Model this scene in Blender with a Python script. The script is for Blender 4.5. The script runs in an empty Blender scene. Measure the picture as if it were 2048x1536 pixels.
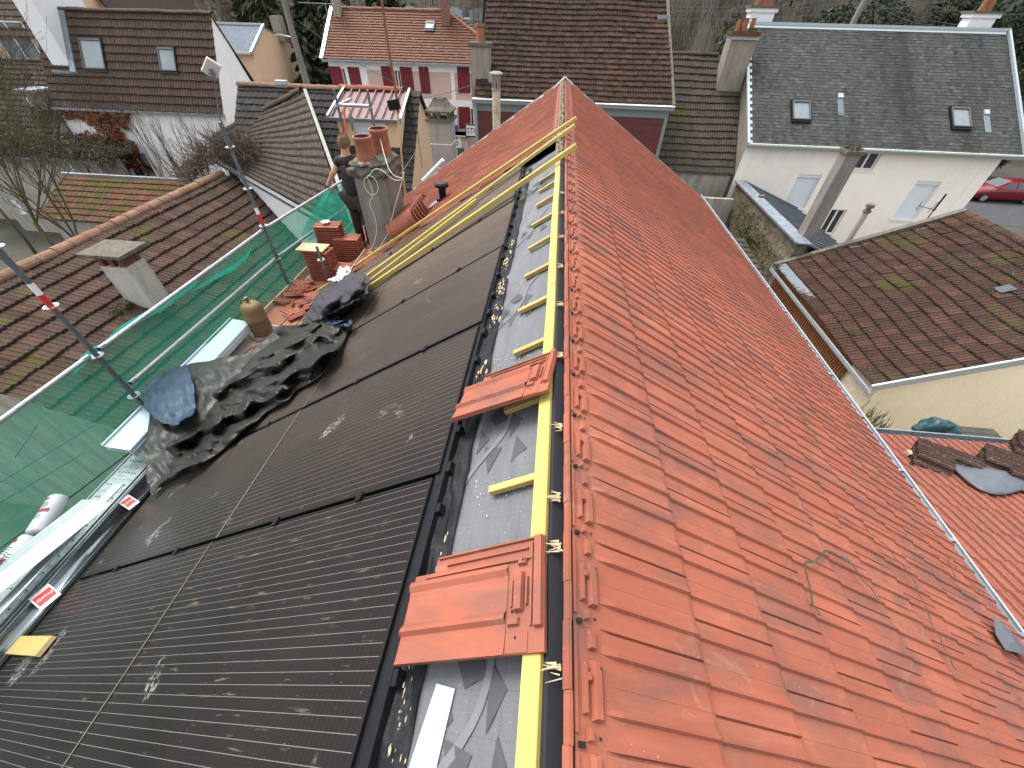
import bpy, math, random
from mathutils import Vector, Matrix, noise
C = bpy.context.scene.collection
V = Vector
R = math.radians
random.seed(7)
rnd = random.random
def U(a, b): return a + (b - a) * random.random()

# ------------------------------------------------------------------ camera, sky, sun
F0 = 780.0                                     # focal length in pixels of a 2048 wide frame
PIT, ROL, YAW = R(43.9), R(1.5), R(4.6)
def cam_axes():
    c, s = math.cos(PIT), math.sin(PIT)
    A = Matrix(((1, 0, 0), (0, -s, -c), (0, c, -s)))
    c, s = math.cos(ROL), math.sin(ROL)
    B = Matrix(((c, -s, 0), (s, c, 0), (0, 0, 1)))
    c, s = math.cos(YAW), math.sin(YAW)
    W = Matrix(((c, s, 0), (-s, c, 0), (0, 0, 1)))
    return B @ A @ W
CAMM = cam_axes()
cam = bpy.data.cameras.new('camera'); camo = bpy.data.objects.new('camera', cam); C.objects.link(camo)
camo.matrix_world = Matrix((CAMM[0], -CAMM[1], -CAMM[2])).transposed().to_4x4()
cam.lens = F0 / 2048 * 36; cam.sensor_width = 36; cam.clip_start = 0.02; cam.clip_end = 2000
bpy.context.scene.camera = camo

sc = bpy.context.scene
sc.view_settings.view_transform = 'Standard'; sc.view_settings.look = 'None'
sc.view_settings.gamma = 1; sc.view_settings.exposure = 1.65
world = bpy.data.worlds.new('World'); sc.world = world; world.use_nodes = True
nt = world.node_tree; nt.nodes.clear()
sky = nt.nodes.new('ShaderNodeTexSky'); sky.sky_type = 'NISHITA'; sky.sun_disc = False
SUN_EL, SUN_AZ = R(62), R(-50)
sky.sun_elevation = SUN_EL; sky.sun_rotation = SUN_AZ; sky.air_density = 1.2; sky.dust_density = 3.5; sky.ozone_density = 1
hs = nt.nodes.new('ShaderNodeHueSaturation'); hs.inputs['Saturation'].default_value = 0.22
bg = nt.nodes.new('ShaderNodeBackground'); bg.inputs['Strength'].default_value = 0.15
wo = nt.nodes.new('ShaderNodeOutputWorld')
nt.links.new(sky.outputs[0], hs.inputs['Color']); nt.links.new(hs.outputs[0], bg.inputs[0]); nt.links.new(bg.outputs[0], wo.inputs[0])
sl = bpy.data.lights.new('sun', 'SUN'); sl.energy = 0.85; sl.angle = R(18); sl.color = (1, 0.975, 0.94)
so = bpy.data.objects.new('sun', sl); C.objects.link(so)
sd = V((math.sin(SUN_AZ) * math.cos(SUN_EL), math.cos(SUN_AZ) * math.cos(SUN_EL), math.sin(SUN_EL)))
so.rotation_euler = sd.to_track_quat('Z', 'Y').to_euler(); so.location = (0, 0, 30)

# ------------------------------------------------------------------ survey helpers: a sight line met with a plane of the place
def ray(x, y): return CAMM.transposed() @ V((x - 1024, y - 768, F0))
def PY(x, y, Y): d = ray(x, y); return d * (Y / d.y)
def PX(x, y, X): d = ray(x, y); return d * (X / d.x)
def PZ(x, y, Z): d = ray(x, y); return d * (Z / d.z)
GZ = -10.1                                     # ground, below the camera
RX, RZ = 0.13, -1.1                            # ridge line of the roof we stand on
AL, AR = R(33), R(31.7)
uL = V((-math.cos(AL), 0, -math.sin(AL))); nL = V((-math.sin(AL), 0, math.cos(AL)))
uR = V((math.cos(AR), 0, -math.sin(AR))); nR = V((math.sin(AR), 0, math.cos(AR)))
RO = V((RX, 0, RZ))
def roofL(s, y, h=0.0): return RO + uL * s + nL * h + V((0, y, 0))
def roofR(s, y, h=0.0): return RO + uR * s + nR * h + V((0, y, 0))
def onL(x, y, h=0.0):
    d = ray(x, y); t = nL.dot(RO + nL * h) / nL.dot(d); p = d * t; q = p - RO - nL * h
    return q.dot(uL), p.y
def onR(x, y, h=0.0):
    d = ray(x, y); t = nR.dot(RO + nR * h) / nR.dot(d); p = d * t; q = p - RO - nR * h
    return q.dot(uR), p.y

# ------------------------------------------------------------------ object helpers
def tag(o, label=None, cat=None, group=None, kind=None):
    if label: o['label'] = label
    if cat: o['category'] = cat
    if group: o['group'] = group
    if kind: o['kind'] = kind
    return o
def thing(name, label, cat, loc=(0, 0, 0), group=None, rot=None):
    o = bpy.data.objects.new(name, None); C.objects.link(o); o.location = loc
    o.empty_display_size = 0.1
    if rot is not None: o.rotation_euler = rot
    return tag(o, label, cat, group)
def wloc(o):
    p = V((0, 0, 0))
    while o: p = p + o.location; o = o.parent
    return p
class MB:
    def __init__(s): s.v = []; s.f = []; s.m = []; s.t = []; s.cm = 0; s.ct = None
    def add(s, vs, fs, m=None, t=None):
        n = len(s.v); s.v += [tuple(p) for p in vs]
        tt = s.ct if t is None else t
        if tt is None: tt = rnd()
        for f in fs: s.f.append([n + i for i in f]); s.m.append(s.cm if m is None else m); s.t.append(tt)
        return s
    def quad(s, a, b, c, d, m=None, t=None): return s.add([a, b, c, d], [(0, 1, 2, 3)], m, t)
    def poly(s, ps, m=None, t=None): return s.add(ps, [tuple(range(len(ps)))], m, t)
    def hexa(s, p, m=None, t=None):            # p: 4 bottom then 4 top, both counter-clockwise from above
        return s.add(p, [(3, 2, 1, 0), (4, 5, 6, 7), (0, 1, 5, 4), (1, 2, 6, 5), (2, 3, 7, 6), (3, 0, 4, 7)], m, t)
    def box(s, a, b, m=None, t=None):
        x0, y0, z0 = [min(a[i], b[i]) for i in range(3)]; x1, y1, z1 = [max(a[i], b[i]) for i in range(3)]
        return s.hexa([(x0, y0, z0), (x1, y0, z0), (x1, y1, z0), (x0, y1, z0), (x0, y0, z1), (x1, y0, z1), (x1, y1, z1), (x0, y1, z1)], m, t)
    def obox(s, o, ax, ay, az, m=None, t=None):  # corner o and three edge vectors
        o, ax, ay, az = V(o), V(ax), V(ay), V(az)
        p = [o, o + ax, o + ax + ay, o + ay]
        return s.hexa(p + [q + az for q in p], m, t)
    def beam(s, a, b, w, h, up=(0, 0, 1), m=None, t=None):   # bar from a to b, centred, w across, h along up
        a, b = V(a), V(b); d = (b - a).normalized(); side = d.cross(V(up)).normalized(); u = side.cross(d).normalized()
        return s.obox(a - side * w / 2 - u * h / 2, side * w, b - a, u * h, m, t)
    def cyl(s, a, b, r0, r1=None, n=12, caps=True, m=None, t=None):
        a, b = V(a), V(b); r1 = r0 if r1 is None else r1
        d = (b - a); 
        if d.length < 1e-6: return s
        d.normalize(); u = d.orthogonal().normalized(); w = d.cross(u)
        vs = [a + (u * math.cos(k * 2 * math.pi / n) + w * math.sin(k * 2 * math.pi / n)) * r0 for k in range(n)]
        vs += [b + (u * math.cos(k * 2 * math.pi / n) + w * math.sin(k * 2 * math.pi / n)) * r1 for k in range(n)]
        fs = [(k, (k + 1) % n, n + (k + 1) % n, n + k) for k in range(n)]
        if caps: fs += [tuple(range(n - 1, -1, -1)), tuple(range(n, 2 * n))]
        return s.add(vs, fs, m, t)
    def tube(s, pts, r, n=8, m=None, t=None):
        pts = [V(p) for p in pts]; N = len(pts); vs = []; prev = None
        rr = r if isinstance(r, (list, tuple)) else [r] * N
        for i, p in enumerate(pts):
            d = (pts[min(i + 1, N - 1)] - pts[max(i - 1, 0)])
            if d.length < 1e-9: d = V((0, 0, 1))
            d.normalize()
            u = d.orthogonal() if prev is None else (prev - d * prev.dot(d))
            if u.length < 1e-6: u = d.orthogonal()
            u.normalize(); prev = u; w = d.cross(u)
            vs += [p + (u * math.cos(k * 2 * math.pi / n) + w * math.sin(k * 2 * math.pi / n)) * rr[i] for k in range(n)]
        fs = [(i * n + k, i * n + (k + 1) % n, (i + 1) * n + (k + 1) % n, (i + 1) * n + k) for i in range(N - 1) for k in range(n)]
        fs += [tuple(range(n - 1, -1, -1)), tuple((N - 1) * n + k for k in range(n))]
        return s.add(vs, fs, m, t)
    def lathe(s, o, prof, n=20, m=None, t=None, ax=(0, 0, 1)):
        o = V(o); d = V(ax).normalized(); u = d.orthogonal().normalized(); w = d.cross(u); vs = []
        for r, h in prof: vs += [o + d * h + (u * math.cos(k * 2 * math.pi / n) + w * math.sin(k * 2 * math.pi / n)) * r for k in range(n)]
        N = len(prof)
        fs = [(i * n + k, i * n + (k + 1) % n, (i + 1) * n + (k + 1) % n, (i + 1) * n + k) for i in range(N - 1) for k in range(n)]
        fs += [tuple(range(n - 1, -1, -1)), tuple((N - 1) * n + k for k in range(n))]
        return s.add(vs, fs, m, t)
    def grid(s, fn, nu, nv, m=None, t=None):
        vs = [fn(i / nu, j / nv) for j in range(nv + 1) for i in range(nu + 1)]
        fs = [(j * (nu + 1) + i, j * (nu + 1) + i + 1, (j + 1) * (nu + 1) + i + 1, (j + 1) * (nu + 1) + i) for j in range(nv) for i in range(nu)]
        return s.add(vs, fs, m, t)
    def sphere(s, o, r, n=10, m=None, t=None, sq=(1, 1, 1)):
        o = V(o); K = n // 2; vs = []
        for j in range(1, K):
            a = math.pi * j / K
            for k in range(n):
                b = 2 * math.pi * k / n
                vs.append(o + V((math.sin(a) * math.cos(b) * sq[0], math.sin(a) * math.sin(b) * sq[1], math.cos(a) * sq[2])) * r)
        top = len(vs); vs.append(o + V((0, 0, r * sq[2]))); bot = len(vs); vs.append(o - V((0, 0, r * sq[2])))
        fs = [(j * n + k, (j + 1) * n + k, (j + 1) * n + (k + 1) % n, j * n + (k + 1) % n) for j in range(K - 2) for k in range(n)]
        fs += [(top, k, (k + 1) % n) for k in range(n)] + [(bot, (K - 2) * n + (k + 1) % n, (K - 2) * n + k) for k in range(n)]
        return s.add(vs, fs, m, t)
    def build(s, name, mats, parent=None, smooth=False, solid=0, local=False, sub=0, bevel=0, auto=None):
        if not isinstance(mats, (list, tuple)): mats = [mats]
        if s.m and max(s.m) >= len(mats): mats = list(mats) + [M['shade_grime']]
        off = V((0, 0, 0)) if (parent is None or local) else wloc(parent)
        me = bpy.data.meshes.new(name)
        me.from_pydata([(p[0] - off.x, p[1] - off.y, p[2] - off.z) for p in s.v], [], s.f)
        for mt in mats: me.materials.append(mt)
        me.polygons.foreach_set('material_index', s.m)
        at = me.attributes.new('tint', 'FLOAT', 'FACE'); at.data.foreach_set('value', [float(x) for x in s.t])
        if smooth: me.polygons.foreach_set('use_smooth', [True] * len(me.polygons))
        me.update()
        o = bpy.data.objects.new(name, me); C.objects.link(o)
        if parent is not None: o.parent = parent
        if solid:
            md = o.modifiers.new('s', 'SOLIDIFY'); md.thickness = solid; md.offset = -1
        if bevel:
            md = o.modifiers.new('b', 'BEVEL'); md.width = bevel; md.segments = 2; md.limit_method = 'ANGLE'; md.angle_limit = R(40)
        if sub:
            md = o.modifiers.new('d', 'SUBSURF'); md.levels = sub; md.render_levels = sub
        return o
def dup(root, loc=None, rot=None, label=None, group=None):
    r = root.copy(); C.objects.link(r)
    if loc is not None: r.location = loc
    if rot is not None: r.rotation_euler = rot
    if label: r['label'] = label
    if group: r['group'] = group
    for ch in list(root.children):
        c = ch.copy(); C.objects.link(c); c.parent = r
        for g in list(ch.children):
            d = g.copy(); C.objects.link(d); d.parent = c
    return r
def text_mesh(txt, size, origin, xdir, ydir, mb, m=0, depth=0.0, align='CENTER'):
    cu = bpy.data.curves.new('t', 'FONT'); cu.body = txt; cu.size = size; cu.align_x = align; cu.align_y = 'CENTER'; cu.resolution_u = 3
    ob = bpy.data.objects.new('t', cu); C.objects.link(ob)
    dg = bpy.context.evaluated_depsgraph_get(); me = bpy.data.meshes.new_from_object(ob.evaluated_get(dg))
    o, xd, yd = V(origin), V(xdir).normalized(), V(ydir).normalized()
    mb.add([o + xd * v.co.x + yd * v.co.y for v in me.vertices], [tuple(p.vertices) for p in me.polygons], m)
    bpy.data.objects.remove(ob); bpy.data.curves.remove(cu); bpy.data.meshes.remove(me)

# ------------------------------------------------------------------ materials
def newmat(name):
    m = bpy.data.materials.new(name); m.use_nodes = True
    n = m.node_tree.nodes; b = n['Principled BSDF']; b.inputs['Specular IOR Level'].default_value = 0.35
    return m, m.node_tree, b
def N(nt, typ, **kw):
    n = nt.nodes.new(typ)
    for k, v in kw.items():
        if k.startswith('_'): n.inputs[k[1:]].default_value = v
        elif k.startswith('i') and k[1:].isdigit(): n.inputs[int(k[1:])].default_value = v
        else: setattr(n, k, v)
    return n
def coords(nt, scale=(1, 1, 1), rot=(0, 0, 0)):
    g = N(nt, 'ShaderNodeNewGeometry'); mp = N(nt, 'ShaderNodeMapping'); mp.inputs['Scale'].default_value = scale; mp.inputs['Rotation'].default_value = rot
    nt.links.new(g.outputs['Position'], mp.inputs['Vector']); return mp.outputs[0]
def ocoords(nt, scale=(1, 1, 1)):
    g = N(nt, 'ShaderNodeTexCoord'); mp = N(nt, 'ShaderNodeMapping'); mp.inputs['Scale'].default_value = scale
    nt.links.new(g.outputs['Object'], mp.inputs['Vector']); return mp.outputs[0]
def noise_n(nt, vec, scale, detail=4, rough=0.6, dist=0.0):
    n = N(nt, 'ShaderNodeTexNoise'); n.inputs['Scale'].default_value = scale; n.inputs['Detail'].default_value = detail
    n.inputs['Roughness'].default_value = rough; n.inputs['Distortion'].default_value = dist
    nt.links.new(vec, n.inputs['Vector']); return n.outputs['Fac']
def ramp(nt, fac, stops, interp='LINEAR'):
    r = N(nt, 'ShaderNodeValToRGB'); cr = r.color_ramp; cr.interpolation = interp
    while len(cr.elements) < len(stops): cr.elements.new(0.5)
    for e, (p, c) in zip(cr.elements, stops):
        e.position = p; e.color = (c, c, c, 1) if isinstance(c, (int, float)) else (*c, 1)
    nt.links.new(fac, r.inputs[0]); return r.outputs[0]
def mix(nt, fac, a, b, mode='MIX'):
    m = N(nt, 'ShaderNodeMix', data_type='RGBA', blend_type=mode)
    for val, k in ((fac, 0), (a, 6), (b, 7)):
        if hasattr(val, 'is_linked') or hasattr(val, 'links'): nt.links.new(val, m.inputs[k])
        elif isinstance(val, (int, float)) and k == 0: m.inputs[k].default_value = val
        else: m.inputs[k].default_value = (*val, 1) if len(val) == 3 else val
    return m.outputs[2]
def math_n(nt, op, a, b=None):
    m = N(nt, 'ShaderNodeMath', operation=op)
    for k, val in enumerate((a, b)):
        if val is None: continue
        if isinstance(val, (int, float)): m.inputs[k].default_value = val
        else: nt.links.new(val, m.inputs[k])
    return m.outputs[0]
def tint(nt): a = N(nt, 'ShaderNodeAttribute', attribute_name='tint'); return a.outputs['Fac']
def bump(nt, b, h, strength=0.3, dist=0.01):
    n = N(nt, 'ShaderNodeBump'); n.inputs['Strength'].default_value = strength; n.inputs['Distance'].default_value = dist
    nt.links.new(h, n.inputs['Height']); nt.links.new(n.outputs[0], b.inputs['Normal'])
def dark(c, k): return tuple(x * k for x in c)

def m_plain(name, col, rough=0.6, metal=0.0, var=0.15, scale=8, bumpk=0.15, bscale=60, obj=False, spec=None):
    m, nt, b = newmat(name); vec = ocoords(nt) if obj else coords(nt)
    f = noise_n(nt, vec, scale, 5); g = noise_n(nt, vec, scale * 6, 3)
    c = mix(nt, ramp(nt, f, [(0.3, dark(col, 1 - var)), (0.7, dark(col, 1 + var))]) and f, dark(col, 1 - var * 1.6), dark(col, 1 + var * 1.4))
    c = mix(nt, math_n(nt, 'MULTIPLY', g, var * 1.2), c, dark(col, 0.55))
    nt.links.new(c, b.inputs['Base Color']); b.inputs['Metallic'].default_value = metal
    rr = ramp(nt, g, [(0.3, max(0, rough - 0.1)), (0.7, min(1, rough + 0.1))]); nt.links.new(rr, b.inputs['Roughness'])
    if spec is not None: b.inputs['Specular IOR Level'].default_value = spec
    if bumpk: bump(nt, b, noise_n(nt, vec, bscale, 4), bumpk, 0.004)
    return m
def m_tile(name, c1, c2, c3, speck=0.0, moss=0.0, rough=0.75, mosscol=(0.10, 0.11, 0.02), speckcol=(0.5, 0.47, 0.42), fine=9, patch=1.3, streak=None):
    """clay or cement tile: per-tile tint between c1 and c2, patches of c3, lichen specks, moss"""
    m, nt, b = newmat(name); vec = coords(nt); t = tint(nt)
    c = ramp(nt, t, [(0.0, c1), (0.55, tuple((a + b_) / 2 for a, b_ in zip(c1, c2))), (1.0, c2)])
    pn = noise_n(nt, vec, patch, 5, 0.65)
    c = mix(nt, ramp(nt, pn, [(0.42, 0.0), (0.68, 0.85)]), c, c3)
    fn = noise_n(nt, vec, fine, 6, 0.7)
    c = mix(nt, 0.75, c, ramp(nt, fn, [(0.25, 0.35), (0.5, 0.5), (0.75, 0.68)]), 'OVERLAY')
    if streak:
        sv = coords(nt, streak); c = mix(nt, ramp(nt, noise_n(nt, sv, 1, 4), [(0.45, 0.0), (0.7, 0.6)]), c, dark(c1, 0.45))
    if speck:
        vo = N(nt, 'ShaderNodeTexNoise'); vo.inputs['Scale'].default_value = 42; vo.inputs['Detail'].default_value = 3; nt.links.new(vec, vo.inputs['Vector'])
        c = mix(nt, ramp(nt, vo.outputs['Fac'], [(0.68 - speck * 0.06, 0.0), (0.72, 0.55)]), c, speckcol)
    if moss:
        mn = noise_n(nt, vec, 0.9, 6, 0.75); c = mix(nt, ramp(nt, mn, [(0.66 - moss * 0.2, 0.0), (0.74 - moss * 0.15, 0.9)]), c, mosscol)
    nt.links.new(c, b.inputs['Base Color']); b.inputs['Roughness'].default_value = rough; b.inputs['Specular IOR Level'].default_value = 0.08
    bump(nt, b, noise_n(nt, vec, 40, 5), 0.5, 0.006)
    return m
def m_render(name, col, stain=(0.25, 0.22, 0.18), amt=0.3, scale=0.5, grain=60, gk=0.4, vert=True):
    m, nt, b = newmat(name); vec = coords(nt); vv = coords(nt, (1.6, 1.6, 0.35))
    c = mix(nt, noise_n(nt, vec, 2.5, 6), dark(col, 0.9), dark(col, 1.06))
    s = noise_n(nt, vv if vert else vec, scale * 3, 7, 0.7)
    c = mix(nt, ramp(nt, s, [(0.62 - amt * 0.35, 0.0), (0.8, amt * 1.2)]), c, stain)
    nt.links.new(c, b.inputs['Base Color']); b.inputs['Roughness'].default_value = 0.9; b.inputs['Specular IOR Level'].default_value = 0.15
    bump(nt, b, noise_n(nt, vec, grain, 4, 0.7), gk, 0.02)
    return m
def m_new_tile():
    m, nt, b = newmat('new_clay'); vec = coords(nt); t = tint(nt)
    red, org, brn = (0.262, 0.080, 0.048), (0.325, 0.108, 0.063), (0.120, 0.066, 0.053)
    c = ramp(nt, t, [(0, dark(red, 0.9)), (0.5, red), (1, org)])
    # engobe flashing burned into each tile: soft brown clouds drawn out along the slope
    cl = noise_n(nt, coords(nt, (2.6, 4.2, 2.6)), 1.0, 4, 0.62, 0.8)
    c = mix(nt, ramp(nt, cl, [(0.42, 0.0), (0.70, 0.75)]), c, brn)
    cl2 = noise_n(nt, coords(nt, (1.5, 9.0, 1.5)), 1.3, 4)
    c = mix(nt, ramp(nt, cl2, [(0.5, 0.0), (0.8, 0.5)]), c, (0.40, 0.135, 0.078))
    # pale mortar scuffs and dust
    sc_ = noise_n(nt, coords(nt, (3, 5, 3)), 1.6, 7, 0.8, 1.0)
    c = mix(nt, ramp(nt, sc_, [(0.56, 0.0), (0.70, 0.30)]), c, (0.40, 0.235, 0.18))
    sp = noise_n(nt, vec, 90, 2); c = mix(nt, ramp(nt, sp, [(0.74, 0.0), (0.78, 0.8)]), c, (0.62, 0.42, 0.32))
    nt.links.new(c, b.inputs['Base Color'])
    nt.links.new(ramp(nt, cl, [(0.3, 0.68), (0.7, 0.55)]), b.inputs['Roughness']); b.inputs['Specular IOR Level'].default_value = 0.16
    bump(nt, b, noise_n(nt, vec, 220, 3), 0.15, 0.002)
    return m
def m_zinc(name, col=(0.50, 0.53, 0.55), rough=0.42, spangle=26, metal=0.75, stain=0.2):
    m, nt, b = newmat(name); vec = coords(nt)
    vo = N(nt, 'ShaderNodeTexVoronoi'); vo.inputs['Scale'].default_value = spangle; nt.links.new(vec, vo.inputs['Vector'])
    f = N(nt, 'ShaderNodeSeparateColor'); nt.links.new(vo.outputs['Color'], f.inputs[0])
    c = mix(nt, f.outputs[0], dark(col, 0.82), dark(col, 1.15))
    c = mix(nt, ramp(nt, noise_n(nt, vec, 2.2, 6, 0.7), [(0.55, 0.0), (0.75, stain)]), c, (0.30, 0.28, 0.24))
    nt.links.new(c, b.inputs['Base Color']); b.inputs['Metallic'].default_value = metal
    nt.links.new(ramp(nt, f.outputs[1], [(0, rough - 0.1), (1, rough + 0.12)]), b.inputs['Roughness'])
    return m
def m_wood(name, col, along='y', dirt=0.25, rough=0.65, grain=0.35):
    m, nt, b = newmat(name)
    sc3 = {'x': (1.2, 30, 30), 'y': (30, 1.2, 30), 'z': (30, 30, 1.2)}[along]
    g = noise_n(nt, coords(nt, sc3), 1.0, 5, 0.6, 0.5); vec = coords(nt)
    c = mix(nt, ramp(nt, g, [(0.3, 0), (0.7, 1)]), dark(col, 1 - grain), dark(col, 1.08))
    c = mix(nt, 0.5, c, ramp(nt, tint(nt), [(0, dark(col, 0.85)), (1, dark(col, 1.1))]))
    kn = noise_n(nt, vec, 9, 2); c = mix(nt, ramp(nt, kn, [(0.70, 0), (0.76, 0.7)]), c, dark(col, 0.28))
    dn = noise_n(nt, vec, 5, 7, 0.8); c = mix(nt, ramp(nt, dn, [(0.52, 0), (0.75, dirt)]), c, (0.18, 0.13, 0.07))
    nt.links.new(c, b.inputs['Base Color']); b.inputs['Roughness'].default_value = rough
    bump(nt, b, g, 0.2, 0.003)
    return m
def m_leaf(name, c1, c2, trans=0.15, rough=0.7):
    m, nt, b = newmat(name); c = ramp(nt, tint(nt), [(0, c1), (0.6, c2), (1, dark(c2, 1.35))])
    c = mix(nt, noise_n(nt, coords(nt), 0.7, 4), dark(c1, 0.7), c)
    nt.links.new(c, b.inputs['Base Color']); b.inputs['Roughness'].default_value = rough; b.inputs['Specular IOR Level'].default_value = 0.2
    return m
def m_glass(name, col=(0.03, 0.035, 0.04), rough=0.06, curtain=None):
    m, nt, b = newmat(name); vec = coords(nt)
    c = mix(nt, noise_n(nt, vec, 1.1, 3), dark(col, 0.5), dark(col, 1.6))
    if curtain: c = mix(nt, ramp(nt, noise_n(nt, vec, 1.4, 3), [(0.45, 0), (0.6, 0.7)]), c, curtain)
    nt.links.new(c, b.inputs['Base Color']); b.inputs['Roughness'].default_value = rough; b.inputs['Specular IOR Level'].default_value = 0.8
    bump(nt, b, noise_n(nt, vec, 0.8, 2), 0.04, 0.05)
    return m

M = {}
M['newtile'] = m_new_tile()
M['zinc'] = m_zinc('zinc', (0.30, 0.33, 0.35)); M['zincwhite'] = m_zinc('bright_zinc', (0.40, 0.45, 0.47), 0.42, 60, 0.5, 0.25)
M['zincdark'] = m_zinc('weathered_zinc', (0.22, 0.25, 0.28), 0.55, 6, 0.5, 0.3)
M['galv'] = m_zinc('galvanised_steel', (0.30, 0.32, 0.335), 0.5, 40, 0.6, 0.3)
M['galvdark'] = m_zinc('dull_steel', (0.12, 0.135, 0.15), 0.5, 35, 0.5, 0.4)
M['spangle'] = m_zinc('spangled_sheet', (0.36, 0.41, 0.42), 0.42, 150, 0.5, 0.15)
M['yellow'] = m_wood('treated_batten', (0.44, 0.335, 0.085), 'y', 0.35)
M['yellowx'] = m_wood('treated_batten_cross', (0.38, 0.28, 0.09), 'x', 0.35)
M['woodend'] = m_wood('sawn_wood', (0.52, 0.38, 0.18), 'x', 0.5)
M['ply'] = m_wood('red_plywood', (0.36, 0.13, 0.07), 'y', 0.5, 0.7, 0.3)
M['board'] = m_wood('pale_board', (0.55, 0.36, 0.20), 'x', 0.2)
M['black'] = m_plain('black_flashing', (0.009, 0.010, 0.012), 0.55, 0, 0.4, 12, 0.3, spec=0.15)
M['frame'] = m_plain('black_anodised', (0.007, 0.007, 0.008), 0.4, 0.1, 0.2, 8, 0, spec=0.2)
M['foam'] = m_plain('straw_foam', (0.42, 0.34, 0.20), 0.9, 0, 0.3, 40, 0.8)
M['white'] = m_plain('white_paint', (0.70, 0.71, 0.71), 0.5, 0, 0.04, 3, 0.05)
M['whitesheet'] = m_plain('white_sheet_metal', (0.50, 0.56, 0.60), 0.35, 0.1, 0.05, 2, 0)
M['darkvoid'] = m_plain('dark_interior', (0.01, 0.01, 0.011), 0.8, 0, 0.3, 3, 0)
M['red'] = m_plain('red_vinyl', (0.50, 0.03, 0.03), 0.5, 0, 0.15, 20, 0)
M['ink'] = m_plain('black_ink', (0.02, 0.02, 0.025), 0.6, 0, 0.1, 20, 0)
M['rust'] = m_plain('rusty_steel', (0.25, 0.10, 0.045), 0.75, 0.2, 0.5, 14, 0.4)
M['concrete'] = m_render('old_concrete', (0.24, 0.225, 0.20), (0.09, 0.08, 0.07), 0.75, 0.9, 70, 0.7)
M['concdark'] = m_render('mossy_concrete', (0.15, 0.135, 0.112), (0.05, 0.05, 0.03), 0.8, 1.6, 30, 1.0)
M['pot'] = m_plain('chimney_pot_clay', (0.27, 0.10, 0.052), 0.7, 0, 0.3, 7, 0.3)
M['potin'] = m_plain('sooty_clay', (0.03, 0.015, 0.012), 0.9, 0, 0.3, 7, 0.3)
M['glass'] = m_glass('window_glass'); M['glasssky'] = m_glass('skylight_glass', (0.14, 0.17, 0.18), 0.08)
M['curtain'] = m_glass('window_curtained', (0.03, 0.035, 0.04), 0.1, (0.3, 0.3, 0.3))
M['shutter_w'] = m_plain('white_roller_shutter', (0.60, 0.64, 0.68), 0.5, 0, 0.04, 3, 0)
M['bark'] = m_plain('bark', (0.12, 0.09, 0.06), 0.95, 0, 0.45, 6, 0.8, 30)
M['barklichen'] = m_plain('lichen_bark', (0.085, 0.075, 0.035), 0.95, 0, 0.5, 9, 0.8, 30)
M['twig'] = m_plain('dry_twigs', (0.085, 0.066, 0.046), 0.95, 0, 0.4, 5, 0)
M['shade_grime'] = m_plain('lap_joint_shade_grime', (0.016, 0.013, 0.010), 0.95, 0, 0.5, 12, 0.4)  # shade lines of the tile courses painted as dark colour, mixed with lap dirt
M['asphalt'] = m_plain('asphalt', (0.055, 0.055, 0.06), 0.85, 0, 0.3, 3, 0.4)

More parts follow.
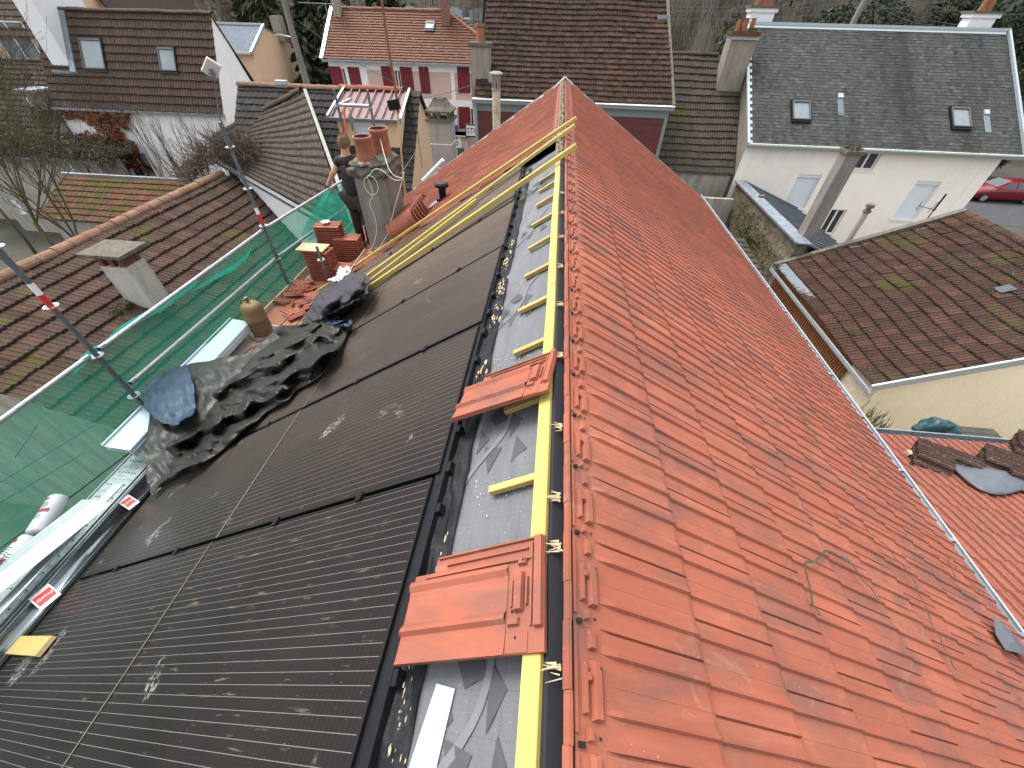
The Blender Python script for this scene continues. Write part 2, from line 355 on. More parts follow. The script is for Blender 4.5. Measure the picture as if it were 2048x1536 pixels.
# ------------------------------------------------------------------ builders shared by the houses
PROF = {
    'roll': [(0, 0), (0.12, 0.8), (0.25, 1), (0.38, 0.8), (0.5, 0.05), (0.62, 0.8), (0.75, 1), (0.88, 0.8), (1, 0)],
    'rib':  [(0, 0.9), (0.10, 1), (0.2, 0.15), (0.45, 0.05), (0.52, 0.7), (0.6, 0.7), (0.68, 0.1), (0.9, 0.1), (1, 0.9)],
    'wave': [(0, 0), (0.2, 0.25), (0.4, 0.9), (0.6, 1), (0.8, 0.5), (1, 0)],
    'press': [(0, -.5), (.03, 0), (.19, 0), (.23, 1), (.29, 1), (.31, -.1), (.69, 0), (.73, 1), (.79, 1), (.81, -.1), (.97, 0), (1, -.5)],
    'flat': [(0, -1.5), (0.05, 1), (0.95, 1), (1, -1.5)],
}
def tile_quad(mb, A, B, Cc, D, nu, nv, prof='rib', step=0.025, amp=0.02, jit=0.004, stagger=False, mask=None, sag=0.0, lap=0.3, shade_grime=True):
    A, B, Cc, D = V(A), V(B), V(Cc), V(D); pr = PROF[prof]; K = len(pr)
    if prof != 'flat': step *= 1.7; amp *= 1.05
    nrm = (B - A).cross(D - A).normalized()
    if nrm.z < 0: nrm = -nrm
    def P(u, v, h):
        p = A.lerp(B, u).lerp(D.lerp(Cc, u), v)
        s = sag * (noise.noise(V((u * 3.1, v * 2.3, A.x))) ) if sag else 0
        return p + nrm * (h + s)
    for j in range(nv):
        off = 0.5 if (stagger and j % 2) else 0.0
        rowL = (D - A).length / nv; nose = (0.026 if prof != 'flat' else 0.010) / rowL / nv
        for i in range(-1 if off else 0, nu):
            ua, ub = (i + off) / nu, (i + off + 1) / nu
            ca, cb = max(0, ua), min(1, ub)
            if cb - ca < 1e-4: continue
            v0, v1 = j / nv, (j + 1 + lap) / nv
            if j == nv - 1: v1 = 1.0
            if mask and not mask((ua + ub) / 2, (v0 + v1) / 2): continue
            t = min(1, max(0, random.gauss(0.5, 0.24))); z = U(-jit, jit); z2 = U(-jit, jit) * 0.5; dv = U(-0.03, 0.03) / nv
            vs = []
            for (tt, h) in pr:
                u = min(1, max(0, ua + (ub - ua) * tt))
                vs.append(P(u, v0 + dv, step + amp * h + z - 0.016))
                vs.append(P(u, v0 + dv + nose * (1.0 + 0.5 * noise.noise(V((u * 60, v0 * 40, 0)))), step + amp * h + z))
                vs.append(P(u, v1, amp * h + z2))
            fs = []
            for k in range(K - 1):
                a = 3 * k; fs += [(a, a + 3, a + 4, a + 1), (a + 1, a + 4, a + 5, a + 2)]
            n0 = len(mb.f); mb.add(vs, fs, None, t)
            if shade_grime:
                for q in range(n0, len(mb.f), 2): mb.m[q] = 1  # nose strip gets the dark colour that paints in the course shade
def ridge_caps(mb, a, b, r=0.11, L=0.38, drop=0.03, n=9):
    a, b = V(a), V(b); d = b - a; k = max(1, round(d.length / L)); dn = d.normalized(); side = dn.cross(V((0, 0, 1))).normalized(); up = side.cross(dn)
    for i in range(k):
        p0 = a + d * (i / k) - dn * 0.01; p1 = a + d * ((i + 1) / k) + dn * 0.03; r0, r1 = r * U(1.02, 1.12), r * U(0.92, 0.97); t = rnd(); j = U(-.01, .01)
        vs = []
        for (p, rr) in ((p0, r0), (p1, r1)):
            for q in range(n): 
                an = math.pi * q / (n - 1); vs.append(p + side * math.cos(an) * rr + up * (math.sin(an) * rr * 0.85 - drop + j))
        for q in range(n):
            an = math.pi * q / (n - 1); vs.append(p0 + side * math.cos(an) * (r0 - 0.02) + up * (math.sin(an) * (r0 - 0.02) * 0.85 - drop + j))
        fs = [(q, q + 1, n + q + 1, n + q) for q in range(n - 1)] + [(q + 1, q, 2 * n + q, 2 * n + q + 1) for q in range(n - 1)]
        mb.add(vs, fs, None, t)
def wall_with_holes(mb, o, ux, uz, w, h, holes, thick, inner=None, m=0):
    """front face of a wall with real openings; o = lower left, ux along, uz up, holes = (x0, z0, x1, z1); reveals go in by thick"""
    o, ux, uz = V(o), V(ux).normalized(), V(uz).normalized(); nn = ux.cross(uz).normalized()   # points out of the wall
    xs = sorted(set([0, w] + [q for hh in holes for q in (hh[0], hh[2])])); zs = sorted(set([0, h] + [q for hh in holes for q in (hh[1], hh[3])]))
    xs = [x for x in xs if 0 <= x <= w]; zs = [z for z in zs if 0 <= z <= h]
    P = lambda x, z, d=0: o + ux * x + uz * z - nn * d
    for i in range(len(xs) - 1):
        for j in range(len(zs) - 1):
            cx, cz = (xs[i] + xs[i + 1]) / 2, (zs[j] + zs[j + 1]) / 2
            if any(a < cx < c and b < cz < d for a, b, c, d in holes): continue
            mb.quad(P(xs[i], zs[j]), P(xs[i + 1], zs[j]), P(xs[i + 1], zs[j + 1]), P(xs[i], zs[j + 1]), m)
    for a, b, c, d in holes:
        mb.quad(P(a, b), P(a, b, thick), P(a, d, thick), P(a, d), m); mb.quad(P(c, b, thick), P(c, b), P(c, d), P(c, d, thick), m)
        mb.quad(P(a, b, thick), P(a, b), P(c, b), P(c, b, thick), m); mb.quad(P(a, d), P(a, d, thick), P(c, d, thick), P(c, d), m)
def window(parent, o, ux, uz, w, h, depth=0.12, kind='casement', fm=None, gm=None, name='window', sill=True, bars=1):
    """window set in an opening: frame (window), pane, sill; o = lower left corner on the wall face"""
    o, ux, uz = V(o), V(ux).normalized(), V(uz).normalized(); nn = ux.cross(uz).normalized()
    fm = fm or M['white']; gm = gm or M['glass']; q = o - nn * depth
    if kind == 'shutter':
        f = MB(); n = max(6, int(h / 0.045))
        for k in range(n):
            z = h * k / n; f.add([q + uz * z + nn * 0.0, q + ux * w + uz * z, q + ux * w + uz * (z + h / n * 0.5) + nn * 0.012, q + uz * (z + h / n * 0.5) + nn * 0.012,
                                  q + ux * w + uz * (z + h / n), q + uz * (z + h / n)], [(0, 1, 2, 3), (3, 2, 4, 5)], 0, 0.5)
        f.obox(q + uz * (h - 0.16) + nn * 0.01, ux * w, nn * 0.09, uz * 0.16, 0)
        f.obox(q + nn * 0.0, ux * 0.05, nn * 0.03, uz * h, 0); f.obox(q + ux * (w - 0.05), ux * 0.05, nn * 0.03, uz * h, 0)
        r = f.build('roller_shutter', M['shutter_w'], parent)
    else:
        f = MB(); fw = 0.055
        f.obox(q, ux * fw, nn * 0.05, uz * h); f.obox(q + ux * (w - fw), ux * fw, nn * 0.05, uz * h)
        f.obox(q + ux * fw, ux * (w - 2 * fw), nn * 0.05, uz * fw); f.obox(q + ux * fw + uz * (h - fw), ux * (w - 2 * fw), nn * 0.05, uz * fw)
        for k in range(1, bars + 1): f.obox(q + ux * (w * k / (bars + 1) - 0.04) + uz * fw, ux * 0.08, nn * 0.055, uz * (h - 2 * fw))
        r = f.build(name, fm, parent)
        g = MB(); g.obox(q + ux * fw * 0.6 + uz * fw * 0.6 + nn * 0.005, ux * (w - fw * 1.2), nn * 0.012, uz * (h - fw * 1.2)); g.build('pane', gm, r)
    if sill:
        s = MB(); s.obox(o - ux * 0.06 - uz * 0.07 - nn * 0.1, ux * (w + 0.12), nn * 0.17, uz * 0.065); s.build('sill', fm if kind != 'shutter' else M['white'], r)
    return r
def skylight(parent, c, ux, uv, w, h, frame, gm=None, flash=True):
    """roof window lying on a slope: c centre, ux across, uv up the slope"""
    c, ux, uv = V(c), V(ux).normalized(), V(uv).normalized(); nn = ux.cross(uv).normalized()
    a = c - ux * w / 2 - uv * h / 2; f = MB(); t = 0.05
    f.obox(a, ux * t, uv * h, nn * 0.11); f.obox(a + ux * (w - t), ux * t, uv * h, nn * 0.11)
    f.obox(a + ux * t, ux * (w - 2 * t), uv * t, nn * 0.10); f.obox(a + ux * t + uv * (h - t * 1.5), ux * (w - 2 * t), uv * t * 1.5, nn * 0.125)
    f.obox(a - ux * 0.05 - uv * 0.12, ux * (w + 0.10), uv * 0.12, nn * 0.06, 1); f.obox(a - ux * 0.05, ux * 0.05, uv * (h + 0.06), nn * 0.075, 1); f.obox(a + ux * w, ux * 0.05, uv * (h + 0.06), nn * 0.075, 1)
    f.obox(a + uv * h, ux * w, uv * 0.1, nn * 0.09, 1)
    r = f.build('skylight', [frame, M['frame']], parent)
    g = MB(); g.obox(a + ux * t * 0.8 + uv * t * 0.8 + nn * 0.02, ux * (w - t * 1.6), uv * (h - t * 2), nn * 0.05); g.build('pane', gm or M['glasssky'], r)
    return r
def gable_house(parent, x0, x1, yf, yb, ze, zr, zg, wall, yr=None, holes=(), gable=True, inset=0.0, skip=()):
    """walls of a house whose ridge runs along X; front at yf"""
    yr = yr if yr is not None else (yf + yb) / 2; w = MB()
    if 'front' not in skip: wall_with_holes(w, (x0, yf, zg), (1, 0, 0), (0, 0, 1), x1 - x0, ze - zg, [(a - x0, b - zg, c - x0, d - zg) for a, b, c, d in holes], 0.2)
    w.quad((x1, yb, zg), (x0, yb, zg), (x0, yb, ze), (x1, yb, ze))
    for x, s in ((x0, -1), (x1, 1)):
        ps = [(x, yf, zg), (x, yb, zg), (x, yb, ze), (x, yr, zr - 0.03), (x, yf, ze)]
        w.poly(ps if s > 0 else ps[::-1])
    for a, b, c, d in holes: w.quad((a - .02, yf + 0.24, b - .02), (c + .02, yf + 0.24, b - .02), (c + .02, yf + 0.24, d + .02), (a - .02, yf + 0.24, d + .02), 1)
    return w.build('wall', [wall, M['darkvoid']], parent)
def slab_roof(mb, A, B, Cc, D, th=0.06, drop=0.03):
    A, B, Cc, D = V(A), V(B), V(Cc), V(D); n = (B - A).cross(D - A).normalized(); n = -n if n.z < 0 else n
    mb.hexa([p - n * (th + drop) for p in (A, B, Cc, D)] + [p - n * drop for p in (A, B, Cc, D)], None, 0.2)
def chimney(parent_or_none, name, label, cat, c, w, d, z0, z1, mat, crown=0.08, pots=0, potmat=None, group=None, potr=0.11, poth=0.35, capmat=None):
    """chimney stack: shaft, crown, pots. Returns the root (a mesh under parent, or a thing)"""
    x, y = c; s = MB()
    s.box((x - w / 2, y - d / 2, z0), (x + w / 2, y + d / 2, z1 - 0.12))
    if parent_or_none is None: root = thing(name, label, cat, (x, y, z0), group); sh = s.build('shaft', mat, root)
    else: root = sh = s.build('chimney', mat, parent_or_none)
    k = MB(); k.box((x - w / 2 - crown, y - d / 2 - crown, z1 - 0.12), (x + w / 2 + crown, y + d / 2 + crown, z1)); k.build('crown', capmat or mat, root, bevel=0.01)
    for i in range(pots):
        px = x + (i - (pots - 1) / 2) * min(0.3, (w - 0.2) / max(1, pots - 1) if pots > 1 else 0)
        p = MB(); p.lathe((px, y, z1), [(potr * 1.1, 0), (potr * 1.05, 0.05), (potr * 0.9, poth * 0.8), (potr * 1.1, poth * 0.86), (potr * 1.1, poth), (potr * 0.85, poth), (potr * 0.8, 0.1)], 12); p.build('chimney_pot', potmat or M['pot'], root, smooth=False)
    return root
def leaves(mb, c, rad, n, size, shell=0.5, flat=1.0, m=0, tfn=None, up=0.3):
    c = V(c)
    for _ in range(n):
        d = V((random.gauss(0, 1), random.gauss(0, 1), random.gauss(0, 1))).normalized(); r = (shell + (1 - shell) * rnd()) ** 0.7
        p = c + V((d.x * rad[0], d.y * rad[1], d.z * rad[2])) * r
        a = V((random.gauss(0, 1), random.gauss(0, 1), random.gauss(0, 1))).normalized(); a = (a + d * up).normalized(); b = a.orthogonal().normalized(); b.rotate(Matrix.Rotation(U(0, 6.28), 3, a)); s = size * U(0.5, 1.4); e = a.cross(b)
        mb.add([p - b * s, p - e * s * 0.45 * flat, p + b * s, p + e * s * 0.45 * flat], [(0, 1, 2, 3)], m, rnd() if tfn is None else tfn(p, d))
def branch(mb, p, d, L, r, depth, spread=0.55, up=0.15, n=4, seg=3, m=0, shrink=0.68, kids=(2, 4), tips=None, mid=0.5):
    pts = [V(p)]; rr = [r]; q = V(p); d = V(d).normalized()
    for i in range(seg):
        d = (d + V((U(-1, 1), U(-1, 1), U(-1, 1))) * 0.16 + V((0, 0, up * 0.25))).normalized(); q = q + d * (L / seg); pts.append(q); rr.append(max(0.0045, r * (1 - 0.45 * (i + 1) / seg)))
    mb.tube(pts, rr, n if depth > 1 else 3, m)
    if depth <= 0:
        if tips is not None: tips.append(q)
        return
    k = random.randint(*kids)
    for i in range(k):
        f = 1.0 if i == 0 else U(mid, 1); idx = min(len(pts) - 1, int(f * seg)); s = pts[idx]
        e = (d + V((U(-1, 1), U(-1, 1), U(-0.7, 1))) * spread + V((0, 0, up))).normalized()
        branch(mb, s, e, L * shrink * U(0.75, 1.2), rr[idx] * 0.64, depth - 1, spread, up, n, seg, m, shrink, kids, tips, mid)
def bare_tree(name, label, base, H, r, depth, lean=(0, 0, 1), mat=None, group=None, spread=0.6, cat='bare tree', twig=None, trunk_f=0.35, kids=(2, 4), up=0.15, shrink=0.7):
    root = thing(name, label, cat, base, group); b = V(base); t = MB(); ln = V(lean).normalized()
    top = b + ln * H * trunk_f; t.tube([b, b + ln * H * trunk_f * 0.5 + V((U(-.1, .1), U(-.1, .1), 0)), top], [r, r * 0.85, r * 0.7], 8); t.build('trunk', mat or M['bark'], root, smooth=True)
    c = MB()
    for k in range(random.randint(*kids) + 1):
        branch(c, top - ln * 0.1, ln + V((U(-1, 1), U(-1, 1), U(0, .4))) * spread, H * 0.3, r * 0.42, depth, spread, up, 5, 3, 0, shrink, kids)
    c.build('crown', twig or mat or M['bark'], root)
    return root
def conifer(label, base, H, rad, n, mats, group='dark conifers beyond the rooftops', name='conifer_tree', cat='conifer', size=0.16):
    root = thing(name, label, cat, base, group); b = V(base); t = MB(); t.tube([b, b + V((U(-.1, .1), 0, H * 0.55)), b + V((0, 0, H * 0.97))], [H * 0.02 + 0.05, H * 0.014 + 0.03, 0.02], 7); t.build('trunk', M['bark'], root)
    c = MB(); K = int(n)
    whorls = [(U(0.08, 0.98), U(0, 6.28), U(0.6, 1.15)) for _ in range(int(H * 9))]
    for (f, an, l) in whorls:
        L = rad * (1 - f) ** 0.75 * l + 0.15; m_ = max(3, int(K / len(whorls) * (0.4 + L / rad)))
        for q in range(m_):
            u = U(0.1, 1); z = f * H - (u * L) * 0.45 + U(-.12, .12); p = b + V((math.cos(an + U(-.2, .2)) * L * u, math.sin(an + U(-.2, .2)) * L * u, z))
            s = size * U(0.6, 1.5); dd = V((math.cos(an), math.sin(an), -0.75 + U(-.3, .3))).normalized(); e = dd.cross(V((U(-1, 1), U(-1, 1), 1))).normalized()
            c.add([p - dd * s, p + e * s * 0.33, p + dd * s, p - e * s * 0.33], [(0, 1, 2, 3)], 0, rnd())
    c.build('crown', mats, root); return root

# ================================================================== the house whose roof we stand on
YE = 11.1                                       # far verge
SE = 4.34                                       # eave, measured down the right slope
house = thing('tiled_house', 'big house under the camera with new orange tiles and solar panels on its roof', 'house', (0, 5, GZ))
eR, eL = roofR(SE, 0), roofL(4.75, 0)
w = MB()
for (x, zt) in ((eR.x - 0.25, eR.z - 0.05), (eL.x + 0.25, eL.z - 0.05)): w.quad((x, -2.5, GZ), (x, YE - 0.1, GZ), (x, YE - 0.1, zt), (x, -2.5, zt))
xa, xb = eL.x + 0.25, eR.x - 0.25
for y in (-2.5, YE - 0.1): w.poly([(xa, y, GZ), (xb, y, GZ), (xb, y, eR.z - 0.1), (RX, y, RZ - 0.12), (xa, y, eL.z - 0.1)])
M['wallcream'] = m_render('cream_render', (0.62, 0.55, 0.44), (0.4, 0.34, 0.25), 0.25)
w.build('wall', M['wallcream'], house)
w = MB()                                        # boarding under the tiles
w.obox(roofR(-0.02, -2.5, -0.09), (0, YE + 2.5, 0), uR * (SE - 0.03), nR * 0.04); w.obox(roofL(-0.0, -2.5, -0.16), (0, YE + 2.5, 0), uL * 4.72, nL * 0.06)
w.build('roof_boarding', M['ink'], house)

TW, TG = 0.2112 * 1.1, 0.385
TP = [(0, -.006), (.010, -.006), (.022, .003), (.13, .003), (.175, .010), (.20, .0145), (.225, .0135), (.25, .001), (.28, 0), (.47, 0), (.485, .0015), (.50, 0), (.62, .001), (.675, .010), (.70, .0145), (.725, .0135), (.75, .001), (.78, 0), (.93, .001), (.985, .003), (1.0, -.006)]
def main_tile(mb, P, s0, s1, ya, sgn, t, first=False, hb=0.02, ht=0.0, jit=0.002, w=TW):
    z = U(-jit, jit); z2 = U(-jit, jit); ds = U(-.001, .001); vs = []; K = len(TP)
    for tt, h in TP:
        y = ya - sgn * tt * w; hh = h if h > 0 else h
        vs += [P(s0, y, ht + (h * (0 if first else 1)) + z2), P(s0 + (0.045 if first else 0.012), y, ht + h + z2), P(s1 - 0.022 + ds, y, hb + h + z), P(s1 - 0.003 + ds, y, hb + (h * 0.45 if h > 0.004 else h) - 0.003 + z), P(s1 + ds, y, hb - 0.014 + z)]
    fs = []
    for k in range(K - 1):
        a = 5 * k
        for q in range(4): fs.append((a + q, a + q + 1, a + 5 + q + 1, a + 5 + q) if sgn > 0 else (a + q, a + 5 + q, a + 5 + q + 1, a + q + 1))
    mb.add(vs, fs, 0, t)
def head(mb, P, ya, t, w=TW):
    """moulded head of a tile in the top course: lip, channel, hooks and the dark notch of the side lock"""
    B = lambda s0, s1, t0, t1, h0, h1, m=0, tp=0.0: mb.hexa([P(s0, ya - t0 * w, h0), P(s1, ya - t0 * w, h0), P(s1, ya - t1 * w, h0), P(s0, ya - t1 * w, h0),
                                                     P(s0 + tp, ya - t0 * w - tp, h1), P(s1 - tp, ya - t0 * w - tp, h1), P(s1 - tp, ya - t1 * w + tp, h1), P(s0 + tp, ya - t1 * w + tp, h1)], m, t)
    a, b = U(-.002, .003), U(-.002, .003)
    B(-0.005 + a * .5, 0.006 + a * .5, 0.0, 0.60, -0.012, 0.010, 0, 0.0005); B(-0.003 + b * .5, 0.008 + b * .5, 0.60, 1.0, -0.012, 0.009, 0, 0.0005)
    B(0.018, 0.025, 0.03, 0.9, 0.0, 0.006)
    B(0.066, 0.094, 0.30, 0.80, 0.0, 0.017, 0, 0.005); B(0.040, 0.052, 0.34, 0.76, 0.0, 0.014, 0, 0.003); B(0.046, 0.060, 0.42, 0.50, 0.0, 0.018, 0, 0.002)
    B(0.060, 0.082, 0.02, 0.22, 0.0, 0.014, 0, 0.004); B(0.05, 0.062, 0.84, 0.95, 0.0, 0.016, 0, 0.003)
    B(0.026, 0.040, 0.955, 1.0, 0.002, 0.0105, 1)
    for tt in (0.36, 0.9): B(0.086, 0.091, tt, tt + 0.022, 0.002, 0.0175 if tt < .5 else .004, 1)
rt = MB()
NY = 60; Y00 = YE
for j in range(11):
    s1 = 0.49 + TG * j; s0 = (0.105 if j == 0 else s1 - TG - 0.05)
    off = 0.5 if j % 2 else 0.0
    for i in range(NY):
        ya = Y00 - 0.105 - TW * (i + off)
        if ya < -2.4: continue
        t = min(1, max(0, random.gauss(0.5, 0.18)))
        main_tile(rt, roofR, s0, s1, ya, 1, t, first=(j == 0), hb=0.015, jit=.001)
        if j == 0:
            vs = [roofR(0.022, ya, -0.002), roofR(0.107, ya, -0.0), roofR(0.107, ya - TW, 0), roofR(0.022, ya - TW, -0.002)]; rt.quad(*vs[::-1], 0, t); head(rt, roofR, ya, t)
rt.build('tile_covering', [M['newtile'], M['darkvoid']], house, smooth=False)
lt = MB()
for j in range(12):
    s1 = 0.55 + TG * j; s0 = (0.165 if j == 0 else s1 - TG - 0.05); off = 0.5 if j % 2 else 0.0
    for i in range(24):
        ya = Y00 - 0.105 - TW * (i + off)
        if ya - TW < 5.62 + (0.1 if j % 2 else 0): continue
        if j > 2 and 6.14 < ya - TW / 2 < 6.9 and 3.1 < s1 - .15 < 3.65: continue
        t = min(1, max(0, random.gauss(0.55, 0.25)))
        P = lambda s, y, h: roofL(s, y, h - 0.01)
        main_tile(lt, P, s0, s1, ya, -1, t, first=(j == 0), hb=0.022) if False else None
        vsP = lambda s, y, h: roofL(s, y, h - 0.01)
        main_tile(lt, vsP, s0, s1, ya, -1 * -1, t, first=(j == 0), hb=0.022)
        if j == 0:
            P2 = lambda s, y, h: roofL(s + 0.06, y, h - 0.01)
            lt.quad(P2(0.022, ya, -.002), P2(0.107, ya, 0), P2(0.107, ya - TW, 0), P2(0.022, ya - TW, -.002), 0, t); head(lt, P2, ya, t)
lt.build('tile_covering', [M['newtile'], M['darkvoid']], house)
# verge flashings and the mortar bed along the open ridge
z = MB()
for P, L_ in ((roofR, SE + 0.02), (roofL, 4.6)):
    z.obox(P(0 if P is roofR else -0.02, YE - 0.30, -0.04), P(L_, 0, 0) - P(0, 0, 0), (0, 0.30, 0), (nR if P is roofR else nL) * 0.042)
    z.obox(P(0 if P is roofR else -0.02, YE, -0.15), P(L_, 0, 0) - P(0, 0, 0), (0, 0.015, 0), (nR if P is roofR else nL) * 0.165)
    k = 0.2
    while k < L_ - 0.3: z.obox(P(k, YE - 0.09, 0.0), P(.03, 0, 0) - P(0, 0, 0), (0, 0.06, 0), (nR if P is roofR else nL) * 0.006); k += U(.45, .7)
z.hexa([roofL(.22, YE - .32, .0), roofR(.0, YE - .32, .02), roofR(.0, YE, .02), roofL(.22, YE, .0), roofL(.22, YE - .32, .01), V((RX - .02, YE - .32, RZ + .045)), V((RX - .02, YE, RZ + .045)), roofL(.22, YE, .01)]); z.hexa([V((RX - .02, YE - .32, RZ + .01)), roofR(.2, YE - .32, .01), roofR(.2, YE, .01), V((RX - .02, YE, RZ + .01)), V((RX - .02, YE - .32, RZ + .046)), roofR(.2, YE - .32, .02), roofR(.2, YE, .02), V((RX - .02, YE, RZ + .046))])
z.build('verge_flashing', M['zinc'], house)
mo = MB()
for i in range(90):
    y = 4.7 + i * 0.071; mo.sphere((0.085 + U(-.012, .012), y, RZ - 0.025 + U(-.012, .012)), U(.03, .05), 6, sq=(0.7, 1.2, 0.8))
mo.obox((0.02, 4.8, RZ - 0.09), (0.13, 0, 0), (0, YE - 4.8, 0), (0, 0, 0.05))
M['mortar'] = m_plain('ridge_mortar', (0.16, 0.13, 0.08), 0.95, 0, 0.5, 18, 0.8)
mo.build('mortar_bed', M['mortar'], house)
# eaves gutter on the right
g = MB(); gc = roofR(SE + 0.045, 0, -0.045) + V((0.032, 0, 0.040))
n = 8; r = 0.050
for (rr, sg) in ((r, 1), (r - 0.006, -1)):
    vs = [];
    for y in (0.9, YE + 0.1):
        for q in range(n + 1):
            an = math.pi + math.pi * q / n; vs.append((gc.x + math.cos(an) * rr, y, gc.z + math.sin(an) * rr))
    g.add(vs, [((q, q + 1, n + 2 + q, n + 1 + q) if sg < 0 else (q + 1, q, n + 1 + q, n + 2 + q)) for q in range(n)], 0)
g.cyl((gc.x + r, 0.9, gc.z + 0.004), (gc.x + r, YE + 0.1, gc.z + 0.004), 0.0075, n=8, m=1); g.box((gc.x - r - .004, 0.9, gc.z - .01), (gc.x - r + .004, YE + .1, gc.z + .008))
for k in range(14): g.box((gc.x - r, 1.2 + k * 0.75, gc.z - 0.002), (gc.x + r, 1.23 + k * 0.75, gc.z + 0.006))
g.build('gutter', [M['zincdark'], M['zincwhite']], house)

# ------------------------------------------------------------------ solar panels
def m_panel():
    m, nt, b = newmat('solar_glass')
    tc = N(nt, 'ShaderNodeTexCoord'); sx = N(nt, 'ShaderNodeSeparateXYZ'); nt.links.new(tc.outputs['Object'], sx.inputs[0])
    X, Y = sx.outputs[0], sx.outputs[1]; vec = tc.outputs['Object']; wv = coords(nt)
    def line(v, pitch, wd, ph=0.5):
        f = math_n(nt, 'FRACT', math_n(nt, 'ADD', math_n(nt, 'DIVIDE', v, pitch), ph + 100)); d = math_n(nt, 'ABSOLUTE', math_n(nt, 'SUBTRACT', f, 0.5)); return math_n(nt, 'LESS_THAN', d, wd / pitch / 2)
    ln = line(Y, 0.0363, 0.0017, 0.0)
    cell = line(X, 0.182, 0.0022); cell2 = line(Y, 0.0363 * 5, 0.002, 0.5)
    base = mix(nt, noise_n(nt, vec, 1.5, 3), (0.004, 0.004, 0.005), (0.009, 0.008, 0.009))
    base = mix(nt, cell, base, (0.004, 0.004, 0.004)); base = mix(nt, cell2, base, (0.004, 0.004, 0.004))
    # dots where the ribbons are soldered
    bd = line(X, 0.0228, 0.0016)
    base = mix(nt, math_n(nt, 'MULTIPLY', bd, 0.25), base, (0.05, 0.045, 0.04))
    base = mix(nt, math_n(nt, 'MULTIPLY', ln, 0.80), base, (0.18, 0.168, 0.145))
    # builder's dust: a thin brown film, streaks drawn down the slope and handprints
    du = noise_n(nt, wv, 0.9, 5, 0.6); gy = N(nt, 'ShaderNodeSeparateXYZ'); nt.links.new(wv, gy.inputs[0])      # film painted thicker on far panels, imitating how dust brightens at grazing view
    mr = N(nt, 'ShaderNodeMapRange'); mr.inputs['From Min'].default_value = 0.6; mr.inputs['From Max'].default_value = 5.0; mr.inputs['To Min'].default_value = 0.0; mr.inputs['To Max'].default_value = 0.55; nt.links.new(gy.outputs[1], mr.inputs['Value'])
    film = math_n(nt, 'ADD', ramp(nt, du, [(0.3, 0.01), (0.75, 0.06)]), math_n(nt, 'MULTIPLY', mr.outputs[0], ramp(nt, noise_n(nt, coords(nt, (1, 6, 1)), 1.3, 5), [(0.3, 0.6), (0.7, 1.0)])))
    base = mix(nt, film, base, (0.165, 0.125, 0.095))
    sw = N(nt, 'ShaderNodeMapping'); sw.inputs['Scale'].default_value = (4.5, 38, 4.5); sw.inputs['Rotation'].default_value = (0, 0, 0.10); nt.links.new(tc.outputs['Object'], sw.inputs['Vector'])
    st = noise_n(nt, sw.outputs[0], 1.0, 4, 0.6); pm = noise_n(nt, wv, 0.8, 3)
    base = mix(nt, math_n(nt, 'MULTIPLY', ramp(nt, st, [(0.62, 0), (0.72, 0.55)]), ramp(nt, pm, [(0.45, 0.0), (0.6, 1)])), base, (0.17, 0.145, 0.09))
    # scuffed footprints
    fp = noise_n(nt, wv, 2.6, 3, 0.5, 0.4); fd = noise_n(nt, wv, 45, 4, 0.7)
    base = mix(nt, math_n(nt, 'MULTIPLY', ramp(nt, fp, [(0.66, 0), (0.70, 0.8)]), ramp(nt, fd, [(0.5, 0), (0.58, 1)])), base, (0.22, 0.21, 0.20))
    sp = noise_n(nt, wv, 120, 2); base = mix(nt, ramp(nt, sp, [(0.73, 0), (0.77, 0.7)]), base, (0.25, 0.22, 0.17))
    nt.links.new(base, b.inputs['Base Color'])
    nt.links.new(ramp(nt, du, [(0.3, 0.32), (0.7, 0.46)]), b.inputs['Roughness']); b.inputs['Specular IOR Level'].default_value = 0.5; b.inputs['IOR'].default_value = 1.16
    b.inputs['Sheen Weight'].default_value = 0.10; b.inputs['Sheen Roughness'].default_value = 0.15; b.inputs['Sheen Tint'].default_value = (0.85, 0.62, 0.48, 1)
    return m
M['panel'] = m_panel()
M['dustseam'] = m_plain('dusty_frame_edge', (0.11, 0.098, 0.068), 0.8, 0, 0.3, 9, 0)
def solar_panel(label, L, W=1.082, seam='low'):
    """local x runs up the slope, y along the ridge; origin at the top far corner"""
    r = thing('solar_panel', label, 'solar panel', (0, 0, 0), 'solar panels in two rows down the left slope'); r.rotation_euler = (0, -AL, 0)
    f = MB(); t = 0.011
    f.box((-L, -W, -0.035), (-L + t, 0, 0)); f.box((-t, -W, -0.035), (0, 0, 0)); f.box((-L + t, -t, -0.035), (-t, 0, 0)); f.box((-L + t, -W, -0.035), (-t, -W + t, 0)); (f.box((-L, -W, -.003), (-L + .009, 0, .0015), 1) if L < 2 else f.box((-.006, -W, -.003), (0, 0, .0012), 1)); f.build('frame', [M['frame'], M['dustseam']], r, local=True)
    g = MB(); g.box((-L + t, -W + t, -0.008), (-t, -t, -0.0025)); g.build('glass', M['panel'], r, local=True)
    for q in (0.45, L * 0.62):
        h = MB(); h.box((-q - 0.02, -0.004, -0.03), (-q + 0.02, 0.018, 0.012)); h.cyl((-q - 0.012, -0.02, 0.012), (-q - 0.006, 0.03, 0.012), 0.006, n=6); h.cyl((-q + 0.006, -0.02, 0.012), (-q + 0.012, 0.03, 0.012), 0.006, n=6)
        h.build('clamp', M['frame'], r, local=True)
    return r
cols = [5.30, 4.19, 3.095, 1.985, 0.88, -0.225]; topS = [0.60, 0.57, 0.585, 0.60, 0.625, 0.655]
where = ['farthest from the camera, under two long yellow battens', 'crossed by the lower long yellow batten', 'third from the far end', 'beside the upper loose orange tile', 'beside the lower loose orange tile', 'nearest, mostly below the frame']
